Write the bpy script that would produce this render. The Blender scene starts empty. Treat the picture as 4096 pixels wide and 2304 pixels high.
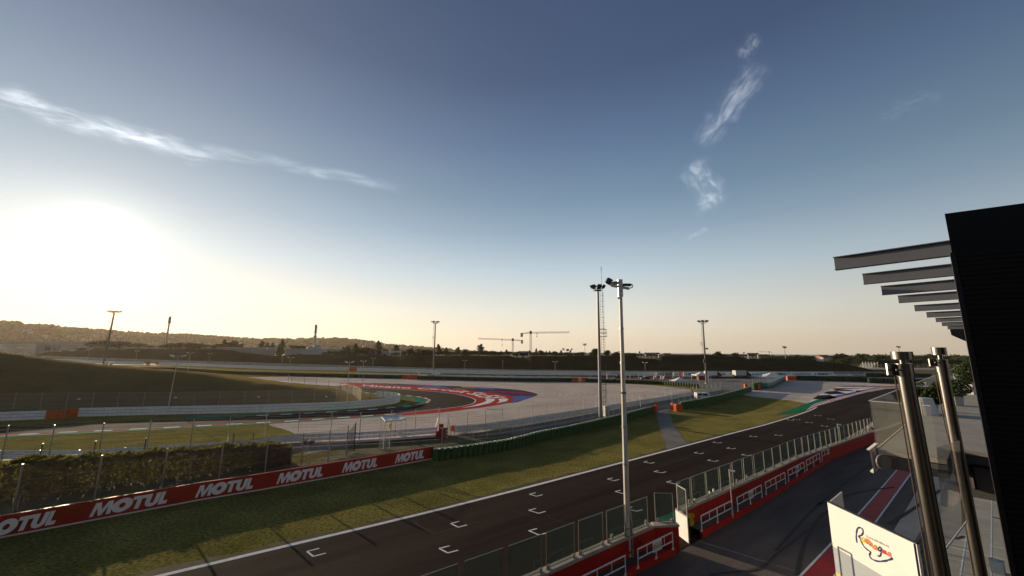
import bpy, bmesh, math, random
from mathutils import Vector, Matrix, noise
from mathutils.geometry import tessellate_polygon
random.seed(7)
SC = bpy.context.scene
COL = SC.collection
# ---------------------------------------------------------------- camera
F, HC, ROLL, H = 1500.0, 1403.0, 0.0085, 12.0      # focal length in photo pixels, horizon row, roll, eye height in metres
_th = math.atan((HC-1152)/F)
_fw = Vector((0, math.cos(_th), math.sin(_th))); _up = Vector((0, -math.sin(_th), math.cos(_th))); _rt = Vector((1, 0, 0))
IX = _rt*math.cos(ROLL)+_up*math.sin(ROLL); IY = _rt*math.sin(ROLL)-_up*math.cos(ROLL)
cam = bpy.data.cameras.new('camera'); camo = bpy.data.objects.new('camera', cam); COL.objects.link(camo)
cam.sensor_width = 36; cam.lens = F/4096*36; cam.clip_start = 0.1; cam.clip_end = 60000
M3 = Matrix((IX, -IY, -_fw)).transposed()
camo.matrix_world = Matrix.Translation((0, 0, H)) @ M3.to_4x4()
SC.camera = camo
# ---------------------------------------------------------------- sky, sun, exposure
SUN_EL = math.radians(8.8); SUN_AZ = math.radians(-49.0)     # azimuth from +Y towards +X
SUN_DIR = Vector((math.sin(SUN_AZ)*math.cos(SUN_EL), math.cos(SUN_AZ)*math.cos(SUN_EL), math.sin(SUN_EL)))
def photo_dir(x, y):
    return (_fw*F+IX*(x-2048)+IY*(y-1152)).normalized()
W = bpy.data.worlds.new('World'); SC.world = W; W.use_nodes = True
nt = W.node_tree; N = nt.nodes; L = nt.links; N.clear()
def nd(t, **k):
    n = N.new(t)
    for a, b in k.items(): setattr(n, a, b)
    return n
def mth(op, a, b=None, c=None, clamp=False):
    n = N.new('ShaderNodeMath'); n.operation = op; n.use_clamp = clamp
    for i, v in enumerate((a, b, c)):
        if v is None: continue
        if isinstance(v, (int, float)): n.inputs[i].default_value = v
        else: L.new(v, n.inputs[i])
    return n.outputs[0]
def dot(sock, vec):
    n = N.new('ShaderNodeVectorMath'); n.operation = 'DOT_PRODUCT'; L.new(sock, n.inputs[0]); n.inputs[1].default_value = vec
    return n.outputs['Value']
def smooth(v, a, b):
    n = N.new('ShaderNodeMapRange'); n.interpolation_type = 'SMOOTHSTEP'; L.new(v, n.inputs[0])
    n.inputs[1].default_value = a; n.inputs[2].default_value = b
    return n.outputs[0]
out = nd('ShaderNodeOutputWorld'); bg = nd('ShaderNodeBackground'); L.new(bg.outputs[0], out.inputs[0])
sky = nd('ShaderNodeTexSky', sky_type='NISHITA', sun_disc=False, sun_elevation=SUN_EL, sun_rotation=SUN_AZ, altitude=20, air_density=1.0, dust_density=1.6, ozone_density=2.2)
SKY_K = 0.105; HAZE = 0.58e-4
bg.inputs['Strength'].default_value = SKY_K
tc = nd('ShaderNodeTexCoord'); D = tc.outputs['Generated']
nrm = nd('ShaderNodeVectorMath', operation='NORMALIZE'); L.new(D, nrm.inputs[0]); D = nrm.outputs[0]
GLOW = Vector((math.sin(SUN_AZ)*math.cos(math.radians(10.4)), math.cos(SUN_AZ)*math.cos(math.radians(10.4)), math.sin(math.radians(10.4))))   # centre of the bright aureole above the horizon haze
cs = dot(D, GLOW)
sep = nd('ShaderNodeSeparateXYZ'); L.new(D, sep.inputs[0])
# a dark upper sky away from the sun, as in the low-sun photograph
def mixc(fac, a, b, typ='MIX'):
    n = N.new('ShaderNodeMix'); n.data_type = 'RGBA'; n.blend_type = typ
    for i, v in ((0, fac), (6, a), (7, b)):
        if isinstance(v, (int, float)): n.inputs[i].default_value = v
        elif isinstance(v, tuple): n.inputs[i].default_value = v
        else: L.new(v, n.inputs[i])
    return n.outputs[2]
elev = mth('MAXIMUM', sep.outputs[2], 0.0)
tint = nd('ShaderNodeValToRGB'); L.new(elev, tint.inputs[0]); cr = tint.color_ramp
RAMP = ((0.0, (.80, .69, .55)), (.045, (.87, .78, .63)), (.10, (.78, .78, .70)), (.2, (.51, .62, .69)), (.3, (.28, .40, .52)), (.38, (.18, .285, .40)), (.5, (.104, .176, .300)), (.62, (.058, .100, .195)), (1.0, (.026, .042, .10)))
cr.elements[0].position = 0.0; cr.elements[0].color = (*RAMP[0][1], 1); cr.elements[1].position = 1.0; cr.elements[1].color = (*RAMP[-1][1], 1)
for p, c in RAMP[1:-1]:
    e = cr.elements.new(p); e.color = (*c, 1)
def addglow(base, g, col):
    v = nd('ShaderNodeVectorMath', operation='SCALE'); v.inputs[0].default_value = col
    if isinstance(g, (int, float)): v.inputs['Scale'].default_value = g
    else: L.new(g, v.inputs['Scale'])
    a = nd('ShaderNodeVectorMath', operation='ADD'); L.new(base, a.inputs[0]); L.new(v.outputs[0], a.inputs[1]); return a.outputs[0]
K = .72/SKY_K
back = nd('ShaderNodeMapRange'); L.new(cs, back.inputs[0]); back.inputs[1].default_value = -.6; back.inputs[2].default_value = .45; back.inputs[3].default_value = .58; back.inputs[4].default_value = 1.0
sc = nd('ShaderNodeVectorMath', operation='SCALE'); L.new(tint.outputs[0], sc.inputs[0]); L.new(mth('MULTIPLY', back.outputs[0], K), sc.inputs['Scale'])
s2 = nd('ShaderNodeVectorMath', operation='SCALE'); L.new(sky.outputs[0], s2.inputs[0]); s2.inputs['Scale'].default_value = .05
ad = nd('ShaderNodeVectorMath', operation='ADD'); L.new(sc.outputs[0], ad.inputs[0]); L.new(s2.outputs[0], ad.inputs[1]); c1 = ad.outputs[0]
cp = mth('MAXIMUM', cs, 0.0)
c2 = addglow(c1, mth('POWER', cp, 260.0), (.30*K, .28*K, .22*K))
c2 = addglow(c2, mth('POWER', cp, 16.0), (.03*K, .026*K, .02*K))
c2 = addglow(c2, mth('POWER', cp, 5.0), (.075*K, .077*K, .08*K))
hz = mth('MULTIPLY', mth('POWER', cp, 2.6), mth('POWER', 2.718, mth('MULTIPLY', elev, -6.0)))
c2 = addglow(c2, hz, (.10*K, .08*K, .05*K))
c2 = addglow(c2, mth('POWER', cp, 2500.0), (40*K, 36*K, 28*K))
# cirrus: fibrous streaks laid along great circles of the sky
def streak(pa, pb, width, strength, seed, stretch=6.0, bend=0.0):
    a = photo_dir(*pa); b = photo_dir(*pb); c = (a+b).normalized(); u = (b-a).normalized(); u = (u-c*u.dot(c)).normalized(); v = c.cross(u)
    half = math.tan(a.angle(b)/2)
    dc = mth('MAXIMUM', dot(D, c), 0.05)
    U = mth('DIVIDE', dot(D, u), dc); V = mth('DIVIDE', dot(D, v), dc)
    if bend: V = mth('ADD', V, mth('MULTIPLY', mth('MULTIPLY', U, U), bend))
    cb = nd('ShaderNodeCombineXYZ'); L.new(mth('MULTIPLY', U, 1.0/half), cb.inputs[0]); L.new(mth('MULTIPLY', V, stretch/half), cb.inputs[1]); cb.inputs[2].default_value = seed
    n1 = nd('ShaderNodeTexNoise'); L.new(cb.outputs[0], n1.inputs['Vector']); n1.inputs['Scale'].default_value = 2.2; n1.inputs['Detail'].default_value = 7; n1.inputs['Roughness'].default_value = 0.56; n1.inputs['Distortion'].default_value = .7
    cb2 = nd('ShaderNodeCombineXYZ'); L.new(mth('MULTIPLY', U, 1.0/half), cb2.inputs[0]); cb2.inputs[1].default_value = seed*3.1
    n2 = nd('ShaderNodeTexNoise'); L.new(cb2.outputs[0], n2.inputs['Vector']); n2.inputs['Scale'].default_value = 2.5
    Vw = mth('ADD', V, mth('MULTIPLY', mth('SUBTRACT', n2.outputs[0], 0.5), width*1.6))
    env = mth('MULTIPLY', smooth(mth('ABSOLUTE', mth('DIVIDE', U, half)), 1.0, 0.55), smooth(mth('ABSOLUTE', mth('DIVIDE', Vw, width)), 1.0, 0.0))
    m = mth('MULTIPLY', mth('MULTIPLY', env, mth('ADD', mth('MULTIPLY', smooth(n1.outputs[0], 0.34, 0.80), .95), .10)), strength)
    m = mth('MULTIPLY', m, mth('GREATER_THAN', dot(D, c), 0.2))
    return m
m = None
for args in (((-150, 350), (760, 610), 0.025, 2.5, 1.3, 4.0, 0.10), ((250, 470), (900, 640), 0.026, 1.5, 5.7, 4.0), ((650, 560), (1650, 760), 0.018, 1.1, 9.1, 5.0, -0.04),
             ((3055, 235), (2800, 600), 0.034, 1.5, 12.2, 2.6, 0.35), ((2760, 640), (2850, 850), 0.040, 1.9, 15.4, 1.5), ((3035, 130), (2960, 240), 0.020, 1.0, 18.4, 1.6),
             ((2740, 960), (2840, 910), 0.008, .7, 21.4, 2.0), ((3500, 480), (3800, 350), 0.02, 0.22, 24.4, 4.0)):
    k = streak(*args); m = k if m is None else mth('ADD', m, k)
c3 = addglow(c2, m, (1.6, 1.6, 1.62))
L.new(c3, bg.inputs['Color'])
sl = bpy.data.lights.new('sun', 'SUN'); so = bpy.data.objects.new('sun', sl); COL.objects.link(so)
sl.energy = 5.0; sl.angle = math.radians(0.45); sl.color = (1.0, 0.80, 0.55)
so.rotation_euler = (-SUN_DIR).to_track_quat('-Z', 'Y').to_euler(); so.location = (0, 0, 200)
SC.view_settings.view_transform = 'Standard'; SC.view_settings.look = 'None'; SC.view_settings.gamma = 1.0; SC.view_settings.exposure = 0.45
SC.render.engine = 'CYCLES'; SC.render.resolution_x = 1024; SC.render.resolution_y = 576
SC.cycles.max_bounces = 6; SC.cycles.transparent_max_bounces = 24; SC.cycles.volume_bounces = 0

# ---------------------------------------------------------------- measuring helpers (photo zoom windows -> world points)
Z = 1024/2576.0
def r(i, X, Y): return (1024*((i-1) % 4)+Z*X, (1200 if i < 5 else 1728)+Z*Y)
Z2 = 700/2536.0
def s(i, X, Y): return ((0, 700, 1400, 2100, 2800, 3396)[i-1]+Z2*X, 1250+Z2*Y)
def ray(p): return _fw*F+IX*(p[0]-2048)+IY*(p[1]-1152)
def G(p, z=0.0):
    """point of the horizontal plane at height z"""
    d = ray(p); t = (z-H)/d.z; return Vector((d.x*t, d.y*t, z))
def PD(p, dep):
    """point at forward distance dep"""
    d = ray(p); t = dep/d.y; return Vector((d.x*t, dep, H+d.z*t))
def ht(base, p):
    d = ray(p); return H+d.z*(base.y/d.y)-base.z
def Gs(l, z=0.0): return [G(p, z) for p in l]
def resample(pts, step):
    out = [pts[0].copy()]; acc = 0.0
    for a, b in zip(pts, pts[1:]):
        l = (b-a).length; t = step-acc
        while t <= l:
            out.append(a.lerp(b, t/l)); t += step
        acc = (acc+l) % step
    return out
def smoothpts(pts, n=6):
    """Catmull-Rom through pts"""
    out = []
    P = [2*pts[0]-pts[1]]+list(pts)+[2*pts[-1]-pts[-2]]
    for i in range(1, len(P)-2):
        a, b, c, d = P[i-1:i+3]
        for k in range(n):
            t = k/n
            out.append(0.5*((2*b)+(c-a)*t+(2*a-5*b+4*c-d)*t*t+(3*b-a-3*c+d)*t**3))
    out.append(pts[-1].copy()); return out
def offset(pts, w):
    """shift a ground polyline sideways, + to the left of its direction"""
    out = []
    for i, p in enumerate(pts):
        a = pts[max(i-1, 0)]; b = pts[min(i+1, len(pts)-1)]
        d = (b-a); d.z = 0; d.normalize(); out.append(p+Vector((-d.y, d.x, 0))*w)
    return out
# ---------------------------------------------------------------- mesh builder
class MB:
    def __init__(s): s.v = []; s.f = []; s.m = []
    def add(s, vs, fs, mi=0):
        o = len(s.v); s.v += [Vector(x) for x in vs]; s.f += [tuple(i+o for i in f) for f in fs]; s.m += [mi]*len(fs); return s
    def hexa(s, p, mi=0):       # p: 4 bottom, 4 top
        return s.add(p, [(3, 2, 1, 0), (4, 5, 6, 7), (0, 1, 5, 4), (1, 2, 6, 5), (2, 3, 7, 6), (3, 0, 4, 7)], mi)
    def box(s, c, size, rz=0.0, mi=0):
        """c: centre of the bottom face"""
        hx, hy, hz = size[0]/2, size[1]/2, size[2]; R = Matrix.Rotation(rz, 3, 'Z'); c = Vector(c)
        q = [c+R@Vector((a*hx, b*hy, k)) for k in (0, hz) for a, b in ((-1, -1), (1, -1), (1, 1), (-1, 1))]
        return s.hexa(q, mi)
    def beam(s, a, b, w, h, mi=0):
        """box section bar between two points; w horizontal, h vertical"""
        a = Vector(a); b = Vector(b); d = (b-a).normalized(); up = Vector((0, 0, 1))
        if abs(d.z) > .95: up = Vector((0, 1, 0))
        x = d.cross(up).normalized()*w/2; y = x.cross(d).normalized()*h/2
        return s.hexa([a-x-y, a+x-y, b+x-y, b-x-y, a-x+y, a+x+y, b+x+y, b-x+y], mi)
    def tube(s, pts, rad, n=8, mi=0, cap=True):
        pts = [Vector(p) for p in pts]; rads = rad if isinstance(rad, (list, tuple)) else [rad]*len(pts)
        o = len(s.v); ref = None
        for i, p in enumerate(pts):
            d = (pts[min(i+1, len(pts)-1)]-pts[max(i-1, 0)]).normalized()
            if ref is None: ref = Vector((0, 0, 1)) if abs(d.z) < .9 else Vector((1, 0, 0))
            x = (ref-d*ref.dot(d)).normalized(); ref = x; y = d.cross(x)
            for k in range(n):
                a = 2*math.pi*k/n; s.v.append(p+(x*math.cos(a)+y*math.sin(a))*rads[i])
        for i in range(len(pts)-1):
            for k in range(n):
                s.f.append((o+i*n+k, o+i*n+(k+1) % n, o+(i+1)*n+(k+1) % n, o+(i+1)*n+k)); s.m.append(mi)
        if cap:
            s.f.append(tuple(o+k for k in range(n))[::-1]); s.f.append(tuple(o+(len(pts)-1)*n+k for k in range(n))); s.m += [mi, mi]
        return s
    def poly(s, pts, mi=0):
        tri = tessellate_polygon([[Vector(p) for p in pts]]); o = len(s.v); s.v += [Vector(p) for p in pts]
        for t in tri:
            a, b, c = (s.v[o+i] for i in t)
            t = tuple(t) if (b-a).cross(c-a).z >= 0 else tuple(t)[::-1]
            s.f.append(tuple(o+i for i in t)); s.m.append(mi)
        return s
    def strip(s, A, B, mi=0):
        o = len(s.v); n = len(A); s.v += [Vector(p) for p in A]+[Vector(p) for p in B]
        for i in range(n-1):
            s.f.append((o+i, o+n+i, o+n+i+1, o+i+1)); s.m.append(mi[i % len(mi)] if isinstance(mi, (list, tuple)) else mi)
        return s
    def prism(s, pts, dz, mi=0):
        """closed outline (any plane) pushed along vector dz"""
        pts = [Vector(p) for p in pts]; dz = Vector(dz); n = len(pts); o = len(s.v); s.v += pts+[p+dz for p in pts]
        tri = tessellate_polygon([pts])
        for t in tri:
            s.f.append(tuple(o+i for i in t)); s.f.append(tuple(o+n+i for i in t)[::-1]); s.m += [mi, mi]
        for i in range(n): s.f.append((o+i, o+(i+1) % n, o+n+(i+1) % n, o+n+i)); s.m.append(mi)
        return s
    def sweep(s, path, prof, mi=0, closed=False):
        """profile [(side, z)] swept along a ground path; side + is left"""
        o = len(s.v); k = len(prof); n = len(path)
        for i, p in enumerate(path):
            a = path[max(i-1, 0)]; b = path[min(i+1, n-1)]; d = b-a; d.z = 0; d.normalize(); sd = Vector((-d.y, d.x, 0))
            for w, z in prof: s.v.append(p+sd*w+Vector((0, 0, z)))
        m = k if closed else k-1
        for i in range(n-1):
            for j in range(m):
                s.f.append((o+i*k+j, o+i*k+(j+1) % k, o+(i+1)*k+(j+1) % k, o+(i+1)*k+j)); s.m.append(mi)
        if closed:
            s.f.append(tuple(o+j for j in range(k))); s.f.append(tuple(o+(n-1)*k+j for j in range(k))[::-1]); s.m += [mi, mi]
        return s
    def build(s, name, mats, parent=None, origin=None, smooth=False, world=True):
        if not isinstance(mats, (list, tuple)): mats = [mats]
        o = Vector(origin) if origin is not None else Vector((0, 0, 0))
        if parent is not None:
            o = Vector((0, 0, 0)) if not world else base_of(parent)
        me = bpy.data.meshes.new(name); me.from_pydata([tuple(v-o) for v in s.v], [], s.f)
        for mt in mats: me.materials.append(mt)
        if len(mats) > 1: me.polygons.foreach_set('material_index', s.m)
        if smooth: me.polygons.foreach_set('use_smooth', [True]*len(s.f))
        bm = bmesh.new(); bm.from_mesh(me); bmesh.ops.recalc_face_normals(bm, faces=bm.faces) if s.recalc else None; bm.to_mesh(me); bm.free(); me.update()
        ob = bpy.data.objects.new(name, me); COL.objects.link(ob)
        if parent is not None: ob.parent = parent
        elif origin is not None: ob.location = o
        return ob
    recalc = True
def base_of(o):
    v = Vector(o.location)
    while o.parent: o = o.parent; v += Vector(o.location)
    return v
def tag(o, label=None, cat=None, group=None, kind=None):
    if label: o['label'] = label
    if cat: o['category'] = cat
    if group: o['group'] = group
    if kind: o['kind'] = kind
    return o
def thing(name, label, cat, loc=(0, 0, 0), rz=0.0, group=None):
    o = bpy.data.objects.new(name, None); COL.objects.link(o); o.location = loc; o.rotation_euler = (0, 0, rz); o.empty_display_size = .3
    return tag(o, label, cat, group)
def dup(root, loc, rz=0.0, label=None, group=None, scale=None):
    def rec(o, par):
        c = o.copy(); COL.objects.link(c); c.parent = par
        for ch in o.children: rec(ch, c)
        return c
    c = rec(root, None); c.location = loc; c.rotation_euler = (0, 0, rz)
    if scale is not None: c.scale = scale if isinstance(scale, (tuple, list)) else (scale,)*3
    if label: c['label'] = label
    if group: c['group'] = group
    return c
def struct(mb, name, mat, z=None):
    o = mb.build(name, mat); o['kind'] = 'structure'; return o
def textmesh(txt, offset=0.0, shear=0.0, res=3, spacing=1.0):
    """built-in font text as (verts, faces), height of capitals about 0.7"""
    cu = bpy.data.curves.new('t', 'FONT'); cu.body = txt; cu.offset = offset; cu.shear = shear; cu.resolution_u = res; cu.space_character = spacing
    ob = bpy.data.objects.new('t', cu); COL.objects.link(ob)
    dg = bpy.context.evaluated_depsgraph_get(); me = bpy.data.meshes.new_from_object(ob.evaluated_get(dg))
    v = [x.co.copy() for x in me.vertices]; f = [tuple(p.vertices) for p in me.polygons]
    bpy.data.objects.remove(ob); bpy.data.curves.remove(cu); bpy.data.meshes.remove(me)
    x0 = min(p.x for p in v); x1 = max(p.x for p in v); y0 = min(p.y for p in v); y1 = max(p.y for p in v)
    return [(( p.x-x0)/(x1-x0), (p.y-y0)/(y1-y0)) for p in v], f
# ---------------------------------------------------------------- materials
def mat(name, col, rough=0.8, metal=0.0, var=0.0, scale=4.0, bump=0.0, bscale=40.0, col2=None, stretch=None, spec=0.25, obj=False, fine=0.0, fscale=60.0):
    m = bpy.data.materials.new(name); m.use_nodes = True; t = m.node_tree; b = t.nodes['Principled BSDF']
    b.inputs['Roughness'].default_value = rough; b.inputs['Metallic'].default_value = metal; b.inputs['Specular IOR Level'].default_value = spec
    c = (*col, 1)
    b.inputs['Base Color'].default_value = c
    if var or col2 or bump or fine:
        ge = t.nodes.new('ShaderNodeNewGeometry') if not obj else t.nodes.new('ShaderNodeTexCoord'); src = ge.outputs['Position'] if not obj else ge.outputs['Object']
        if stretch:
            if len(stretch) > 3: m0 = t.nodes.new('ShaderNodeMapping'); m0.inputs['Rotation'].default_value = (0, 0, stretch[3]); t.links.new(src, m0.inputs['Vector']); src = m0.outputs[0]
            mp = t.nodes.new('ShaderNodeMapping'); mp.inputs['Scale'].default_value = stretch[:3]; t.links.new(src, mp.inputs['Vector']); src = mp.outputs[0]
        n = t.nodes.new('ShaderNodeTexNoise'); n.inputs['Scale'].default_value = scale; n.inputs['Detail'].default_value = 6; n.inputs['Roughness'].default_value = .6; t.links.new(src, n.inputs['Vector'])
        rp = t.nodes.new('ShaderNodeValToRGB'); t.links.new(n.outputs[0], rp.inputs[0])
        c2 = col2 if col2 else tuple(x*(1-var) for x in col)
        rp.color_ramp.elements[0].position = .34; rp.color_ramp.elements[0].color = (*c2, 1); rp.color_ramp.elements[1].position = .66; rp.color_ramp.elements[1].color = c
        oc = rp.outputs[0]
        if fine:
            n3 = t.nodes.new('ShaderNodeTexNoise'); n3.inputs['Scale'].default_value = fscale; n3.inputs['Detail'].default_value = 4; t.links.new(src, n3.inputs['Vector'])
            mr = t.nodes.new('ShaderNodeMapRange'); t.links.new(n3.outputs[0], mr.inputs[0]); mr.inputs[1].default_value = .3; mr.inputs[2].default_value = .7; mr.inputs[3].default_value = 1-fine; mr.inputs[4].default_value = 1+fine
            mx = t.nodes.new('ShaderNodeVectorMath'); mx.operation = 'SCALE'; t.links.new(oc, mx.inputs[0]); t.links.new(mr.outputs[0], mx.inputs['Scale']); oc = mx.outputs[0]
        t.links.new(oc, b.inputs['Base Color'])
        if bump:
            n2 = t.nodes.new('ShaderNodeTexNoise'); n2.inputs['Scale'].default_value = bscale; n2.inputs['Detail'].default_value = 3; t.links.new(src, n2.inputs['Vector'])
            bp = t.nodes.new('ShaderNodeBump'); bp.inputs['Strength'].default_value = bump; bp.inputs['Distance'].default_value = .09; t.links.new(n2.outputs[0], bp.inputs['Height']); t.links.new(bp.outputs[0], b.inputs['Normal'])
    return m
def glass(name, col, alpha, rough=0.08):
    m = bpy.data.materials.new(name); m.use_nodes = True; t = m.node_tree; t.nodes.clear()
    o = t.nodes.new('ShaderNodeOutputMaterial'); mx = t.nodes.new('ShaderNodeMixShader'); tr = t.nodes.new('ShaderNodeBsdfTransparent'); gl = t.nodes.new('ShaderNodeBsdfGlossy'); df = t.nodes.new('ShaderNodeBsdfDiffuse')
    m2 = t.nodes.new('ShaderNodeMixShader'); lw = t.nodes.new('ShaderNodeLayerWeight'); pw = t.nodes.new('ShaderNodeMath'); pw.operation = 'POWER'; pw.inputs[1].default_value = 4; t.links.new(lw.outputs['Facing'], pw.inputs[0]); fr = t.nodes.new('ShaderNodeMath'); fr.operation = 'MULTIPLY_ADD'; fr.inputs[1].default_value = .65; fr.inputs[2].default_value = .045; t.links.new(pw.outputs[0], fr.inputs[0])
    tr.inputs[0].default_value = (*[min(1, .62+x*1.3) for x in col], 1); gl.inputs['Roughness'].default_value = rough; df.inputs[0].default_value = (*col, 1)
    mx.inputs[0].default_value = alpha; t.links.new(tr.outputs[0], mx.inputs[1]); t.links.new(df.outputs[0], mx.inputs[2])
    t.links.new(fr.outputs[0], m2.inputs[0]); t.links.new(mx.outputs[0], m2.inputs[1]); t.links.new(gl.outputs[0], m2.inputs[2]); t.links.new(m2.outputs[0], o.inputs[0])
    return m
def wiremesh(name, col, cell, thick, metal=0.6):
    """woven wire: diamonds cut from a sheet by a procedural pattern in its own coordinates (x along, z up)"""
    m = bpy.data.materials.new(name); m.use_nodes = True; t = m.node_tree; b = t.nodes['Principled BSDF']
    b.inputs['Base Color'].default_value = (*col, 1); b.inputs['Metallic'].default_value = metal; b.inputs['Roughness'].default_value = .5
    uv = t.nodes.new('ShaderNodeUVMap'); sp = t.nodes.new('ShaderNodeSeparateXYZ'); t.links.new(uv.outputs[0], sp.inputs[0])
    def M(op, a, b_=None):
        n = t.nodes.new('ShaderNodeMath'); n.operation = op
        for i, v in enumerate((a, b_)):
            if v is None: continue
            if isinstance(v, (int, float)): n.inputs[i].default_value = v
            else: t.links.new(v, n.inputs[i])
        return n.outputs[0]
    res = []
    for op in ('ADD', 'SUBTRACT'):
        q = M('DIVIDE', M(op, sp.outputs[0], sp.outputs[1]), cell); q = M('ABSOLUTE', M('SUBTRACT', M('FRACT', q), .5)); res.append(M('LESS_THAN', q, thick))
    a = M('MAXIMUM', res[0], res[1]); t.links.new(a, b.inputs['Alpha']); return m
MT = {}
MT['grass'] = mat('grass', (.180, .160, .046), 1.0, col2=(.085, .088, .022), scale=.22, bump=1.0, bscale=9, fine=.65, fscale=5.0, spec=.0)
MT['dry_grass'] = mat('dry_grass', (.21, .17, .075), .95, col2=(.10, .095, .035), scale=.25, bump=1, bscale=12, fine=.4, fscale=4, spec=.1)
MT['bank_far'] = mat('bank_scrub', (.070, .053, .026), 1.0, col2=(.038, .032, .016), scale=.06, bump=1, bscale=3, fine=.4, fscale=1.6, spec=.0, stretch=(1, 1, 3))
MT['bank_grass'] = mat('bank_grass', (.150, .104, .044), 1.0, col2=(.085, .062, .028), scale=.09, bump=1, bscale=6, fine=.35, fscale=2.5, spec=.0, stretch=(1, 1, 3))
MT['earth'] = mat('earth', (.13, .105, .055), .95, col2=(.07, .065, .03), scale=.03, spec=.1, fine=.3, fscale=1)
MT['gravel'] = mat('gravel', (.61, .525, .465), 1.0, col2=(.48, .415, .365), scale=.12, bump=.8, bscale=9, fine=.22, fscale=3.2, spec=.0)
MT['asphalt'] = mat('asphalt', (.036, .0215, .0165), .9, col2=(.0135, .0088, .0072), scale=.22, fine=.28, fscale=22, stretch=(.12, 2.4, 1, -.63), spec=.05)
MT['asphalt_far'] = mat('asphalt_far', (.040, .030, .027), 1.0, col2=(.026, .020, .018), scale=.3, fine=.2, fscale=8, spec=.03)
MT['pit_asphalt'] = mat('pit_asphalt', (.150, .126, .112), .9, col2=(.088, .074, .066), scale=.30, fine=.30, fscale=24, stretch=(.3, 1.8, 1, -.63), spec=.12)
MT['old_asphalt'] = mat('old_asphalt', (.19, .175, .165), .85, col2=(.13, .118, .112), scale=.25, fine=.2, fscale=9, spec=.2)
MT['concrete'] = mat('concrete', (.40, .36, .31), .85, col2=(.29, .26, .225), scale=.6, fine=.12, fscale=20, spec=.25)
MT['apron'] = mat('apron_concrete', (.62, .53, .44), .9, col2=(.46, .39, .32), scale=.4, fine=.12, fscale=16, spec=.1)
MT['wall_concrete'] = mat('wall_concrete', (.42, .40, .37), .9, col2=(.27, .255, .235), scale=.7, stretch=(1.6, 1.6, .12), fine=.12, fscale=6, spec=.2)
MT['white'] = mat('white_paint', (.78, .77, .75), .55, var=.14, scale=2.5)
MT['line'] = mat('line_paint', (.86, .86, .87), 1.0, var=.25, scale=3, fine=.1, fscale=30, spec=.02)
MT['red'] = mat('red_paint', (.42, .014, .010), .6, var=.28, scale=1.2, fine=.08, fscale=30)
MT['runred'] = mat('runoff_red', (.46, .035, .03), 1.0, spec=.02, var=.25, scale=.3, fine=.1, fscale=5)
MT['green'] = mat('runoff_green', (.018, .20, .11), 1.0, spec=.02, var=.25, scale=.5, fine=.1, fscale=8)
MT['navy'] = mat('runoff_navy', (.045, .045, .13), 1.0, spec=.02, var=.25, scale=.3, fine=.1, fscale=5)
MT['blue'] = mat('runoff_blue', (.10, .15, .42), 1.0, spec=.02, var=.25, scale=.3, fine=.1, fscale=5)
MT['orange_ground'] = mat('runoff_orange', (.42, .20, .06), 1.0, spec=.02, var=.2, scale=.4)
MT['black_ground'] = mat('runoff_black', (.03, .026, .03), 1.0, spec=.02, var=.25, scale=.4)
MT['orange'] = mat('orange_plastic', (.62, .095, .018), .45, var=.22, scale=2)
MT['steel'] = mat('galvanised_steel', (.42, .42, .41), .45, metal=.75, var=.3, scale=5)
MT['rail'] = mat('guard_rail_steel', (.88, .87, .86), .6, metal=.0, var=.25, scale=3, stretch=(1, 1, .5))
MT['dark'] = mat('dark_steel', (.045, .043, .045), .55, metal=.3, var=.2)
MT['pole'] = mat('pole_paint', (.55, .53, .50), .5, metal=.25, var=.25, scale=3, stretch=(1, 1, .15))
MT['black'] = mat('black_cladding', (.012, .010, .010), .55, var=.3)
MT['tyregreen'] = mat('green_barrier_skin', (.045, .125, .035), .4, col2=(.026, .075, .022), scale=3, fine=.15, fscale=15)
MT['foliage'] = mat('foliage', (.085, .105, .030), .75, col2=(.035, .050, .014), scale=2.5, obj=True, spec=.2)
MT['foliage_dark'] = mat('foliage_dark', (.050, .062, .022), .8, col2=(.022, .030, .010), scale=1.2, obj=True, spec=.15)
MT['hedge'] = mat('hedge_leaves', (.15, .15, .05), .5, col2=(.06, .07, .022), scale=3, spec=.4)
def leafmat(name, c1, c2, sc, tr=.45):
    m = mat(name, c1, .7, col2=c2, scale=sc, spec=.2); t = m.node_tree; b = t.nodes['Principled BSDF']; o = t.nodes['Material Output']
    tl = t.nodes.new('ShaderNodeBsdfTranslucent'); mx = t.nodes.new('ShaderNodeMixShader'); mx.inputs[0].default_value = tr
    l = b.inputs['Base Color'].links[0].from_socket; g = t.nodes.new('ShaderNodeVectorMath'); g.operation = 'MULTIPLY'; g.inputs[1].default_value = (1.5, 1.5, .6); t.links.new(l, g.inputs[0]); t.links.new(g.outputs[0], tl.inputs[0])
    t.links.new(b.outputs[0], mx.inputs[1]); t.links.new(tl.outputs[0], mx.inputs[2]); t.links.new(mx.outputs[0], o.inputs[0]); return m
MT['hedge'] = leafmat('hedge_leaves', (.15, .135, .050), (.055, .055, .020), 3, .5)
MT['mastgrey'] = mat('mast_grey', (.15, .135, .12), .6, var=.2, scale=2)
MT['tyredark'] = mat('dark_green_skin', (.020, .042, .018), .6, var=.3, scale=2)
MT['frame'] = mat('screen_frame', (.22, .22, .20), .5, metal=.5, var=.2)
MT['foliage'] = leafmat('foliage', (.065, .080, .024), (.030, .042, .012), 1.5, .15)
MT['foliage_dark'] = leafmat('foliage_dark', (.040, .048, .018), (.020, .026, .009), .8, .06)
MT['bark'] = mat('bark', (.10, .07, .05), .9, var=.3)
MT['hill'] = mat('hill_woods', (.034, .033, .014), 1.0, col2=(.085, .068, .032), scale=.006, fine=.35, fscale=.04, spec=.0)
MT['sea'] = mat('sea_water', (.05, .09, .14), .25, spec=.5)
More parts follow.
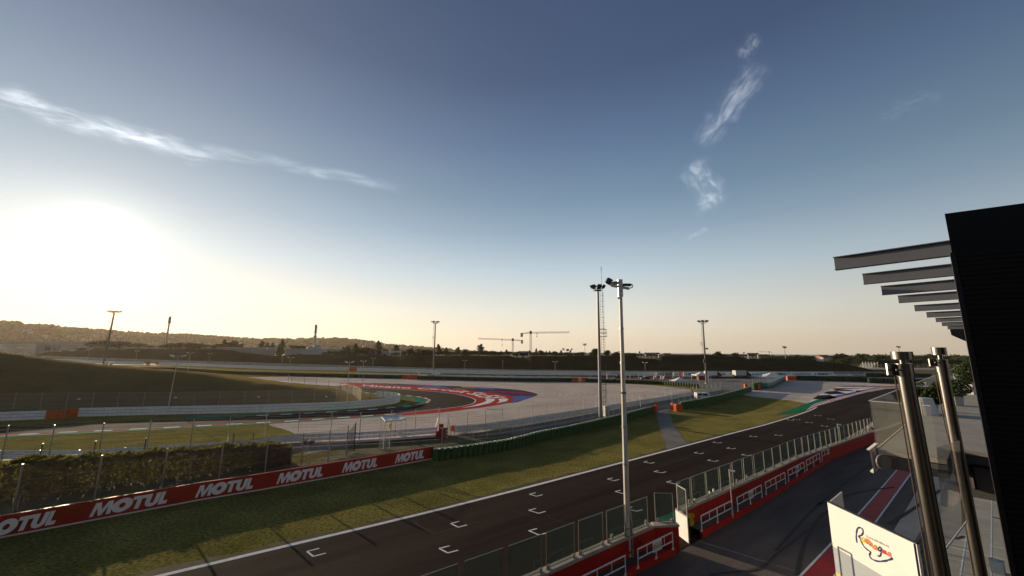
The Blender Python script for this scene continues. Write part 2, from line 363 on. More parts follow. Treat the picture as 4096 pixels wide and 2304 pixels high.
for k_, w_ in (('grass', .07), ('bank_grass', .11), ('dry_grass', .1)):
    b_ = MT[k_].node_tree.nodes['Principled BSDF']; b_.inputs['Sheen Weight'].default_value = w_; b_.inputs['Sheen Roughness'].default_value = .45; b_.inputs['Sheen Tint'].default_value = (1.0, .80, .35, 1)
# ================================================================ THE SETTING: ground sheets (each a few mm above the one below)
LZ = [0]
def sheet(name, mt, pts, lay, smooth_n=0, mats=None):
    z = lay*.006
    P = Gs(pts, 0.0)
    if smooth_n: P = smoothpts(P, smooth_n)
    for p in P: p.z = z
    return struct(MB().poly(P), name, mt)
g = MB(); R0 = 2600
n = 96; ring = [Vector((R0*math.sin(2*math.pi*k/n), R0*math.cos(2*math.pi*k/n), 0)) for k in range(n)]
g.poly(ring); struct(g, 'ground', MT['earth'])
g = MB(); g.poly([Vector((6400*math.sin(2*math.pi*k/n), 6400*math.cos(2*math.pi*k/n), -3.0)) for k in range(n)]); struct(g, 'sea', MT['sea'])
# grass of the infield and of the strip beside the straight
TL = [(-400, 2560), (620, 2304), (1024, 2208), (2048, 1962), (2942, 1728), (3072, 1694), (3217, 1649), (3263, 1629), (3350, 1601), (3470, 1570), (3541, 1556.6), (3605, 1552.6)]
sheet('grass_verge', MT['grass'], [(-900, 2700)]+TL[1:7]+[r(4, 480, 1050), r(4, 200, 1006), r(4, 0, 985), r(3, 2450, 972), r(3, 2330, 950), r(3, 2000, 980), r(3, 1700, 1080), r(3, 1440, 1120), r(3, 900, 1195), r(3, 0, 1375), r(6, 1800, 230), (0, 2130), (-900, 2280)], 1)
sheet('infield_grass', MT['grass'], [(-900, 1800), r(1, 0, 1380), r(1, 2576, 1240), r(2, 420, 1235), r(2, 700, 1250), r(2, 700, 1449), r(6, 900, 240), (0, 2130), (-900, 2300)], 1)
sheet('inner_grass', MT['grass'], [(-900, 1760), (-900, 1600), r(1, 0, 1100), r(1, 2576, 1070), r(2, 700, 1000), r(2, 1300, 930), r(2, 1640, 980), r(2, 1700, 1015), r(2, 1600, 1060), r(2, 700, 1125), r(1, 1400, 1215), r(1, 0, 1275)], 3)
sheet('far_grass', MT['grass'], [(-300, 1470), (300, 1458), s(2, 0, 770), s(3, 0, 845), s(3, 2536, 900), s(4, 900, 905), s(4, 900, 1000), s(3, 2536, 1000), s(3, 0, 960), s(2, 1700, 930), s(2, 900, 940), (500, 1500), (-300, 1500)], 1)
sheet('lot_grass', MT['grass'], [r(3, 1300, 820), r(3, 1500, 845), r(3, 1800, 868), r(3, 2050, 880), r(3, 2130, 890), r(3, 2000, 925), r(3, 1740, 895), r(3, 1430, 860), r(3, 1100, 840)], 3)
# gravel
sheet('gravel_trap', MT['gravel'], [s(2, 600, 945), s(2, 1700, 930), s(3, 0, 948), s(3, 1300, 968), s(3, 2536, 1003), s(4, 900, 1012), s(4, 1500, 1030), s(4, 2200, 1065), s(4, 2536, 1110), r(3, 1850, 935), r(3, 1420, 1010), r(3, 850, 1110), r(3, 0, 1245), r(2, 2300, 1330), r(2, 1900, 1375), r(2, 1250, 1420), r(2, 700, 1449), r(2, 480, 1449), r(2, 450, 1400), r(2, 420, 1365), r(2, 370, 1335), r(2, 300, 1308), r(2, 220, 1285), r(2, 150, 1268), r(2, 130, 1250), r(2, 130, 1150), r(2, 130, 820)], 2)
sheet('gravel_runoff', MT['gravel'], [r(3, 2310, 955), r(3, 2400, 905), r(3, 2576, 870), r(4, 180, 806), r(4, 700, 812), r(4, 1340, 835), r(4, 1700, 860), r(4, 1700, 900), r(4, 1340, 882), r(4, 1180, 897), r(4, 700, 1010), r(4, 480, 1055), r(4, 200, 1008), r(4, 0, 987), r(3, 2450, 975)], 2)
# service road and crossing, paved lot, far straight
sheet('service_road', MT['old_asphalt'], [r(2, 430, 1449), r(6, 500, 230), r(6, 1100, 110), r(6, 2576, 20), r(3, 0, 1362), r(3, 900, 1185), r(3, 1440, 1085), r(3, 1700, 1040), r(3, 2000, 960), r(3, 2330, 900), r(3, 2430, 880), r(3, 2130, 890), r(3, 1850, 955), r(3, 1430, 1035), r(3, 850, 1125), r(3, 0, 1275), r(2, 2300, 1350), r(2, 1900, 1390), r(2, 1250, 1430)], 3)
sheet('perimeter_road', MT['old_asphalt'], [(-600, 1834), (0, 1831), r(5, 300, 248), r(5, 1500, 190), r(5, 2576, 108), r(2, 600, 1420), r(6, 480, 210), r(6, 0, 150), r(5, 2000, 235), r(5, 1000, 282), r(5, 300, 287), (-600, 1845)], 2)
sheet('crossing_path', MT['old_asphalt'], [r(3, 1430, 1060), r(3, 1640, 1060), r(3, 1580, 1130), r(3, 1650, 1300), r(7, 1680, 0), r(7, 1765, 118), r(7, 1560, 175), r(7, 1500, 0), r(3, 1490, 1300), r(3, 1450, 1150)], 4)
sheet('paved_lot', MT['old_asphalt'], [r(3, 950, 785), r(3, 2576, 785), r(4, 180, 780), r(4, 100, 800), r(3, 2450, 900), r(3, 2400, 912), r(3, 2130, 885), r(3, 1430, 842), r(3, 900, 815)], 2)
sheet('far_straight', MT['asphalt'], [s(3, 1200, 888), s(3, 2536, 912), s(4, 1200, 918), s(5, 0, 935), s(5, 1200, 935), s(5, 2536, 937), s(6, 400, 935), s(6, 1900, 945), s(6, 1900, 975), s(6, 400, 955), s(5, 2536, 958), s(5, 1200, 955), s(5, 0, 965), s(4, 1200, 955), s(3, 2536, 942), s(3, 1200, 905)], 3)
sheet('far_track', MT['old_asphalt'], [r(4, 100, 788), r(4, 700, 783), r(4, 1340, 780), r(4, 1700, 780), r(4, 1700, 806), r(4, 1340, 802), r(4, 300, 800)], 4)
k = MB()                               # dashes of the far straight
for a, b in ((s(3, 1600, 903), s(3, 2536, 917)), (s(4, 0, 924), s(4, 1200, 938)), (s(4, 1200, 938), s(5, 0, 950))):
    A, B = G(a), G(b); nn = int((B-A).length/6); d = (B-A).normalized(); w = Vector((-d.y, d.x, 0))*.35
    for i in range(nn):
        p = A+d*(i*6); q = p+d*3.2; k.add([p-w, q-w, q+w, p+w], [(0, 1, 2, 3)])
for v in k.v: v.z = .026
struct(k, 'dashed_line', MT['line'])
# the straight
trk = [G(p) for p in TL]; right = [G((1500, 2700)), G(r(7, 1210, 1449)), G(r(7, 1920, 1070)), G(r(7, 2576, 700)), G(r(8, 500, 370)), G(r(8, 1090, 10)), G(r(4, 1340, 960)), G(r(4, 1700, 940)), G(r(4, 1700, 900))]
m_ = MB(); P = trk+right[::-1]
for p in P: p.z = .012
m_.poly(P); struct(m_, 'racetrack', MT['asphalt'])
m_ = MB(); A = smoothpts(Gs(TL[:8]), 4); wd = .17
for p in A: p.z = .018
m_.strip(A, offset(A, -.34)); struct(m_, 'edge_line', MT['line'])
def evenly0(P, n):
    ls = [0]
    for a, b in zip(P, P[1:]): ls.append(ls[-1]+(b-a).length)
    out = []; i = 0
    for k in range(n+1):
        t = ls[-1]*k/n
        while i < len(P)-2 and ls[i+1] < t: i += 1
        out.append(P[i].lerp(P[i+1], (t-ls[i])/max(1e-6, ls[i+1]-ls[i])))
    return out
# worn dusty edge of the verge
m_ = MB(); m_.recalc = False; A = resample(smoothpts(Gs(TL[:7]), 8), .8)
for p in A: p.z = .0165
Bv = [q+(q-p)*(1.4*noise.noise(p*.45)+.5*noise.noise(p*1.7)) for p, q in zip(A, offset(A, .42))]; m_.strip(A, Bv); struct(m_, 'worn_verge', MT['earth'])
# kerb and paint at the far end of the straight
KA = [r(4, 365, 1130), r(4, 480, 1076), r(4, 600, 1040), r(4, 800, 982), r(4, 1000, 927), r(4, 1180, 893), r(4, 1340, 880)]
KB = [r(4, 380, 1120), r(4, 455, 1055), r(4, 580, 1015), r(4, 790, 960), r(4, 990, 910), r(4, 1150, 884), r(4, 1340, 877)]
KC = [r(4, 60, 1165), r(4, 410, 1035), r(4, 560, 985), r(4, 780, 945), r(4, 960, 905), r(4, 1120, 882), r(4, 1340, 868)]
def lay(pts, z, n=5):
    P = smoothpts(Gs(pts), n)
    for p in P: p.z = z
    return P
a = evenly0(lay(KA, .05, 12), 76); b = evenly0(lay(KB, .05, 12), 76)
struct(MB().strip(a, b, [0, 1]), 'kerb', [MT['line'], MT['runred']])
a = lay(KB, .030); b = lay(KC, .030)
struct(MB().strip(a, b, [0]*10+[1]*20), 'painted_strip', [MT['green'], MT['blue']])
ck = MB(); z = .024
def q4(i, l, mi):
    P = [G(r(i, *p)) for p in l]
    for p in P: p.z = z
    ck.poly(P, mi)
q4(4, [(410, 1030), (500, 965), (560, 930), (640, 895), (720, 868), (820, 862), (980, 862), (1000, 875), (1340, 880), (1200, 892), (1000, 920), (780, 960), (560, 1020)], 0)
z = .030
q4(4, [(445, 1000), (505, 960), (620, 955), (710, 985), (600, 1000)], 1); q4(4, [(555, 938), (600, 920), (690, 915), (790, 945), (620, 950)], 1)
q4(4, [(650, 905), (690, 895), (830, 905), (870, 915), (700, 915)], 1); q4(4, [(770, 945), (900, 940), (860, 955), (800, 960)], 1); q4(4, [(880, 912), (1010, 908), (985, 918), (900, 928)], 1)
q4(4, [(640, 897), (670, 888), (1130, 880), (1100, 886), (700, 897)], 2); q4(4, [(700, 873), (760, 865), (960, 862), (1010, 873)], 3); q4(4, [(850, 862), (980, 863), (1010, 873), (960, 875)], 2); q4(4, [(990, 864), (1130, 866), (1120, 878), (1000, 874)], 4); q4(4, [(1125, 866), (1340, 868), (1340, 879), (1120, 878)], 5)
struct(ck, 'painted_runoff', [MT['line'], MT['black_ground'], MT['runred'], MT['navy'], MT['blue'], MT['orange_ground']])
# ---- the hairpin
OUT = [r(2, 130, 828), r(2, 430, 845), r(2, 760, 862), r(2, 1000, 872), r(2, 1240, 889), r(2, 1480, 903), r(2, 1750, 920), r(2, 1950, 940), r(2, 2100, 968), r(2, 2185, 995), r(2, 2203, 1016), r(2, 2175, 1042), r(2, 2080, 1067), r(2, 1900, 1092), r(2, 1700, 1113), r(2, 1400, 1146), r(2, 1140, 1163), r(2, 760, 1188), r(2, 420, 1212), r(2, 0, 1235), r(1, 1900, 1270), r(1, 1100, 1310), r(1, 0, 1362), (-700, 1790)]
INN = [(-700, 1738), r(1, 0, 1272), r(1, 1000, 1233), r(1, 1800, 1200), r(2, 0, 1168), r(2, 300, 1155), r(2, 760, 1130), r(2, 1200, 1102), r(2, 1500, 1074), r(2, 1690, 1045), r(2, 1758, 1018), r(2, 1735, 993), r(2, 1640, 973), r(2, 1440, 955), r(2, 1210, 938), r(2, 900, 920), r(2, 500, 895), r(2, 130, 870)]
o_ = lay(OUT, .024, 6); i_ = lay(INN, .024, 6)
def evenly(P, n):
    ls = [0]
    for a, b in zip(P, P[1:]): ls.append(ls[-1]+(b-a).length)
    out = []; i = 0
    for k in range(n+1):
        t = ls[-1]*k/n
        while i < len(P)-2 and ls[i+1] < t: i += 1
        out.append(P[i].lerp(P[i+1], (t-ls[i])/max(1e-6, ls[i+1]-ls[i])))
    return out
def between(A, B, n=40): return evenly(A, n), evenly(B, n)
ia = i_[::-1]; q1 = lay(OUT[:11], .024, 6); q2 = lay(OUT[10:], .024, 6); w1 = lay(INN[::-1][:8], .024, 6); w2 = lay(INN[::-1][7:], .024, 6); tm = MB()
for A, B in ((q1, w1), (q2, w2)): A, B = between(A, B, 60); tm.strip(A, B)
struct(tm, 'hairpin_track', MT['asphalt_far'])
# inner green band and red/white kerb
gi = lay(INN[3:16], .030, 8)
struct(MB().strip(gi, offset(gi, 3.4)), 'green_band', MT['green'])
ki = resample(lay(INN[4:16], .04, 8), 1.9)
struct(MB().strip(ki, offset(ki, .75), [0, 1]), 'kerb', [MT['line'], MT['runred']])
go = lay(OUT[12:], .030, 6)
struct(MB().strip(offset(go, 1.9), go), 'green_band', MT['green'])
ko = resample(lay(OUT[15:], .04, 8), 2.0)
struct(MB().strip(offset(ko, .65), ko, [0, 1]), 'kerb', [MT['line'], MT['runred']])
ol = lay(OUT[3:16], .044, 6); struct(MB().strip(ol, offset(ol, .25)), 'edge_line', MT['line'])
# painted run-off, outside the corner: blue sheet, red sheet on it, then the lettering
REDO = [r(2, 820, 848), r(2, 880, 838), r(2, 1200, 847), r(2, 1480, 860), r(2, 1700, 876), r(2, 1950, 893), r(2, 2200, 915), r(2, 2430, 943), r(3, -10, 968), r(3, 14, 990), r(3, 14, 1008), r(2, 2560, 1030), r(2, 2400, 1062), r(2, 2140, 1098), r(2, 1830, 1135), r(2, 1440, 1166)]
ro = lay(REDO, .036, 6)
struct(MB().poly(ro+[Vector((p.x, p.y, .036)) for p in lay(OUT[2:17], .036, 6)[::-1]]), 'red_runoff', MT['runred'])
BL = lay([r(2, 860, 834), r(2, 1200, 838), r(2, 1560, 849), r(2, 1830, 861), r(2, 2060, 869), r(2, 2400, 887), r(3, 0, 900), r(3, 110, 912), r(3, 210, 932), r(3, 256, 950), r(3, 235, 966), r(3, 130, 1001), r(3, -10, 1036), r(2, 2300, 1010), r(2, 1700, 910), r(2, 1000, 870)], .030, 5)
struct(MB().poly(BL), 'blue_runoff', MT['navy'])
ck = MB(); z = .0345
q4(2, [(1000, 836), (1140, 837), (1230, 850), (1100, 850)], 0); q4(2, [(1560, 851), (1830, 862), (1960, 890), (1720, 876)], 0); q4(2, [(2060, 871), (2215, 878), (2195, 891), (2075, 885)], 1)
q4(2, [(2215, 879), (2400, 888), (2400, 903), (2200, 891)], 0); q4(2, [(1960, 898), (2020, 889), (2135, 905), (2100, 912)], 1); q4(3, [(-60, 975), (20, 968), (237, 962), (130, 1000), (-10, 1035), (-80, 1000)], 0)
q4(3, [(-230, 915), (0, 925), (245, 942), (250, 951), (0, 938), (-230, 925)], 2)
q4(3, [(-170, 921), (0, 930), (246, 946), (246, 948), (0, 933), (-170, 924)], 3)
struct(ck, 'painted_runoff', [MT['blue'], MT['orange_ground'], MT['runred'], MT['line']])
ck = MB(); z = .042
q4(2, [(2440, 995), (2530, 992), (2538, 1005), (2520, 1020), (2415, 1042), (2450, 1025)], 0)
q4(2, [(2310, 997), (2400, 995), (2403, 1012), (2350, 1040), (2240, 1065), (2060, 1090), (2180, 1065), (2280, 1035), (2320, 1015)], 0)
q4(2, [(30, 810), (200, 814), (820, 845), (940, 850), (880, 856), (700, 845), (200, 825)], 0); q4(2, [(200, 829), (700, 852), (880, 860), (800, 864), (500, 848)], 0)
struct(ck, 'painted_stripes', [MT['line']])
tv, tf = textmesh('Misano Circuit Sic58', offset=.022, shear=.15, res=2)
TB = lay([r(2, 1075, 868), r(2, 1300, 882), r(2, 1600, 897), r(2, 1850, 910), r(2, 2100, 942), r(2, 2290, 990), r(2, 2380, 992)], .046, 10)
TT = lay([r(2, 1050, 851), r(2, 1350, 866), r(2, 1650, 881), r(2, 1930, 898), r(2, 2200, 922), r(2, 2490, 972), r(2, 2510, 985)], .046, 10)
def along(P, u):
    ls = [0]
    for a, b in zip(P, P[1:]): ls.append(ls[-1]+(b-a).length)
    t = max(0, min(.99999, u))*ls[-1]
    for i in range(len(P)-1):
        if ls[i+1] >= t: return P[i].lerp(P[i+1], (t-ls[i])/(ls[i+1]-ls[i]))
    return P[-1]
ck = MB(); ck.recalc = False; ck.add([along(TB, u).lerp(along(TT, u), v) for u, v in tv], tf); struct(ck, 'ground_lettering', MT['line'])
# ---- grid brackets on the straight
PXB = [(1228, 2207, 1253, 2227), (1803, 2095, 1833, 2110), (1757, 2195, 1791, 2213), (2118, 1978, 2146, 1986), (2115, 2042, 2154, 2054), (2115, 2124, 2156, 2141), (2430, 1917, 2457, 1923.6), (2461, 1967, 2491, 1975), (2505, 2034, 2545, 2046), (2575, 1849, 2604, 1854), (2616, 1887, 2648, 1892), (2666, 1929, 2702, 1937), (2777, 1812, 2803, 1815.5), (2829, 1842.5, 2861, 1846), (2966, 1820, 2996, 1823), (2851, 1770, 2877, 1772.5), (2907, 1793.6, 2932, 1796), (2998, 1746, 3020, 1748), (3098, 1741, 3120, 1743), (3148, 1680, 3170, 1682), (3172, 1678, 3195, 1680), (3223, 1690, 3246, 1692), (3284, 1704, 3306, 1706), (3258, 1662, 3280, 1664), (3310, 1676, 3332, 1678)]
td = (trk[3]-trk[2]).normalized()
gm = MB()
for x0, y0, x1, y1 in PXB:
    a = G((x0, y0)); b = G((x1, y1)); mid = (a+b)/2; c = (b-a).normalized(); L_ = (b-a).length/2; a = mid-c*L_; b = mid+c*L_
    w = .075; e = .66
    gm.beam(a+Vector((0, 0, .019)), b+Vector((0, 0, .019)), .11, .004)
    d2 = (G((x0+60, y0-15.5))-G((x0, y0))).normalized()
    gm.beam(a+Vector((0, 0, .019)), a+d2*e+Vector((0, 0, .019)), .11, .0045); gm.beam(b+Vector((0, 0, .019)), b+d2*e+Vector((0, 0, .019)), .11, .0045)
struct(gm, 'grid_marking', MT['line'])
# ---- pit lane
P = Gs([(1500, 2700), r(7, 1210, 1449), r(7, 1650, 1235), r(7, 1920, 1070), r(7, 2576, 700), r(8, 0, 672), r(8, 500, 370), r(8, 1090, 10), r(4, 1340, 1300), (4096, 1500), (5200, 1700), (5200, 3200), (1500, 3200)])
for p in P: p.z = .008
struct(MB().poly([p for p in P]), 'pit_lane', MT['pit_asphalt'])
def band(name, l, rr, mt, z, n=4, ext=0):
    a = lay(l, z, n); b = lay(rr, z, n)
    if ext: a.append(a[-1]+(a[-1]-a[0]).normalized()*ext); b.append(b[-1]+(a[-1]-a[0]).normalized()*ext); struct(MB().strip(a, b), name, mt)
band('pit_line', [(2400, 2400), r(7, 1315, 1449), r(7, 1845, 1148), r(7, 2576, 722), r(8, 500, 388), r(8, 1090, 20), r(4, 1340, 1310)], [(2440, 2400), r(7, 1350, 1449), r(7, 1868, 1155), r(7, 2576, 742), r(8, 500, 401), r(8, 1090, 32), r(4, 1340, 1320)], MT['line'], .016)
band('red_strip', [(3080, 2450), r(8, 350, 1449), r(8, 925, 830), r(8, 1315, 375)], [(3235, 2450), r(8, 650, 1449), r(8, 1065, 910), r(8, 1440, 395)], MT['red'], .016, ext=70)
band('pit_line', [(3040, 2450), r(8, 310, 1449), r(8, 900, 825), r(8, 1300, 372)], [(3062, 2450), r(8, 345, 1449), r(8, 922, 830), r(8, 1313, 374)], MT['line'], .019, ext=70)
band('pit_line', [(3245, 2450), r(8, 655, 1449), r(8, 1068, 912), r(8, 1443, 397)], [(3268, 2450), r(8, 690, 1449), r(8, 1092, 912), r(8, 1462, 400)], MT['line'], .019, ext=70)
sheet('apron', MT['apron'], [r(8, 1000, 1449), r(8, 1520, 560), r(8, 1620, 400), r(8, 1900, 100), (5200, 1700), (5600, 3100), (3300, 3100)], 4)
for l in ([r(8, 1690, 740), r(8, 1800, 440), r(8, 1850, 300)], [r(8, 1925, 1449), r(8, 2080, 470)], [r(8, 2235, 1449), r(8, 2248, 500)]):
    a = lay(l, .029, 3); struct(MB().strip(a, offset(a, -.07)), 'apron_line', MT['line'])
# ---------------------------------------------------------------- earth banks and hills
def interp(tab, x):
    if x <= tab[0][0]: return tab[0][1]
    for (a, b), (c, d) in zip(tab, tab[1:]):
        if x <= c: return b+(d-b)*(x-a)/(c-a)
    return tab[-1][1]
def bank(name, mt, base, crest, width, back, x0, x1, dx, rough=.12, nseg=16, flat=.22, ex=1.6):
    m = MB(); cols = []; x = x0
    while x <= x1:
        yb = interp(base, x); yc = interp(crest, x); w = interp(width, x) if isinstance(width, list) else width
        A = G((x, yb)); dcr = ray((x, yc)); gd = Vector((dcr.x, dcr.y, 0)).normalized(); rA = A.length
        rc = A.xy.length+w; hd = Vector((dcr.x, dcr.y, 0)).length; zc = H+dcr.z*rc/hd
        cols.append((A.xy.length, gd, rc, max(zc, .05))); x += dx
    k = 0
    for (rA, gd, rc, zc) in cols:
        for j in range(nseg+1):
            t = j/nseg
            if t < .62:
                u = t/.62; rr = rA+(rc-rA)*u; h = zc*(1-(1-u)**ex)
            else:
                u = (t-.62)/.38; rr = rc+back*u; h = zc*(.5+.5*math.cos(u*math.pi)) if u > .3 else zc*(1-.35*u*u/.09*.09*.9)
                if u > .3: u2 = (u-.3)/.7; h = zc*(1-.35*.09*.9)*(.5+.5*math.cos(u2*math.pi))
            p = gd*rr; nz = noise.noise(Vector((p.x*.05, p.y*.05, 3)))*rough*3+noise.noise(Vector((p.x*.3, p.y*.3, 7)))*rough
            m.v.append(Vector((p.x, p.y, h-.05+nz*min(1, zc/3)*(0 if j == 0 else 1))))
    c = nseg+1
    for i in range(len(cols)-1):
        for j in range(nseg): m.f.append((i*c+j, i*c+c+j, i*c+c+j+1, i*c+j+1)); m.m.append(0)
    m.recalc = False
    o = m.build(name, mt, smooth=True); o['kind'] = 'structure'; return o
Z1 = lambda l, i, f=r: [(f(i, a, b)[0], f(i, a, b)[1]) for a, b in l]
crest_near = Z1([(-400, 520), (0, 528), (200, 550), (500, 590), (1000, 645), (1500, 690), (2000, 730), (2576, 800)], 1)+Z1([(200, 830), (400, 855), (700, 900), (900, 945), (1100, 985), (1215, 1010), (1260, 1040)], 2)
base_near = Z1([(-400, 1090), (0, 1080), (1500, 1075), (2576, 1050)], 1)+Z1([(600, 1035), (1000, 1020), (1215, 1012), (1260, 1041)], 2)
bank('grass_bank', MT['bank_grass'], base_near, crest_near, [(-200, 30), (500, 26), (1000, 20), (1350, 12), (1520, 2)], 26, -900, 1522, 12)
crest_far = [(-250, 1432), (80, 1425)]+Z1([(430, 625), (700, 575), (1000, 562), (1500, 545), (1900, 527), (2536, 528)], 1, s)+Z1([(500, 530), (820, 545), (1100, 590), (1300, 612), (1400, 625), (1560, 622), (1680, 610), (2536, 608)], 2, s)+Z1([(500, 617), (620, 635), (720, 638), (800, 618), (1500, 618), (2300, 625), (2400, 650), (2536, 650)], 3, s)+Z1([(30, 650), (90, 628), (600, 622), (1600, 622), (1640, 660), (1920, 668), (1960, 625), (2536, 628)], 4, s)+Z1([(600, 632), (680, 668), (830, 672), (880, 655), (1200, 662), (1800, 712), (2100, 745), (2300, 790), (2450, 825), (2536, 835)], 5, s)+[(3700, 1482)]
base_far = [(-250, 1440), (100, 1432)]+Z1([(870, 690), (2536, 735)], 1, s)+Z1([(2536, 815)], 2, s)+Z1([(2536, 872)], 3, s)+Z1([(2536, 890)], 4, s)+Z1([(2536, 890)], 5, s)+[(3700, 1496)]
bank('far_bank', MT['bank_far'], base_far, crest_far, [(0, 60), (300, 55), (900, 40), (1800, 30), (3300, 26), (3500, 12), (3700, 4)], 30, -250, 3600, 9, rough=.14, ex=1.12)
# hills with woods on them
def hill(name, crest, dist, back, seed, amp):
    m = MB(); xs = list(range(-500, crest[-1][0]+1, 6)); nr = 26
    for x in xs:
        d = ray((x, 1400)); gd = Vector((d.x, d.y, 0)).normalized(); c = d.normalized()
        yc = interp(crest, x); dc = ray((x, yc)); zc = H+dc.z*dist/Vector((dc.x, dc.y)).length
        zc = max(zc-7, .2)
        for j in range(nr):
            t = j/(nr-1); rr = dist-back+back*t; p = gd*rr
            h = zc*(t**1.15)*(1+.10*math.sin(t*9+x*.004))*1.0 if t < .97 else zc
            tree = max(0, noise.noise(Vector((p.x*.022, p.y*.022, seed))))*amp*(1 if noise.noise(Vector((p.x*.004, p.y*.004, seed+9))) > -.15 else .15)
            m.v.append(Vector((p.x, p.y, h+tree*(.5+.5*t) if j else -2)))
    for i in range(len(xs)-1):
        for j in range(nr-1): m.f.append((i*nr+j, i*nr+nr+j, i*nr+nr+j+1, i*nr+j+1)); m.m.append(0)
    m.recalc = False
    o = m.build(name, MT['hill'], smooth=False); o['kind'] = 'structure'; return o
hc = Z1([(-1500, 120), (0, 150), (200, 160), (350, 195), (550, 200), (620, 190), (900, 235), (1200, 245), (1500, 275), (1800, 300), (2200, 320), (2536, 325)], 1, s)+Z1([(100, 325), (400, 345), (950, 385), (1150, 395), (1500, 395), (1700, 395), (1950, 390), (2300, 385), (2536, 392)], 2, s)+Z1([(0, 400), (100, 400), (300, 430), (500, 470), (900, 500), (1200, 520), (1600, 560), (2300, 590), (2536, 600)], 3, s)
hc = [(int(a), b) for a, b in hc]
hill('hills', hc, 2100, 520, 1.0, 13)
hc2 = [(-900, 1392)]+[(int(a), b) for a, b in Z1([(0, 385), (1200, 400), (2000, 430)], 1, s)+Z1([(0, 440), (900, 480), (1600, 470), (2536, 520)], 2, s)+Z1([(500, 520), (1500, 560), (2000, 600)], 3, s)]
hill('foothills', hc2, 1250, 240, 4.0, 8)

# worn seams and tyre marks on the straight
MT['seam'] = mat('asphalt_seam', (.005, .004, .004), .7); MT['skid'] = mat('skid_mark', (.058, .048, .044), .8, var=.3, scale=3)
sm = MB(); sm.recalc = False
def seam(pts, w, z): P = smoothpts([Vector((*G(p).xy, z)) for p in pts], 6); sm.strip(P, offset(P, w))
for l in ([r(6, 1580, 905), r(6, 1660, 960), r(6, 1810, 1030)], [r(6, 1810, 1030), r(6, 1990, 975), r(6, 2250, 900)], [r(7, 480, 500), r(7, 600, 535), r(7, 790, 570)], [r(7, 790, 570), r(7, 930, 535), r(7, 1100, 480)], [r(7, 0, 790), r(7, 150, 845), r(7, 240, 865)], [r(7, 340, 830), r(7, 420, 885), r(7, 620, 940)], [r(7, 1540, 270), r(7, 1660, 300), r(7, 1780, 260)], [r(7, 1560, 485), r(7, 1680, 510), r(7, 1800, 540)]): seam(l, .10, .0165)
struct(sm, 'asphalt_seam', MT['seam'])
sm = MB(); sm.recalc = False
for l, w in (([r(8, 320, 1449), r(8, 400, 1100), r(8, 530, 880), r(8, 620, 800)], .22), ([r(8, 740, 665), r(8, 1000, 600), r(8, 1280, 560)], .2), ([r(8, 1240, 940), r(8, 1430, 820), r(8, 1620, 690), r(8, 1760, 590)], .25), ([r(8, 500, 740), r(8, 560, 720), r(8, 640, 715)], .18), ([r(8, 1100, 330), r(8, 1250, 300), r(8, 1000, 200)], .12), ([r(8, 1770, 1060), r(8, 1900, 1085), r(8, 2000, 1060)], .2), ([r(8, 2250, 860), r(8, 2330, 880), r(8, 2400, 885)], .25), ([r(8, 100, 1200), r(8, 500, 760), r(8, 900, 440), r(8, 1100, 300)], .18), ([r(7, 2000, 1449), r(7, 2500, 1380), r(8, 100, 1240), r(8, 400, 1000)], .15)): seam(l, w, .0305)
struct(sm, 'tyre_mark', MT['skid'])
# raked furrows of the gravel trap
sm = MB(); sm.recalc = False
for k in range(9):
    o_ = k*62; P = smoothpts([Vector((*G(r(3, x+o_*f_, y-o_*.02)).xy, .0165)) for x, y, f_ in ((60, 1085, .8), (220, 1060, .9), (380, 1015, 1.0), (455, 965, 1.02), (440, 925, 1.0), (360, 898, .9))], 7); A = []; B = []
    for i, p in enumerate(P): w_ = .16+.14*noise.noise(p*.4); q_ = offset(P, w_)[i]; A.append(p); B.append(q_)
    sm.strip(A, B)
for l in ([r(3, 0, 880), r(3, 500, 900), r(3, 900, 935), r(3, 1150, 950)], [r(3, 0, 850), r(3, 400, 862), r(3, 800, 880)], [r(2, 1750, 790), r(2, 2100, 810), r(2, 2500, 822)]): P = smoothpts([Vector((*G(p).xy, .0165)) for p in l], 8); sm.strip(P, offset(P, .22))
struct(sm, 'raked_furrow', mat('furrow_shade', (.44, .365, .31), 1.0, var=.2, scale=1, spec=0))
# ================================================================ ADVERTISING WALL beside the straight
UV_ON = True
def glyphs(ch):
    """heavy upright letters in a unit box, as list of outlines"""
    if ch == 'M': return [[(0, 0), (.17, 0), (.17, .0), (.22, .62), (.40, .0), (.55, 0), (.75, .62), (.78, 0), (1, 0), (.92, 1), (.66, 1), (.48, .42), (.34, 1), (.06, 1)]]
    if ch == 'T': return [[(.0, 1), (0, .74), (.33, .74), (.33, 0), (.67, 0), (.67, .74), (1, .74), (1, 1)]]
    if ch == 'L': return [[(0, 0), (.95, 0), (.95, .27), (.42, .27), (.42, 1), (0, 1)]]
    if ch == 'U':
        o = [(0, 1), (0, .36)]+[(.5-.5*math.cos(a), .36-.38*math.sin(a)) for a in [math.pi*k/10 for k in range(1, 10)]]+[(1, .36), (1, 1), (.64, 1), (.64, .38)]
        return [o+[(.5+.14*math.cos(a), .36-.12*math.sin(a)) for a in [math.pi*k/6 for k in range(1, 6)]]+[(.36, .38), (.36, 1)]]
    if ch == 'O': return None
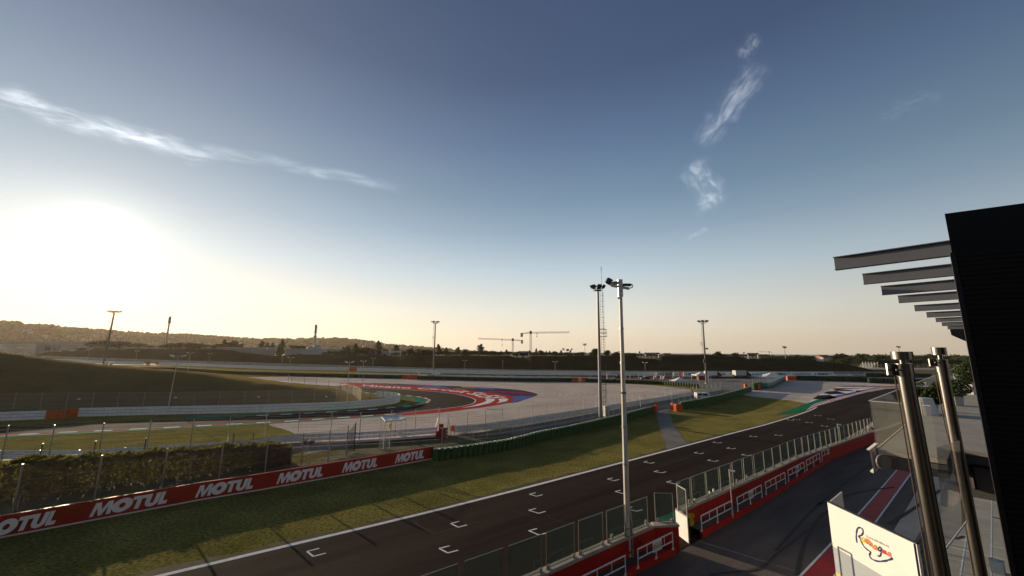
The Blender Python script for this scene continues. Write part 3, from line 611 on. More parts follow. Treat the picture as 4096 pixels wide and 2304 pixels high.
def motul(m, org, ux, uz, width, height, out, shear=.22):
    """M O T U L in heavy slanted capitals; org lower left, ux along, uz up"""
    ws = {'M': .255, 'O': .235, 'T': .19, 'U': .19, 'L': .135}; x = 0
    def P(u, v): return org+ux*((u+shear*height/width*v)*width)+uz*(v*height)+out
    for ch in 'MOTUL':
        w = ws[ch]-.012
        if ch == 'O':
            n = 28; A = []; B = []
            for k in range(n+1):
                a = 2*math.pi*k/n
                A.append(P(x-.01+w/2+(w/2+.015)*math.cos(a), .5+.53*math.sin(a))); B.append(P(x-.01+w/2+w*.17*math.cos(a), .5+.19*math.sin(a)))
            m.strip(A, B)
        else:
            for o in glyphs(ch): 
                o = [q for i, q in enumerate(o) if q != o[i-1]]
                pts = [P(x+a*w, b) for a, b in o]; tri = tessellate_polygon([[Vector((a, b, 0)) for a, b in o]]); m.add(pts, [tuple(t) for t in tri])
        x += ws[ch]
        if ch == 'O': x -= .02
        if ch == 'T': x -= .012
        if ch == 'U': x -= .004
AB = [G(p) for p in ((-700, 2330), r(5, 0, 1070), r(5, 1000, 880), r(5, 2000, 690), r(6, 0, 595), r(6, 900, 434), r(6, 1782, 272))]
BH = 1.32
adw = thing('advertising_wall', 'long low red trackside wall with big white slanted lettering', 'wall', AB[3])
nA = [Vector((0, 0, 0))]*len(AB)
m = MB(); m.sweep(AB, [(0, .10), (0, BH), (.14, BH), (.14, .10)], closed=True); m.build('panel', mat('sign_red', (.40, .032, .018), .5, var=.18, scale=.6, fine=.04, fscale=20), adw)
m = MB(); m.sweep(AB, [(-.03, 0), (-.03, .10), (.17, .10), (.17, 0)], closed=True); m.build('base_strip', MT['white'], adw)
m = MB(); m.sweep(AB, [(-.02, BH), (-.02, BH+.03), (.16, BH+.03), (.16, BH)], closed=True); m.build('top_trim', bpy.data.materials['sign_red'], adw)
for (x0, x1, i) in ((-330, 640, 5), (895, 1760, 5), (1955, 2610, 5), (195, 725, 6), (850, 1278, 6), (1385, 1740, 6)):
    # stations on the wall line directly under the lettering ends
    def on_wall(px, i=i):
        p = r(i, px, 0)[0]; best = None
        for a, b in zip(AB, AB[1:]):
            for k in range(0, 41):
                q = a.lerp(b, k/40); d = q-Vector((0, 0, H)); X = 2048+F*(d.dot(IX)/d.dot(_fw))
                if best is None or abs(X-p) < best[0]: best = (abs(X-p), q)
        return best[1]
    a = on_wall(x0+ (0 if i else 0)); b = on_wall(x1-30); ux = (b-a); wd = ux.length; ux.normalize(); out = Vector((ux.y, -ux.x, 0))*.012
    m = MB(); m.recalc = False; motul(m, a+Vector((0, 0, .27)), ux, Vector((0, 0, 1)), wd*.97, .86, out); m.build('lettering', mat('sign_white', (.92, .90, .89), .5, var=.08, scale=2) if not bpy.data.materials.get('sign_white') else bpy.data.materials['sign_white'], adw)
js = MB()
for p in resample(AB, 4.0)[1:]:
    dd = None
    for a_, b_ in zip(AB, AB[1:]):
        if min(a_.x, b_.x)-.01 <= p.x <= max(a_.x, b_.x)+.01: dd = (b_-a_).normalized()
    if dd is None: continue
    nn_ = Vector((dd.y, -dd.x, 0)); js.hexa([p+nn_*o_+dd*w_+Vector((0, 0, z_)) for z_ in (.11, BH-.01) for w_, o_ in ((-.012, .001), (.012, .001), (.012, .006), (-.012, .006))])
js.build('panel_joint', bpy.data.materials['red_paint'], adw)
# ================================================================ FENCES
def set_uv(ob, a, ux):
    me = ob.data; uvl = me.uv_layers.new(name='UVMap')
    for l in me.loops:
        v = me.vertices[l.vertex_index].co; uvl.data[l.index].uv = (Vector((v.x, v.y, 0)).dot(ux), v.z)
CH_NEAR = wiremesh('chain_link_near', (.28, .27, .25), .09, .055)
CH_FAR = wiremesh('chain_link', (.32, .31, .29), .16, .05)
def fence(name, label, posts, hts, group=None, wires=0, mesh=None, rad=.035, wire=.010, mt='steel', lean=None, top_rail=False, cat='fence', w0=.3, sq=False, pmt=None):
    """posts: base points; hts: height or list"""
    h = hts if isinstance(hts, (list, tuple)) else [hts]*len(posts)
    t = thing(name, label, cat, posts[len(posts)//2], 0, group)
    for k, (p, hh) in enumerate(zip(posts, h)):
        tip = p+Vector((0, 0, hh)); m = MB()
        if lean: m.tube([p, p+Vector((0, 0, hh*.88)), tip+Vector(lean)], rad, 6)
        elif sq: m.beam(p, tip, rad*1.6, rad*2)
        else: m.tube([p, tip], rad, 6)
        m.build('post', MT[pmt or mt], t)
    if wires:
        for w in range(wires):
            m = MB(); f = w0+(1-w0)*(w/(wires-1)) if wires > 1 else 1
            m.tube([p+Vector((0, 0, hh*f*.98)) for p, hh in zip(posts, h)], wire, 4, cap=False); m.build('wire', MT[mt], t)
    if top_rail:
        m = MB(); m.tube([p+Vector((0, 0, hh)) for p, hh in zip(posts, h)], rad*.7, 5); m.build('top_rail', MT[mt], t)
    if mesh:
        m = MB(); m.strip([p+Vector((0, 0, .05)) for p in posts], [p+Vector((0, 0, hh*.98)) for p, hh in zip(posts, h)]); o = m.build('mesh', mesh, t)
        me = o.data; uvl = me.uv_layers.new(name='UVMap'); ls = [0]
        for a, b in zip(posts, posts[1:]): ls.append(ls[-1]+(b-a).length)
        n = len(posts)
        for l in me.loops:
            vi = l.vertex_index; uvl.data[l.index].uv = (ls[vi % n], me.vertices[vi].co.z)
    return t
def pf(l): return [G(r(*b)) for b, t in l], [ht(G(r(*b)), r(*t)) for b, t in l]
# behind the red wall
P, Hh = pf([((5, -900, 1010), (5, -800, 520)), ((5, 130, 800), (5, 215, 395)), ((5, 950, 672), (5, 1005, 310)), ((5, 1625, 570), (5, 1670, 225)), ((5, 2200, 482), (5, 2235, 165)), ((6, 88, 405), (6, 112, 105)), ((6, 450, 345), (6, 470, 50)), ((6, 722, 308), (6, 737, -5)), ((6, 908, 236), (2, 915, 1282))])
Hh = [3.3]*len(P)
fence('chain_link_fence', 'tall chain link fence between the red wall and the hedge', P, Hh, wires=3, mesh=CH_NEAR, rad=.065, wire=.012)
P = [G(r(*b)) for b in ((5, 170, 800), (5, 790, 560), (5, 1235, 480), (5, 1900, 500), (6, -640, 400), (6, 500, 330))]
for p, hh, lb in zip(P, (1.3, 3.0, 3.0, 2.2, 2.0, 2.6), ('short pale post standing behind the left end of the red wall', 'bent topped post in front of the hedge, left one', 'bent topped post in the middle of the hedge', 'thin grey post in front of the hedge right of its middle', 'x', 'slim post beside the wire gate behind the red wall')):
    if lb == 'x': continue
    m = MB(); m.tube([p, p+Vector((0, 0, hh*.85)), p+Vector((.18, .25, hh))], .035, 6); tag(m.build('fence_post', MT['steel'], origin=p), lb, 'post')
# debris fence along the inner guard rail, tall posts and wires
P1 = [((5, -700, 330), (1, -650, 1290)), ((5, 10, 290), (1, 12, 1280)), ((5, 482, 283), (1, 558, 1258)), ((5, 983, 272), (1, 1045, 1238)), ((5, 1465, 238), (1, 1510, 1216)), ((5, 1905, 210), (1, 1937, 1202)), ((5, 2278, 172), (1, 2308, 1183)), ((2, 80, 1425), (2, 98, 1170)), ((2, 414, 1415), (2, 437, 1157)), ((2, 745, 1408), (2, 768, 1146)), ((2, 1038, 1408), (2, 1050, 1135)), ((2, 1352, 1385), (2, 1363, 1110)), ((2, 1598, 1365), (2, 1606, 1100)), ((2, 1838, 1340), (2, 1836, 1100))]
P, Hh = pf(P1); Hh = [min(max(h, 3.6), 5.0) for h in Hh]
fence('debris_fence', 'tall post and wire safety fence along the inner guard rail left of the gap', P, Hh, wires=8, rad=.055, wire=.013, w0=.25, mt='steel')
P, Hh = pf([((2, 1925, 1352), (2, 1925, 1150)), ((2, 2125, 1345), (2, 2127, 1130)), ((2, 2305, 1320), (2, 2305, 1115)), ((2, 2475, 1288), (2, 2477, 1093)), ((3, 55, 1262), (3, 57, 1078)), ((3, 203, 1238), (3, 205, 1058)), ((3, 345, 1214), (3, 347, 1040)), ((3, 487, 1190), (3, 487, 1025)), ((3, 610, 1170), (3, 610, 1010)), ((3, 727, 1150), (3, 727, 997)), ((3, 845, 1128), (3, 845, 983)), ((3, 950, 1108), (3, 950, 968)), ((3, 1050, 1092), (3, 1050, 957)), ((3, 1145, 1075), (3, 1145, 945)), ((3, 1232, 1060), (3, 1235, 937)), ((3, 1317, 1045), (3, 1317, 927)), ((3, 1400, 1030), (3, 1400, 918)), ((3, 1472, 1018), (3, 1472, 910)), ((3, 1545, 1005), (3, 1545, 902)), ((3, 1613, 993), (3, 1615, 893)), ((3, 1683, 980), (3, 1683, 885)), ((3, 1743, 968), (3, 1743, 880)), ((3, 1822, 955), (3, 1822, 870)), ((3, 1862, 945), (3, 1862, 865)), ((3, 1915, 935), (3, 1915, 857)), ((3, 1965, 925), (3, 1965, 850)), ((3, 2012, 915), (3, 2012, 843)), ((3, 2052, 908), (3, 2052, 838)), ((3, 2105, 900), (3, 2105, 830))])
fence('debris_fence', 'tall post and wire safety fence curving round the big gravel trap', P, Hh, wires=8, rad=.06, wire=.013, w0=.2, mt='steel')
for (b, t, c, lb) in (((2, 1788, 1352), (2, 1836, 1185), (2, 1836, 1100), 'raking strut of the last fence post left of the red barrier blocks'), ((2, 1965, 1355), (2, 1930, 1185), (2, 1925, 1150), 'raking strut of the first fence post right of the red barrier blocks')):
    a = G(r(*b)); d = PD(r(*t), a.y+.4); m = MB(); m.tube([a, d], .05, 6); tag(m.build('fence_brace', MT['steel'], origin=a), lb, 'brace')
# short dark posts of the infield
SP = []
for k, (b, t) in enumerate([((5, 393, 283), (5, 430, 120)), ((5, 925, 282), (5, 960, 95)), ((5, 1437, 245), (5, 1460, 66)), ((5, 1900, 208), (5, 1922, 40)), ((5, 2330, 190), (5, 2346, 16)), ((6, -40, 130), (2, -10, 1340))]):
    p = G(r(*b)); h = min(2.8, ht(p, r(*t)))
    m = MB(); m.tube([p, p+Vector((.05, .02, h))], .05, 6); m.box(p+Vector((.05, .02, h)), (.13, .13, .04)); tag(m.build('fence_post', MT['dark'], origin=p), ['short dark post at the far left of the perimeter road', 'second short dark post from the left on the perimeter road', 'third short dark post from the left on the perimeter road', 'fourth short dark post from the left on the perimeter road', 'fifth short dark post, above the right half of the hedge', 'short dark post near the right end of the hedge'][k], 'post', 'short dark posts along the perimeter road')
# light wire fence between road and tyre wall
FL = [r(6, 1870, 120), r(6, 1975, 118), r(3, 0, 1345), r(3, 200, 1305), r(3, 377, 1275), r(3, 600, 1235), r(3, 845, 1195), r(3, 1012, 1165), r(3, 1240, 1115), r(3, 1425, 1070)]
P = resample(Gs(FL), 2.3)
fence('wire_mesh_fence', 'low pale wire fence running behind the ribbed green tyre wall', P, 2.0, wires=4, mesh=CH_FAR, rad=.028, wire=.010, w0=.1, mt='steel')
FL = [r(3, 1613, 1055), r(3, 1725, 1035), r(3, 1850, 1010), r(3, 2000, 975), r(3, 2150, 945), r(3, 2345, 890)]
P = resample(Gs(FL), 3.2)
fence('wire_mesh_fence', 'wire fence behind the smooth green barrier right of the crossing path', P, 2.6, wires=6, mesh=CH_FAR, rad=.045, wire=.012, w0=.2, mt='steel')
FL = [r(3, 2428, 905), r(3, 2500, 885), r(3, 2576, 862), r(4, 40, 840), r(4, 100, 805)]
P = resample(Gs(FL), 3.4)
fence('wire_mesh_fence', 'pale mesh fence panel run leading to the far end of the paved lot', P, 3.9, wires=7, mesh=CH_FAR, rad=.06, wire=.014, w0=.15, mt='steel')
FL = [s(4, 1200, 988), s(4, 1850, 1000), s(4, 2100, 1020), s(4, 2536, 1055), s(5, 200, 1075)]
P = resample(Gs(FL), 7.5)
fence('wire_mesh_fence', 'thin fence on the edge of the paved lot behind the bright grass', P, 3.0, wires=3, mesh=None, rad=.05, wire=.012, mt='steel')
# fence round the toe of the near bank, with small white signs on it
bk = [r(1, -500, 1100), r(1, 60, 1085), r(1, 650, 1080), r(1, 1220, 1075), r(1, 1800, 1066), r(1, 2200, 1058), r(2, 60, 1046), r(2, 270, 1040), r(2, 460, 1034), r(2, 640, 1030), r(2, 805, 1026), r(2, 960, 1022), r(2, 1060, 1022), r(2, 1135, 1020), r(2, 1200, 1014)]
P = resample([G((x, y+6)) for x, y in bk], 4.5); Hh = [3.1]*len(P)
fence('chain_link_fence', 'dim chain link fence along the foot of the near grass bank', P, Hh, wires=3, mesh=CH_FAR, rad=.04, wire=.012)
for k, (i, x, y, w, h) in enumerate(((1, 793, 996, 32, 16), (1, 1765, 982, 28, 16), (2, 27, 976, 22, 14), (2, 708, 973, 18, 14))):
    a = G(r(i, x, 1075 if i == 1 else 1035)); c = PD(r(i, x, y), a.y-.25); sc_ = Z/F*a.y
    q = MB(); q.box(c-Vector((0, 0, h*sc_/2)), (w*sc_, .03, h*sc_)); tag(q.build('small_sign', MT['white'], origin=c), ['small white plate on the fence, nearest the orange guard rail piece', 'small white plate on the fence beside the tall double lamp post', 'small white plate in the middle of the bank foot fence', 'small white plate nearest the right end of the grass bank'][k], 'sign', 'white plates on the bank fence')
# fence behind the nose of the bank
P, Hh = pf([((2, 350, 862), (2, 352, 838)), ((2, 483, 872), (2, 483, 843)), ((2, 604, 882), (2, 604, 847)), ((2, 727, 905), (2, 727, 850)), ((2, 845, 930), (2, 846, 856)), ((2, 962, 965), (2, 963, 862)), ((2, 1060, 1020), (2, 1062, 880)), ((2, 1142, 1012), (2, 1146, 880))])
fence('chain_link_fence', 'dark post fence on the nose of the near grass bank', P, [2.8]*len(P), mesh=CH_FAR, wires=2, rad=.05, mt='dark')
# ================================================================ GUARD RAILS
def corrugated(h, n, d=.07):
    prof = []; st = h/n
    for k in range(n):
        b = k*st+.06
        for u, v in ((0, 0), (.0, .04), (-d, .10), (-d, .40), (0, .46), (0, .54), (-d, .60), (-d, .90), (0, .96)): prof.append((u, b+v*st*.95))
    return prof
def rail(name, label, pts, h, n, posts=2.0, mt='rail', side=1, group=None, dark_gap=False):
    t = thing(name, label, 'guard rail', pts[len(pts)//2], 0, group); Q = smoothpts(pts, 4) if len(pts) > 2 else pts
    for k in range(n):
        m = MB(); st = h/n; b = k*st+.08
        m.sweep(Q, [(side*u, b+v*st) for u, v in ((0, .02), (-.08, .10), (-.08, .36), (-.01, .46), (-.08, .56), (-.08, .82), (0, .90))]); m.recalc = False; m.build('rail_beam', MT[mt], t)
    pp = resample(Q, posts)
    for p in pp[:100]:
        m = MB(); m.box(p+Vector((0, 0, 0)), (.10, .10, h+.05)); m.build('post', MT['steel'], t)
    return t
NR = [r(1, -700, 1255), r(1, 0, 1222), r(1, 450, 1205)]
rail('guard_rail', 'white stacked guard rail at the far left, ending at the orange section', Gs(NR), 1.45, 3, side=1)
rail('guard_rail', 'orange section of the guard rail, its left lower half', Gs([r(1, 452, 1205), r(1, 640, 1199)]), 1.42, 3, mt='orange')
rail('guard_rail', 'orange section of the guard rail, its right higher half', Gs([r(1, 642, 1192), r(1, 778, 1181)]), 1.45, 3, mt='orange')
NL = [r(1, 780, 1180), r(1, 1700, 1157), r(1, 2576, 1137), r(2, 400, 1120), r(2, 800, 1105), r(2, 1100, 1083), r(2, 1300, 1058), r(2, 1400, 1040), r(2, 1440, 1024), r(2, 1442, 1008), r(2, 1400, 994), r(2, 1300, 982), r(2, 1210, 975)]
rail('guard_rail', 'long white guard rail curling round the inside of the hairpin', Gs(NL), 1.5, 3, posts=1.9)
IR = [r(5, -600, 330), r(5, 0, 285), r(5, 840, 278), r(5, 1270, 250), r(5, 1660, 225), r(5, 2040, 200), r(5, 2576, 165), r(2, 290, 1440), r(2, 580, 1425), r(2, 900, 1412), r(2, 1250, 1392), r(2, 1500, 1375), r(2, 1820, 1352)]
rail('guard_rail', 'low grey two strip guard rail between infield grass and perimeter road', Gs(IR), .95, 2, posts=4.0)
IR = [r(2, 1995, 1345), r(2, 2300, 1318), r(2, 2576, 1278), r(3, 200, 1248), r(3, 487, 1198), r(3, 845, 1135), r(3, 1230, 1068), r(3, 1430, 1032), r(3, 1620, 1000), r(3, 1800, 965), r(3, 1950, 935), r(3, 2105, 905)]
rail('guard_rail', 'pale guard rail curving along the big gravel trap and service road', Gs(IR), 1.05, 3, posts=2.4)
m = MB(); P = Gs([r(2, 1985, 1318), r(2, 2300, 1285), r(2, 2576, 1240), r(3, 200, 1205), r(3, 487, 1160), r(3, 845, 1105), r(3, 1230, 1045), r(3, 1430, 1012), r(3, 1620, 982), r(3, 1800, 950)])
m.sweep(smoothpts(P, 3), [(0, 0), (0, .35), (.7, .35), (.7, 0)], closed=True); tag(m.build('rubber_belt', MT['dark'], origin=P[4]), 'low black belted kerb of tyres edging the big gravel trap', 'barrier')
FR = [(-350, 1440), s(1, 700, 700), s(1, 1500, 738), s(1, 2080, 752)]
rail('guard_rail', 'far white guard rail at the left, up to the orange gap piece', Gs(FR), 1.9, 2, posts=8)
FR2 = [s(1, 2170, 753), s(1, 2250, 756)]
rail('guard_rail', 'far orange guard rail piece above the near bank, left one', [G(s(1, 2108, 757)), G(s(1, 2172, 759))], 2.1, 2, posts=8, mt='orange', group='orange openings in the far guard rail')
rail('guard_rail', 'far orange guard rail piece above the near bank, right one', [G(s(1, 2256, 756)), G(s(1, 2300, 758))], 2.1, 2, posts=8, mt='orange', group='orange openings in the far guard rail')
rail('guard_rail', 'far white guard rail between the small orange pieces and the lamp posts', Gs([s(1, 2300, 758), s(1, 2536, 765), s(2, 600, 793), s(2, 1600, 828), s(2, 2520, 845)]), 1.9, 3, posts=8)
rail('guard_rail', 'far orange guard rail length behind the middle double lamp post', Gs([s(2, 2522, 846), s(3, 98, 851)]), 2.3, 3, posts=5, mt='orange')
rail('guard_rail', 'far white guard rail from the lamp posts to the banners on the right', Gs([s(3, 100, 851), s(3, 1200, 880), s(3, 2000, 894), s(3, 2536, 903), s(4, 1000, 912), s(4, 1900, 917)]), 1.9, 3, posts=8)
rail('guard_rail', 'thin pale rail with uprights on the near side of the far straight', Gs([s(3, 60, 902), s(3, 900, 922), s(3, 1800, 943), s(3, 2536, 957), s(4, 1050, 965)]), .9, 2, posts=4)
# far concrete retaining wall
WB = [(-350, 1436), s(1, 430, 672), s(1, 870, 690), s(1, 2536, 745), s(2, 600, 765), s(2, 2536, 818), s(3, 1200, 850), s(3, 2536, 875), s(4, 1700, 888), s(5, 0, 893), s(5, 2536, 893), s(6, 300, 895), s(6, 650, 897)]
WT = [(0, 1430)]+Z1([(430, 625), (1500, 660), (2536, 695)], 1, s)+Z1([(600, 712), (2536, 770)], 2, s)+Z1([(1200, 805), (2536, 830)], 3, s)+Z1([(1700, 845)], 4, s)+Z1([(0, 848), (1500, 853), (2536, 855)], 5, s)+Z1([(650, 860)], 6, s)
P = resample(Gs(WB), 6); m = MB(); A = []; B = []
for p in P:
    d = p-Vector((0, 0, H)); X = 2048+F*(d.dot(IX)/d.dot(_fw)); zt = H+ray((X, interp(WT, X))).z*(p.y/ray((X, interp(WT, X))).y)
    A.append(p); B.append(Vector((p.x, p.y, max(1.2, zt))))
off = offset(A, .4); m.strip(A, B); m.strip(B, [Vector((q.x, q.y, b.z)) for q, b in zip(off, B)])
rw = thing('retaining_wall', 'long ribbed concrete wall at the foot of the far grass bank', 'wall', P[len(P)//2])
m.build('wall', MT['wall_concrete'], rw)
m = MB(); 
for p, q in zip(A[::1], B[::1]):
    d = Vector((p.x, p.y, 0)).normalized()*-.05; m.beam(p+d, Vector((q.x, q.y, q.z))+d, .16, .10)
m.build('joint', MT['old_asphalt'], rw)
# ================================================================ TYRE WALLS
def stack(mb, p, rad, h, n=10, rings=5):
    pts = []; rr = []
    for k in range(rings):
        z0 = h*k/rings; st = h/rings
        for u, q in ((0.02, .90), (.22, 1.0), (.78, 1.0), (.98, .90)): pts.append(p+Vector((0, 0, z0+u*st))); rr.append(rad*q)
    mb.tube(pts, rr, n)
TY = Gs([r(6, 1800, 282), r(6, 2000, 258), r(6, 2300, 215), r(6, 2576, 170), r(7, 300, 90), r(7, 690, -5), r(3, 800, 1340), r(3, 1150, 1225), r(3, 1420, 1140)])
TY = Gs([r(6, 1812, 285), r(6, 2140, 245), r(6, 2576, 172), r(7, 350, 75), r(3, 350, 1405), r(3, 900, 1275), r(3, 1150, 1210), r(3, 1425, 1130)])
TY = Gs([r(6, 1812, 285), r(6, 2140, 245), r(6, 2576, 172), r(7, 330, 78), r(3, 600, 1350), r(3, 900, 1275), r(3, 1150, 1210), r(3, 1425, 1130)])
tw = thing('tyre_wall', 'long wall of ribbed dark green tyre stacks from the red wall to the crossing path', 'tyre barrier', TY[3])
L_ = sum((b-a).length for a, b in zip(TY, TY[1:])); step = .66
cnt = 0
extra = MB()
for p in resample(TY, step):
    j = Vector((random.uniform(-.03, .03), random.uniform(-.03, .03), 0)); m = MB(); hh = 1.17+random.uniform(-.02, .03)
    tgt = m if cnt < 99 else extra
    stack(tgt, p+j, .325, hh, 12); tgt.tube([p+j+Vector((0, 0, hh)), p+j+Vector((0, 0, hh+.05))], [.24, .17], 8)
    if tgt is m: m.build('tyre_stack', MT['tyregreen'], tw, smooth=False)
    cnt += 1
if extra.v: o = extra.build('tyre_stacks', MT['tyregreen'], tw); o['kind'] = 'stuff'
m = MB()
for p in resample(offset(TY, .66), .66): stack(m, p, .33, 1.1, 8, 3)
o = m.build('rear_row', MT['tyregreen'], tw); o['kind'] = 'stuff'
def ribwall(name, label, pts, h, wdt=.8, step=.7, mt='tyregreen', cat='tyre barrier', group=None, rings=3):
    P = resample(pts, step); t = thing(name, label, cat, P[len(P)//2], 0, group); m = MB()
    for p in P: stack(m, p+Vector((random.uniform(-.02, .02), random.uniform(-.02, .02), 0)), step*.52, h*random.uniform(.985, 1.015), 8, rings)
    o = m.build('tyre_stacks', MT[mt], t); o['kind'] = 'stuff'; return t
ribwall('tyre_wall', 'smooth green barrier right of the crossing path, running to the grey gravel', Gs([r(3, 1710, 1100), r(3, 1900, 1065), r(3, 2100, 1015), r(3, 2300, 955), r(3, 2400, 920)]), 1.55, step=.75)
ribwall('tyre_wall', 'dark green ribbed barrier along the back of the big gravel trap, left part', Gs([(250, 1475), s(1, 2536, 830), s(2, 900, 893), s(2, 1700, 918), s(2, 2536, 940), s(3, 740, 957)]), 1.45, step=1.1, rings=1, mt='tyredark')
ribwall('tyre_wall', 'dark green ribbed barrier behind the gravel trap, right of the small tent', Gs([s(3, 955, 968), s(3, 1800, 988), s(3, 2536, 1003), s(4, 680, 1003)]), 1.5, step=1.0, rings=1, mt='tyredark')
ribwall('tyre_wall', 'dark green barrier between gravel trap and paved lot, behind the ladder mast', Gs([s(4, 890, 1008), s(4, 1200, 1015), s(4, 1500, 1025), s(4, 1750, 1032), s(4, 2000, 1048), s(4, 2536, 1095)]), 1.35, step=1.0, rings=1, mt='tyredark')
ribwall('tyre_wall', 'long dark green barrier beyond the chequered run-off', Gs([s(5, 1410, 985), s(5, 1900, 995), s(5, 2536, 1012), s(6, 300, 1025), s(6, 1000, 1040), s(6, 1900, 1062)]), 2.2, step=1.2, rings=1, mt='tyredark')
ribwall('tyre_wall', 'dark barrier at the far end of the banners, below the concrete wall', Gs([s(5, 2410, 932), s(6, 300, 932), s(6, 1200, 940)]), 2.0, step=1.4, rings=1, mt='tyredark')
ribwall('tyre_wall', 'short dark green barrier piece left of the turquoise air fence', Gs([s(5, 790, 1125), s(5, 900, 1105)]), 2.3, step=.9, rings=1)
m = MB(); P = smoothpts(Gs([s(5, 905, 1110), s(5, 1000, 1105), s(5, 1090, 1075), s(5, 1180, 1020), s(5, 1245, 985)]), 4)
af = thing('air_fence', 'turquoise padded air fence wrapped over barrier at the edge of the grey gravel', 'crash barrier', P[8])
m.sweep(P, [(0, 0), (-.15, .9), (0, 1.9), (.8, 2.1), (1.6, 1.9), (1.7, 0)], closed=True); m.build('cover', mat('turquoise_vinyl', (.02, .13, .11), .4, var=.3, scale=1), af)
m = MB(); m.sweep(P, [(-.05, 1.93), (.8, 2.16), (.8, 2.13), (-.05, 1.9)], closed=True); m.build('top_band', mat('pale_teal', (.30, .50, .44), .45, var=.2), af)
# orange and red water-filled blocks
def block(p, rz, w, h, d, label, mt='orange', group=None):
    w, h = (w*.82, h*.82) if p.y > 75 else (w*.9, h*.88); t = thing('barrier_block', label, 'barrier block', p, rz, group); m = MB(); n = max(2, round(w/.45))
    for k in range(n):
        x = -w/2+w*(k+.5)/n; ww = w/n*.92
        m.hexa([(x-ww/2, -d/2, 0), (x+ww/2, -d/2, 0), (x+ww/2, d/2, 0), (x-ww/2, d/2, 0), (x-ww/2, -d/2*.8, h), (x+ww/2, -d/2*.8, h), (x+ww/2, d/2*.8, h), (x-ww/2, d/2*.8, h)])
    m.build('body', MT[mt], t, world=False)
    m = MB()
    for z in (.28, .62): m.box((0, -d/2*.97-.01, h*z), (w*.98, .05, h*.06))
    m.build('rib', MT[mt], t, world=False)
    return t
def dirat(pa, pb): v = G(pb)-G(pa); return math.atan2(v.y, v.x)
g_ = 'orange barrier blocks at openings'
block(G(r(3, 1443, 1133)), dirat(r(3, 1425, 1140), r(3, 1465, 1120)), 1.3, 1.7, .7, 'orange block ending the ribbed tyre wall at the crossing path', group=g_)
block(G(r(3, 1458, 1085)), 1.0, 1.0, 1.6, .6, 'orange block behind the end of the ribbed tyre wall', group=g_)
block(G(r(3, 1620, 1100)), .3, .8, 1.6, .7, 'leftmost of the two orange blocks right of the crossing path', group=g_)
block(G(r(3, 1672, 1118)), .35, 2.0, 1.75, .8, 'wide orange block right of the crossing path, next to the grass', group=g_)
block(G(s(3, 783, 955)), -.05, 4.0, 1.8, .8, 'orange block left of the small white pavilion behind the gravel', group=g_)
block(G(s(3, 912, 968)), -.05, 4.6, 2.2, .8, 'wider orange block with bright top, below the small white pavilion', group=g_)
block(G(s(4, 717, 1000)), -.05, 3.6, 1.9, .8, 'orange block left of the thin red post behind the gravel', group=g_)
block(G(s(4, 862, 1007)), -.05, 3.2, 2.1, .8, 'orange block under the thin red post behind the gravel', group=g_)
block(G(s(5, 1353, 984)), 0, 7.0, 2.3, .9, 'orange block at the left end of the barrier beyond the chequered run-off', group=g_)
block(G(s(5, 852, 1126)), .2, .9, 2.2, .7, 'slim orange block beside the turquoise air fence', group=g_)
block(G(s(5, 665, 1110)), .2, 1.2, 2.0, .7, 'small orange block at the end of the smooth green barrier', group=g_)
block(G(s(1, 2180, 815)), 0, 5, 1.6, .8, 'orange block row behind the near grass bank', group=g_)
block(G(s(4, 2270, 919)), 0, 5.4, 2.3, .5, 'orange block between the small banners on the far straight', group=g_)
block(G(s(6, 1060, 935)), 0, 3.5, 2.0, .9, 'dim orange block at the far right behind the stainless posts', group=g_)
g_ = 'red barrier blocks at the fence gap'
MT['redblock'] = mat('red_plastic', (.30, .03, .02), .5, var=.3, scale=2)
block(G(r(2, 1838, 1385)), .1, .85, 1.0, .7, 'left red block in the gap of the wire fence', 'redblock', g_)
block(G(r(2, 1885, 1383)), .1, 1.3, 1.45, .8, 'biggest red block in the gap of the wire fence', 'redblock', g_)
block(G(r(2, 1862, 1350)), .1, .7, 1.6, .6, 'rear red block behind the others in the fence gap', 'redblock', g_)
block(G(r(2, 1985, 1315)), .1, .8, .9, .6, 'small orange block at the left end of the low black kerb', 'orange', g_)
p = G(r(2, 1918, 1388)); m = MB(); t = thing('marker_post', 'black and white striped marker post right of the red blocks', 'post', p)
for k in range(6): q = MB(); q.box(p+Vector((0, 0, k*.22)), (.16, .16, .218)); q.build('band', MT['dark'] if k % 2 else MT['white'], t)
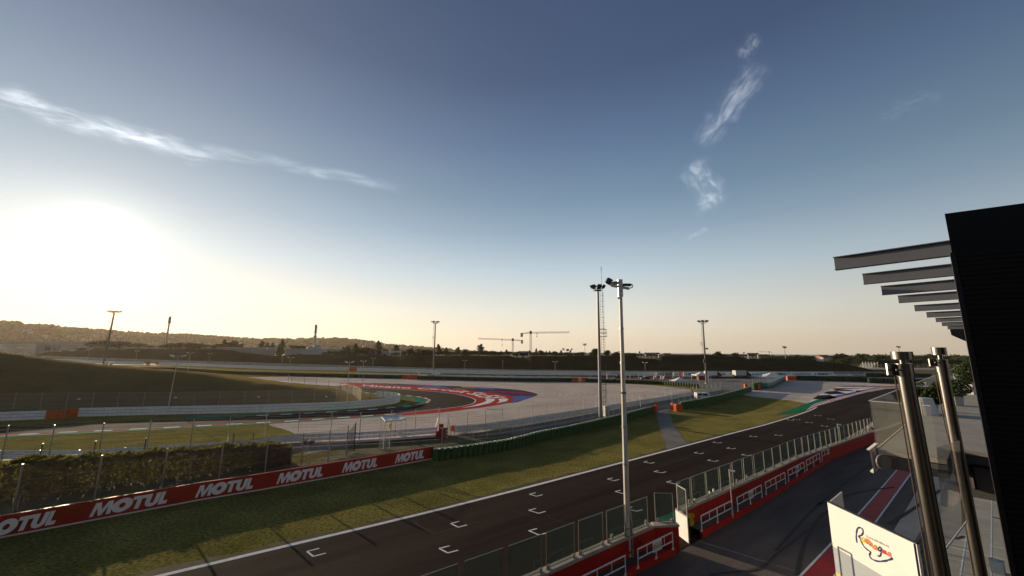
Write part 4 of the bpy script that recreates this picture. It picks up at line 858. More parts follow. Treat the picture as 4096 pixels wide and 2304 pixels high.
# ================================================================ PIT WALL
KB_ = [G(p) for p in ((2350, 2560), r(7, 1210, 1449), r(7, 1650, 1235))]; KF_ = [G(p) for p in (r(7, 1920, 1070), r(7, 2576, 700), r(8, 500, 370), r(8, 1090, 10), r(4, 1340, 1250))]
LW = [G(p, 0) for p in (r(7, 350, 1400), r(7, 1430, 930))]
PW_H = 1.55
def shiftz(P, z): return [Vector((p.x, p.y, z)) for p in P]
WN = [G(p, PW_H) for p in (r(7, -1100, 2030), r(7, 350, 1408), r(7, 700, 1250), r(7, 1430, 935))]; WF = [G(p, PW_H) for p in (r(7, 1700, 790), r(7, 1860, 715), r(7, 2576, 398), r(8, 300, 258), r(8, 1000, 8), r(4, 1200, 1290), r(4, 1340, 1235))]
def pitwall(name, label, W_, K_):
    t = thing(name, label, 'wall', Vector((W_[1].x, W_[1].y, 0))); A = shiftz(W_, 0)
    m = MB(); m.sweep(A, [(.0, 0), (0, PW_H-.12), (.32, PW_H-.12), (.32, 0)], closed=True); m.build('wall', MT['red'], t)
    m = MB(); m.sweep(A, [(-.10, PW_H-.12), (-.10, PW_H), (.42, PW_H), (.42, PW_H-.12)], closed=True); m.build('coping', MT['concrete'], t)
    m = MB(); m.sweep(A, [(-.03, .62), (-.03, .74), (-.001, .74), (-.001, .62)], closed=True); m.build('ledge', MT['red'], t)
    k = shiftz(K_, 0); m = MB(); m.sweep(k, [(-.0, 0), (0, .42), (.16, .42), (.16, 0)], closed=True); m.build('kerb', MT['red'], t)
    m = MB(); a0 = offset(shiftz(K_, .412), .14); b0 = offset(shiftz(W_, .412), .02); aa = resample(a0, 1.5); bb = []
    for p in aa:
        best = None
        for a, b in zip(b0, b0[1:]):
            d = b-a; u = max(0, min(1, (p-a).dot(d)/d.dot(d))); q = a+d*u
            if best is None or (q-p).length < best[0]: best = ((q-p).length, q)
        bb.append(best[1])
    m.strip(aa, bb); m.build('platform', MT['pit_asphalt'], t); return t
pwn = pitwall('pit_wall', 'near red pit wall with grey coping, from the bottom edge to the open gate', WN, KB_)
pwf = pitwall('pit_wall', 'far red pit wall running from the white gate to the end of the straight', WF, KF_)
p0, p1 = WN[-1], G(r(7, 1675, 925), PW_H)       # return of the near wall at the gate
m = MB(); a = Vector((p0.x, p0.y, 0)); b = Vector((p1.x, p1.y, 0)); m.sweep([a, b], [(0, 0), (0, PW_H-.12), (.3, PW_H-.12), (.3, 0)], closed=True); m.build('return_wall', MT['red'], pwn)
m = MB(); m.sweep([a, b], [(-.12, PW_H-.12), (-.12, PW_H), (.42, PW_H), (.42, PW_H-.12)], closed=True); m.build('coping', MT['concrete'], pwn)
GL = glass('screen_glass', (.13, .21, .17), .36)
SGH = None
def screen(a, b, h, label, group, w=.048, name='glass_screen'):
    """a,b foot points"""
    t = thing(name, label, 'glass screen', a, 0, group); d = (b-a).normalized(); up = Vector((0, 0, h)); m = MB()
    L_ = b-a
    m.beam(a+Vector((0, 0, 0)), a+up, w, w); m.beam(b, b+up, w, w); m.beam(a+up-d*w/2, b+up+d*w/2, w, w); m.beam(a+Vector((0, 0, .05))+d*w/2, b+Vector((0, 0, .05))-d*w/2, w, w*.8)
    m.build('frame', MT['frame'], t)
    q = MB(); q.add([a+d*w/2+Vector((0, 0, .08)), b-d*w/2+Vector((0, 0, .08)), b-d*w/2+up*.985, a+d*w/2+up*.985], [(0, 1, 2, 3)]); q.recalc = False; q.build('pane', GL, t)
    for e, sg in ((a, 1), (b, -1)):
        q = MB(); q.box(e+d*sg*.10+Vector((0, 0, 0)), (.17, .10, .17), math.atan2(d.y, d.x)); q.build('bracket', MT['concrete'], t)
    return t
def footpt(px): return G(px, PW_H)
# near run: measured feet of each pane
def wall_pt(W_, X, off_=.16):
    best = None
    for a, b in zip(W_, W_[1:]):
        for k in range(201):
            q = a.lerp(b, k/200); d = q-Vector((0, 0, H)); x = 2048+F*(d.dot(IX)/d.dot(_fw))
            if best is None or abs(x-X) < best[0]: best = (abs(x-X), q, (b-a).normalized())
    q, d = best[1], best[2]; return q+Vector((-d.y, d.x, 0))*off_
LABN = ['leftmost glass screen on the pit wall, at the bottom edge of the photo', 'second glass screen from the left at the bottom edge of the photo', 'glass screen second from the bottom left on the near pit wall', 'third glass screen from the left on the near pit wall', 'fourth glass screen from the left on the near pit wall', 'glass screen with number 6 just left of the tall white pole', 'glass screen with number 4 just right of the tall white pole']
feetN = [(-1120, -480), (-980, -545), (-461, -78), (-11, 320), (372, 655), (702, 945), (985, 1165), (1205, 1395)]
feetN = feetN[1:]
hN = 1.62
plates = {5: '6', 6: '4'}
def numplate(t, p, d, ch):
    q = MB(); q.box(p, (.16, .03, .26), math.atan2(d.y, d.x)); q.build('number_plate', MT['white'], t)
    v, f = textmesh(ch, offset=.02); n = Vector((d.y, -d.x, 0))
    q = MB(); q.recalc = False; q.add([p+d*((a-.5)*.10)+Vector((0, 0, .04+b*.18))+n*.022 for a, b in v], f); q.build('number', MT['black'], t)
for k, (x0, x1) in enumerate(feetN):
    a = wall_pt(WN, r(7, x0, 0)[0]); b = wall_pt(WN, r(7, x1, 0)[0])
    t = screen(a, b, hN, LABN[k], 'glass screens on the near pit wall')
    if k in plates: d = (b-a).normalized(); e = (b-d*.28 if k == 6 else a+d*.32); numplate(t, e+Vector((0, 0, .12))+Vector((d.y, -d.x, 0))*.05, d, plates[k])
a = G(r(7, 1448, 895), PW_H); b = G(r(7, 1630, 900), PW_H); screen(a, b, 1.62, 'glass screen on the short wall return left of the white gate', 'glass screens at the gate')
# far run
tops = [(7, 1670), (7, 1838), (7, 1990), (7, 2125), (7, 2250), (7, 2363), (7, 2468), (7, 2566), (8, 77), (8, 157), (8, 232), (8, 303), (8, 372), (8, 436), (8, 496), (8, 553), (8, 608), (8, 655), (8, 705), (8, 750), (8, 795), (8, 838), (8, 880), (8, 920), (8, 958), (8, 995), (8, 1030), (8, 1062)]
ordw = ['first', 'second', 'third', 'fourth', 'fifth', 'sixth', 'seventh', 'eighth', 'ninth', 'tenth', 'eleventh', 'twelfth', 'thirteenth', 'fourteenth', 'fifteenth', 'sixteenth', 'seventeenth', 'eighteenth', 'nineteenth', 'twentieth', 'twenty-first', 'twenty-second', 'twenty-third', 'twenty-fourth', 'twenty-fifth', 'twenty-sixth', 'twenty-seventh', 'twenty-eighth']
for k in range(len(tops)-1):
    a = wall_pt(WF, r(*tops[k], 0)[0]+1); b = wall_pt(WF, r(*tops[k+1], 0)[0]-(5 if k < 6 else 1.5))
    t = screen(a, b, 1.72, '%s glass screen from the white gate on the far pit wall' % ordw[k], 'glass screens on the far pit wall', w=.045 if k < 6 else .026)
    d = (b-a).normalized()
    if k == 0: numplate(t, b-d*.3+Vector((0, 0, .10))+Vector((d.y, -d.x, 0))*.05, d, '1')
    if k == 4: numplate(t, a+d*.5+Vector((0, 0, .10))+Vector((d.y, -d.x, 0))*.05, d, '1')
    if k == 5: numplate(t, a+d*.3+Vector((0, 0, .10))+Vector((d.y, -d.x, 0))*.05, d, '8')
# monitor shelves seen through some panes
# gate leaf: white door swung open with its own glass, lit by the low sun
ga = G(r(7, 1690, 985), 0)
gt0 = G(r(7, 1650, 783), PW_H); gt1 = G(r(7, 1768, 862), PW_H)
a = Vector((gt0.x, gt0.y, 0)); b = Vector((gt1.x, gt1.y, 0)); gd = (b-a).normalized()
gate = thing('pit_gate', 'open white pit gate leaf with a framed glass pane on top, lit by the sun', 'gate', a)
m = MB(); n_ = Vector((-gd.y, gd.x, 0))*.05; m.hexa([a-n_+Vector((0, 0, .06)), b-n_+Vector((0, 0, .06)), b+n_+Vector((0, 0, .06)), a+n_+Vector((0, 0, .06)), a-n_+Vector((0, 0, PW_H)), b-n_+Vector((0, 0, PW_H)), b+n_+Vector((0, 0, PW_H)), a+n_+Vector((0, 0, PW_H))]); m.build('leaf', MT['white'], gate)
m = MB(); up = Vector((0, 0, 1.65)); A_ = a+Vector((0, 0, PW_H))+gd*.25; B_ = b+Vector((0, 0, PW_H))-gd*.02
m.beam(A_, A_+up, .06, .06); m.beam(B_, B_+up, .06, .06); m.beam(A_+up, B_+up, .06, .06); m.beam(A_+Vector((0, 0, .04)), B_+Vector((0, 0, .04)), .05, .05); fr_ = m.build('glass_frame', MT['steel'], gate)
m = MB(); m.recalc = False; m.add([A_+Vector((0, 0, .07)), B_+Vector((0, 0, .07)), B_+up*.98, A_+up*.98], [(0, 1, 2, 3)]); q = m.build('pane', glass('gate_glass', (.30, .34, .32), .07), gate)
m = MB(); m.box(b+gd*.05, (.1, .1, PW_H), 0); m.build('edge_post', MT['dark'], gate)
# yellow jacket-like flag cloth hanging behind the gate
c = G(r(7, 1800, 975), .5); m = MB(); pts = []
for i in range(7):
    for j in range(6): pts.append(c+Vector((.05*math.sin(i*2.1+j), -.1+.05*math.cos(j*1.7+i), 0))+gd.cross(Vector((0, 0, 1)))*0+Vector(((j-2.5)*.085*(1-.12*i/6), 0, 1.0-i*.13)))
for i in range(6):
    for j in range(5): m.f.append((i*6+j, i*6+j+1, (i+1)*6+j+1, (i+1)*6+j)); m.m.append(0)
m.v = pts; m.recalc = False; tag(m.build('yellow_flag', mat('yellow_cloth', (.55, .42, .02), .8, var=.3, scale=6), origin=c, smooth=True), 'crumpled yellow flag cloth hanging behind the white gate', 'flag')
# painted green run-off behind the gate screen
P = Gs([r(7, 1470, 870), r(7, 1650, 795), r(7, 1700, 830), r(7, 1650, 905), r(7, 1500, 905)])
for p in P: p.z = .03
struct(MB().poly(P), 'green_paint', MT['green'])
# ---- white railings on the platform
def railing(p0, p1, label, sign=False, mid=(.25, .5)):
    h = .95; d = (p1-p0).normalized(); t = thing('platform_railing', label, 'railing', p0, 0, 'white railings on the pit wall platform'); L_ = (p1-p0).length; up = Vector((0, 0, h))
    m = MB(); m.beam(p0+up, p1+up, .05, .05); m.build('top_rail', MT['white'], t)
    m = MB(); m.beam(p0+up*.5, p1+up*.5, .045, .045); m.build('middle_rail', MT['white'], t)
    for u in (0, .5, 1):
        q = p0.lerp(p1, u); m = MB(); m.beam(q, q+up, .05, .05); m.prism([q+d*-.12, q+d*.12, q+Vector((0, 0, .22))], Vector((-d.y, d.x, 0))*.03); m.build('post', MT['white'], t)
    for u in (.25, .75):
        q = p0.lerp(p1, u); m = MB(); m.beam(q+up*.5, q+up, .035, .035); m.build('spindle', MT['white'], t)
    if sign:
        n = Vector((d.y, -d.x, 0)); c = p0.lerp(p1, .52)+n*.05; w = .86; hh = .52
        m = MB(); m.box(c+Vector((0, 0, h*.44)), (w, .03, hh), math.atan2(d.y, d.x)); sg = m.build('sign_board', MT['white'], t)
        base = c-d*w*.32+n*.02+Vector((0, 0, h*.44+.12)); v, f = textmesh('TRACK IN', offset=.03)
        q = MB(); q.recalc = False; q.add([base+d*(a*w*.72)+Vector((0, 0, .05+b*.18)) for a, b in v], f); q.build('lettering', MT['black'], t)
        q = MB(); o = base+Vector((0, 0, -.02)); ww = w*.78; bar = .018; q.recalc = False
        for x0, z0, x1, z1 in ((-.02, 0, ww, bar), (-.02, .31, ww, .31+bar), (ww-bar, 0, ww, .31)): q.add([o+d*x0+Vector((0, 0, z0)), o+d*x1+Vector((0, 0, z0)), o+d*x1+Vector((0, 0, z1)), o+d*x0+Vector((0, 0, z1))], [(0, 1, 2, 3)])
        q.add([o+d*-.02+Vector((0, 0, -.03)), o+d*-.02+Vector((0, 0, .36)), o+d*-.13+Vector((0, 0, .165))], [(0, 1, 2)])
        q.build('arrow', MT['black'], t)
    return t
RL = [((7, 540, 1772), (7, 1145, 1445), 0, 'white railing nearest the bottom edge of the photo'), ((7, 1272, 1375), (7, 1622, 1185), 1, 'white railing with the big TRACK IN sign left of the gate opening'),
      ((7, 1912, 1003), (7, 2218, 835), 0, 'first white railing right of the gate, crossed by a slim post'), ((7, 2275, 800), (7, 2518, 660), 1, 'white railing with the second TRACK IN sign'), ((7, 2560, 632), (8, 180, 520), 0, 'plain railing right of the second sign'),
      ((8, 210, 498), (8, 372, 405), 1, 'white railing with the third TRACK IN sign'), ((8, 395, 388), (8, 528, 308), 0, 'plain railing between the third and fourth signs'), ((8, 548, 293), (8, 662, 225), 1, 'white railing with the fourth TRACK IN sign'),
      ((8, 682, 212), (8, 770, 155), 0, 'plain railing behind the second slim lamp post'), ((8, 785, 145), (8, 862, 100), 1, 'white railing with the fifth TRACK IN sign'), ((8, 880, 92), (8, 945, 50), 0, 'far plain railing near the glass balcony'), ((8, 960, 42), (8, 1010, 12), 1, 'farthest signed railing near the glass balcony'), ((4, 1000, 1335), (4, 1060, 1290), 0, 'last railing before the glass balcony')]
for a, b, sg, lb in RL: railing(G(r(*a), .42), G(r(*b), .42), lb, bool(sg))
for b, t, lb in (((7, 2225, 862), (7, 2175, 375), 'slim grey post with a small head beside the first far railing'), ((8, 732, 190), (4, 690, 1245), 'slim grey post with a small head further along the pit wall')):
    p = G(r(*b), .42); h = ht(p, r(*t)); h = min(h, 4.8); q = thing('slim_lamp_post', lb, 'lamp post', p); m = MB(); m.tube([p, p+Vector((0, 0, h))], .04, 8); m.build('pole', MT['pole'], q); m = MB(); m.box(p+Vector((.12, -.1, h-.12)), (.4, .14, .09), -.7); m.build('lamp_head', MT['white'], q)
# cans, boxes fixed on the inner face of the pit wall
for k, (i, x, y) in enumerate(((7, 1993, 625), (7, 2083, 640), (7, 2360, 508), (7, 2030, 600), (7, 1842, 700), (7, 1690, 1), (8, 222, 290), (8, 120, 352))):
    if k == 5: continue
    p = G(r(i, x, y), PW_H if y < 700 and k in (0, 3, 4) else 1.1); m = MB(); m.box(p, (.14, .14, .16)); m.box(p+Vector((0, 0, .16)), (.09, .09, .05)); tag(m.build('junction_box', MT['white'] if k in (0, 3, 4) else MT['dark'], origin=p), ['small bright box on the coping right of the third far screen', 'small dark box on the red wall under the third far screen', 'small dark box on the red wall under the fifth far screen', 'small bright box on the coping left of the third far screen', 'small bright box on the coping beside the first far screen', '', 'small dark box high on the red wall near the fourth signed railing', 'small dark box on the red wall above the third signed railing'][k], 'box')
# ================================================================ HEDGE behind the red wall
def leafcloud(mb, pts_fn, n, size, mi=0):
    for _ in range(n):
        p = pts_fn(); a = Vector((random.gauss(0, 1), random.gauss(0, 1), random.gauss(0, 1))).normalized(); b = a.cross(Vector((random.gauss(0, 1), random.gauss(0, 1), random.gauss(0, 1)))).normalized()
        sz = size*random.uniform(.6, 1.3); o = len(mb.v)
        mb.v += [p-a*sz*.5, p+b*sz*.35, p+a*sz*.6, p-b*sz*.35]; mb.f.append((o, o+1, o+2, o+3)); mb.m.append(mi)
HG = [G(p) for p in ((-800, 2090), r(5, 0, 690), r(5, 500, 640), r(5, 1100, 560), r(5, 1700, 480), r(5, 2200, 425), r(6, 0, 385), r(6, 200, 350), r(6, 345, 330))]
HGt = [2.3, 2.6, 2.6, 2.55, 2.5, 2.4, 2.1, 1.9, 1.7]
hb = thing('hedge', 'long leafy hedge with glinting leaf tops behind the red wall', 'hedge', HG[3])
def hpt():
    k = random.random()*(len(HG)-1); i = int(k); u = k-i; p = HG[i].lerp(HG[i+1], u); h = HGt[i]*(1-u)+HGt[i+1]*u
    d = (HG[i+1]-HG[i]).normalized(); n = Vector((-d.y, d.x, 0)); w = .85
    lump = .38*noise.noise(Vector((p.x*.7, p.y*.7, 0)))+.22*noise.noise(Vector((p.x*2.5, p.y*2.5, 5)))
    face = random.random()
    if face < .45: q = p+n*random.uniform(-.25, .18)+Vector((0, 0, random.uniform(.03, h))); q -= n*lump
    elif face < .8: q = p+n*random.uniform(-.1, w*2)+Vector((0, 0, h+lump+random.uniform(-.18, .12)))
    else: q = p+n*(w*2)+Vector((0, 0, random.uniform(.1, h)))
    return q
m = MB(); m.recalc = False; leafcloud(m, hpt, 60000, .17); m.build('foliage', MT['hedge'], hb)
m = MB(); Q = resample(HG, .8)
n_ = offset(HG, .75); Hc = MB(); Hc.sweep(n_, [(-.25, .3), (-.3, 1.9), (.4, 1.9), (.35, .3)], closed=True)
for p in resample(offset(HG, .6), 1.6): m.tube([p, p+Vector((random.uniform(-.1, .1), 0, .8)), p+Vector((random.uniform(-.3, .3), random.uniform(-.2, .2), 1.7))], [.05, .04, .02], 5)
o = m.build('stems', MT['bark'], hb); o['kind'] = 'stuff'
# scrub and earth at the foot of it
sheet('bare_earth', MT['earth'], [(-900, 2330), r(5, 0, 835), r(5, 1000, 650), r(5, 2000, 520), r(6, 0, 430), r(6, 900, 270), r(6, 1780, 150), r(6, 1700, 115), r(6, 1000, 175), r(6, 400, 330), r(6, 0, 370), r(5, 1000, 540), r(5, 0, 650), (-900, 2050)], 3)
# ================================================================ gate, tent and mesh pillars in the fence gap
P = [G(r(6, 470, 330)), G(r(6, 730, 295))]
t = thing('wire_gate', 'wire mesh gate leaf with a diagonal rod behind the red wall', 'gate', P[0]); m = MB()
a, b = P; up = Vector((0, 0, 1.9)); m.tube([a, a+up, b+up, b], .03, 6); m.tube([a+up*.08, b+up*.08], .025, 6); m.build('frame', MT['steel'], t)
m = MB(); m.tube([a+up*.35, b+up*.98], .02, 5); m.build('diagonal', MT['steel'], t)
for k in (.25, .5, .75): m = MB(); m.tube([a.lerp(b, k), a.lerp(b, k)+up*.6], .018, 5); m.build('bar', MT['steel'], t)
for b0, b1, tp, lb in (((6, 905, 235), (6, 985, 195), (2, 1005, 1240), 'dark mesh gate panel swung open beside the fence gap'),):
    a = G(r(*b0)); b = G(r(*b1)); h = 3.0; t = thing('mesh_gate', lb, 'gate', a); m = MB(); m.tube([a, a+Vector((0, 0, h*.85))], .06, 6); m.tube([b, b+Vector((0, 0, h+.3))], .06, 6); m.build('frame', MT['dark'], t)
    m = MB(); m.strip([a+Vector((0, 0, .1)), b+Vector((0, 0, .1))], [a+Vector((0, 0, h*.85)), b+Vector((0, 0, h+.25))]); o = m.build('mesh', wiremesh('rusty_mesh', (.10, .06, .04), .10, .15, .2), t)
    uvl = o.data.uv_layers.new(name='UVMap')
    for l in o.data.loops: v = o.data.vertices[l.vertex_index].co; uvl.data[l.index].uv = (v.x*1.3, v.z)
for i, (x0, x1, yb, yt, lb) in enumerate(((1235, 1272, 180, 1320, 'pale lattice pillar left of the pair by the marshal tent'), (1285, 1330, 182, 1322, 'pale lattice pillar right of the pair by the marshal tent'))):
    a = G(r(6, x0, yb)); h = ht(a, r(2, x0, yt)); w = (G(r(6, x1, yb))-a).length; t = thing('lattice_pillar', lb, 'pillar', a, 0, 'pale lattice pillars'); m = MB()
    cs_ = [a+Vector((u, v, 0)) for u, v in ((0, 0), (w, 0), (w, w), (0, w))]
    for c in cs_: m.tube([c, c+Vector((0, 0, h))], .022, 5)
    m.build('upright', MT['steel'], t); m = MB(); nz = 10
    for k in range(nz):
        for q in range(4):
            c0 = cs_[q]+Vector((0, 0, h*k/nz)); c1 = cs_[(q+1) % 4]+Vector((0, 0, h*(k+1)/nz)); m.tube([c0, c1], .012, 4)
    m.build('lacing', MT['white'], t); m = MB()
    for q in range(4): m.tube([cs_[q]+Vector((0, 0, h)), cs_[q]+Vector((random.uniform(-.15, .15), 0, h+.3))], .015, 4)
    m.build('loose_end', MT['white'], t)
# marshal shelter with white canopy
a = G(r(2, 1290, 1405)); b = G(r(2, 1502, 1380)); t = thing('shelter_canopy', 'open marshal shelter with a sagging white canopy roof by the track fence', 'shelter', a)
d = (b-a); L_ = d.length; d.normalize(); n_ = Vector((-d.y, d.x, 0))*2.2; hT = 2.35
cn = [a, b, b+n_, a+n_]
for c in cn+[a+d*L_/2]: m = MB(); m.tube([c, c+Vector((0, 0, hT))], .03, 6); m.build('leg', MT['steel'], t)
m = MB(); A = []; 
for i in range(9):
    row = []
    for j in range(5):
        u = i/8; v = j/4; row.append(a.lerp(b, u)+n_*v+Vector((0, 0, hT+.1+.28*v-.10*math.sin(u*math.pi)*math.sin(v*math.pi)-.03*math.sin(u*12))))
    A.append(row)
for i in range(8):
    for j in range(4): m.add([A[i][j], A[i+1][j], A[i+1][j+1], A[i][j+1]], [(0, 1, 2, 3)])
m.recalc = False; m.build('roof_sheet', MT['white'], t, smooth=True)
m = MB(); m.strip([x[0] for x in A], [x[0]-Vector((0, 0, .18)) for x in A]); m.strip([A[0][j] for j in range(5)], [A[0][j]-Vector((0, 0, .18)) for j in range(5)]); m.build('valance', MT['white'], t)
p = G(r(2, 1448, 1365)); m = MB(); m.box(p, (.5, .5, .7)); tag(m.build('black_box', MT['dark'], origin=p), 'black box standing under the white shelter canopy', 'box')
p = a.lerp(b, .35)+n_*.6
m = MB(); m.tube([p+Vector((0, 0, .9)), p+Vector((0, 0, 1.2)), p+Vector((0, 0, 1.7)), p+Vector((0, 0, 1.9))], [.14, .2, .16, .04], 8); tag(m.build('yellow_flag', mat('pale_yellow_cloth', (.62, .48, .20), .8), origin=p), 'furled pale yellow flag hanging under the shelter canopy', 'flag')
# football-goal-like pipe frame and cabinet by the ladder mast
a = G(r(3, 1296, 1100)); h = ht(a, r(3, 1296, 970)); m = MB(); m.tube([a, a+Vector((0, 0, h)), a+Vector((1.6, .9, h))], .07, 6); tag(m.build('bracket_post', MT['pole'], origin=a), 'white bent post with a short arm behind the tyre wall', 'post')
a = G(r(3, 952, 1190)); t = thing('electric_cabinet', 'grey steel cabinet at the foot of the ladder mast', 'cabinet', a); hh = ht(a, r(3, 950, 1066)); m = MB(); m.box(a, (.95, .8, hh-.06), .3); m.build('body', MT['pole'], t); m = MB(); m.box(a+Vector((0, 0, hh-.06)), (1.02, .88, .06), .3); m.build('lid', MT['steel'], t)
# ================================================================ LIGHT MASTS
def flood(mb, c, yaw, w=.55, h=.42, tilt=.6):
    R = Matrix.Rotation(yaw, 3, 'Z')@Matrix.Rotation(tilt, 3, 'X')
    q = [c+R@Vector((x*w/2, y*.11, z*h/2)) for z in (-1, 1) for x, y in ((-1, -1), (1, -1), (1, 1), (-1, 1))]; q2 = [c+R@Vector((x*w/2*.7, .2, z*h/2*.7)) for x, z in ((-1, -1), (1, -1), (1, 1), (-1, 1))]
    mb.hexa(q); mb.add(q2+[q[3], q[2], q[6], q[7]], [(0, 1, 2, 3), (0, 4, 5, 1), (1, 5, 6, 2), (2, 6, 7, 3), (3, 7, 4, 0)])
def mast(name, label, base, top_px, r0, r1, heads=6, plat=1.2, ladder=None, cages=(), head_scale=1.0, group='floodlight masts', lean=None, nsides=12, pm='mastgrey'):
    t = thing(name, label, 'floodlight mast', base, 0, group)
    top = PD(top_px, base.y); 
    m = MB(); m.tube([base, base.lerp(top, .5), top], [r0, (r0+r1)/2, r1], nsides); m.build('pole', MT[pm], t)
    m = MB(); m.box(base, (r0*3.4, r0*3.4, .12)); m.build('base_plate', MT['steel'], t)
    s_ = head_scale; m = MB()
    m.box(top-Vector((0, 0, .0)), (plat*s_, plat*s_, .12*s_)); 
    for z in (.45, .9):
        pts = [top+Vector((x*plat/2*s_, y*plat/2*s_, z*s_)) for x, y in ((-1, -1), (1, -1), (1, 1), (-1, 1), (-1, -1))]; m.tube(pts, .035*s_, 5)
    for x, y in ((-1, -1), (1, -1), (1, 1), (-1, 1)): m.tube([top+Vector((x*plat/2*s_, y*plat/2*s_, 0)), top+Vector((x*plat/2*s_, y*plat/2*s_, .95*s_))], .035*s_, 5)
    m.build('platform', MT['dark'], t)
    for k in range(heads):
        a = 2*math.pi*(k+.3)/heads; m = MB(); c = top+Vector((math.cos(a)*plat*.95*s_, math.sin(a)*plat*.95*s_, .75*s_)); flood(m, c, a+math.pi/2, .75*s_, .6*s_); m.tube([top+Vector((0, 0, .9*s_)), c], .04*s_, 4); m.build('floodlight', MT['dark'], t)
    if ladder:
        dx = Vector((ladder, -.1, 0)); ax = (top-base); n = int(ax.length/.5); w = .22
        m = MB()
        for sg in (-1, 1): m.tube([base+dx+Vector((sg*w, 0, 1)), top+dx*.8+Vector((sg*w, 0, 0))], .025, 4)
        for k in range(2, n): c = base.lerp(top, k/n)+dx; m.tube([c-Vector((w, 0, 0)), c+Vector((w, 0, 0))], .02, 4)
        m.build('ladder', MT['dark'], t); m = MB()
        for k in range(6, n, 2):
            c = base.lerp(top, k/n)+dx; m.tube([c+Vector((-w, 0, 0)), c+Vector((-.32, -.35, 0)), c+Vector((0, -.7, 0)), c+Vector((.32, -.35, 0)), c+Vector((w, 0, 0))], .018, 4, cap=False)
        for x, y in ((-.32, -.35), (0, -.7), (.32, -.35)): m.tube([base.lerp(top, 6/n)+dx+Vector((x, y, 0)), top+dx*.8+Vector((x, y, 0))], .014, 4)
        m.build('safety_cage', MT['dark'], t)
        for u in cages:
            c = base.lerp(top, u)+Vector((0, 0, 0)); m = MB(); ww = 1.35; sg = 1 if ladder > 0 else -1
            for z in (0, .7, 1.35): 
                pts = [c+Vector((sg*.1, -.5, z)), c+Vector((sg*ww, -.5, z)), c+Vector((sg*ww, .5, z)), c+Vector((sg*.1, .5, z))]; m.tube(pts, .03, 4)
            for x, y in ((ww, -.5), (ww, .5)): m.tube([c+Vector((sg*x, y, 0)), c+Vector((sg*x, y, 1.35))], .03, 4)
            m.box(c+Vector((sg*ww*.55, 0, -.04)), (ww, 1.0, .06)); m.build('landing', MT['dark'], t)
    return t, top
MT['beam0'] = mat('mast_mid_grey', (.30, .28, .26), .5, metal=.2, var=.2, scale=2)
t, top = mast('floodlight_mast', 'tall mast with ladder and floodlight ring, just left of the white pole', G((2403, 1677)), s(4, 1036, -390) if False else (2391.5, 1163), .33, .20, heads=7, plat=1.3, ladder=.75, cages=(.63,), head_scale=1.0, pm='beam0')
m = MB(); a = top+Vector((.75, 0, .8)); m.tube([a, a+Vector((0, 0, 3.6))], .025, 4); m.tube([a+Vector((0, 0, 3.0)), a+Vector((.02, 0, 3.9))], .05, 4); m.build('antenna', MT['dark'], t)
for (z, ww) in ((5.6, 1.6), (3.4, 1.6)):
    pass
mast('floodlight_mast', 'distant floodlight mast in the glare at the left, beyond the near bank', G((415, 1459)), (457, 1252), .62, .38, heads=8, plat=2.6, ladder=-1.0, cages=(.68,), head_scale=1.45)
mast('floodlight_mast', 'distant floodlight mast beside the small white pavilion', G((1734.7, 1489)), (1742, 1294), .45, .26, heads=6, plat=1.9, ladder=-.8, cages=(.68,), head_scale=1.25)
t, top = mast('floodlight_mast', 'floodlight mast on the paved lot beside the tents', G((2827, 1533)), (2812, 1293), .36, .22, heads=8, plat=1.8, ladder=-.75, cages=(.62,), head_scale=1.1)
b_ = G((2827, 1533)); c = b_.lerp(top, .57)+Vector((.9, 0, 0)); m = MB(); flood(m, c, 2.5, .9, .6); m.tube([b_.lerp(top, .57), c], .05, 4); m.build('floodlight', MT['dark'], t)
for k in range(9): m = MB(); c = b_.lerp(top, .24+.02*k)+Vector((-.55, -.1, 0)); m.box(c, (.45, .3, .28)); 
c = b_.lerp(top, .33)+Vector((-.5, -.1, 0)); m = MB(); m.box(c, (.5, .4, 1.6)); m.build('control_box', MT['dark'], t)
# telescopic white pole in the foreground, standing on the pit wall
pb = wall_pt(WN, 2519, .15); pb = Vector((pb.x, pb.y, .4)); ptop = PD((2482, 1180), pb.y)
t = thing('lighting_pole', 'tall weathered white segmented pole with floodlights standing at the near pit wall', 'light pole', pb)
fr = [0, .10, .33, .47, .60, .72, .86, 1.0]; rad_ = [.185, .175, .165, .155, .145, .132, .12]
PWt = mat('pole_weathered', (.62, .60, .57), .55, col2=(.40, .35, .30), scale=1.1, stretch=(3, 3, .35), metal=.1)
for k in range(7):
    a = pb.lerp(ptop, fr[k]); b = pb.lerp(ptop, fr[k+1]); m = MB(); m.tube([a, b], [rad_[k], rad_[k]*.97], 8); m.build('pole_segment', PWt, t)
    m = MB(); m.tube([b-Vector((0, 0, .05)), b+Vector((0, 0, .04))], rad_[k]*1.08, 10); m.build('collar', MT['steel'] if k not in (3,) else MT['bark'], t)
m = MB(); m.tube([ptop-Vector((0, 0, .1)), ptop+Vector((0, 0, 1.0))], .17, 12); m.build('head_sleeve', MT['steel'], t)
hd = ptop+Vector((0, 0, 1.05)); dep = pb.y
def HP(X, Y): return PD((2250+X*400/1449, 1020+Y*400/1449), dep)
m = MB(); m.beam(HP(700, 440), HP(965, 487), .18, .14); m.build('cross_arm', MT['steel'], t)
m = MB(); m.beam(HP(700, 440), HP(668, 405), .10, .10); m.beam(HP(735, 435), HP(705, 375), .08, .08); m.build('side_arm', MT['steel'], t)
m = MB(); c = HP(680, 385); flood(m, c, 1.1, .50, .40, .5); m.build('floodlight', MT['dark'], t)
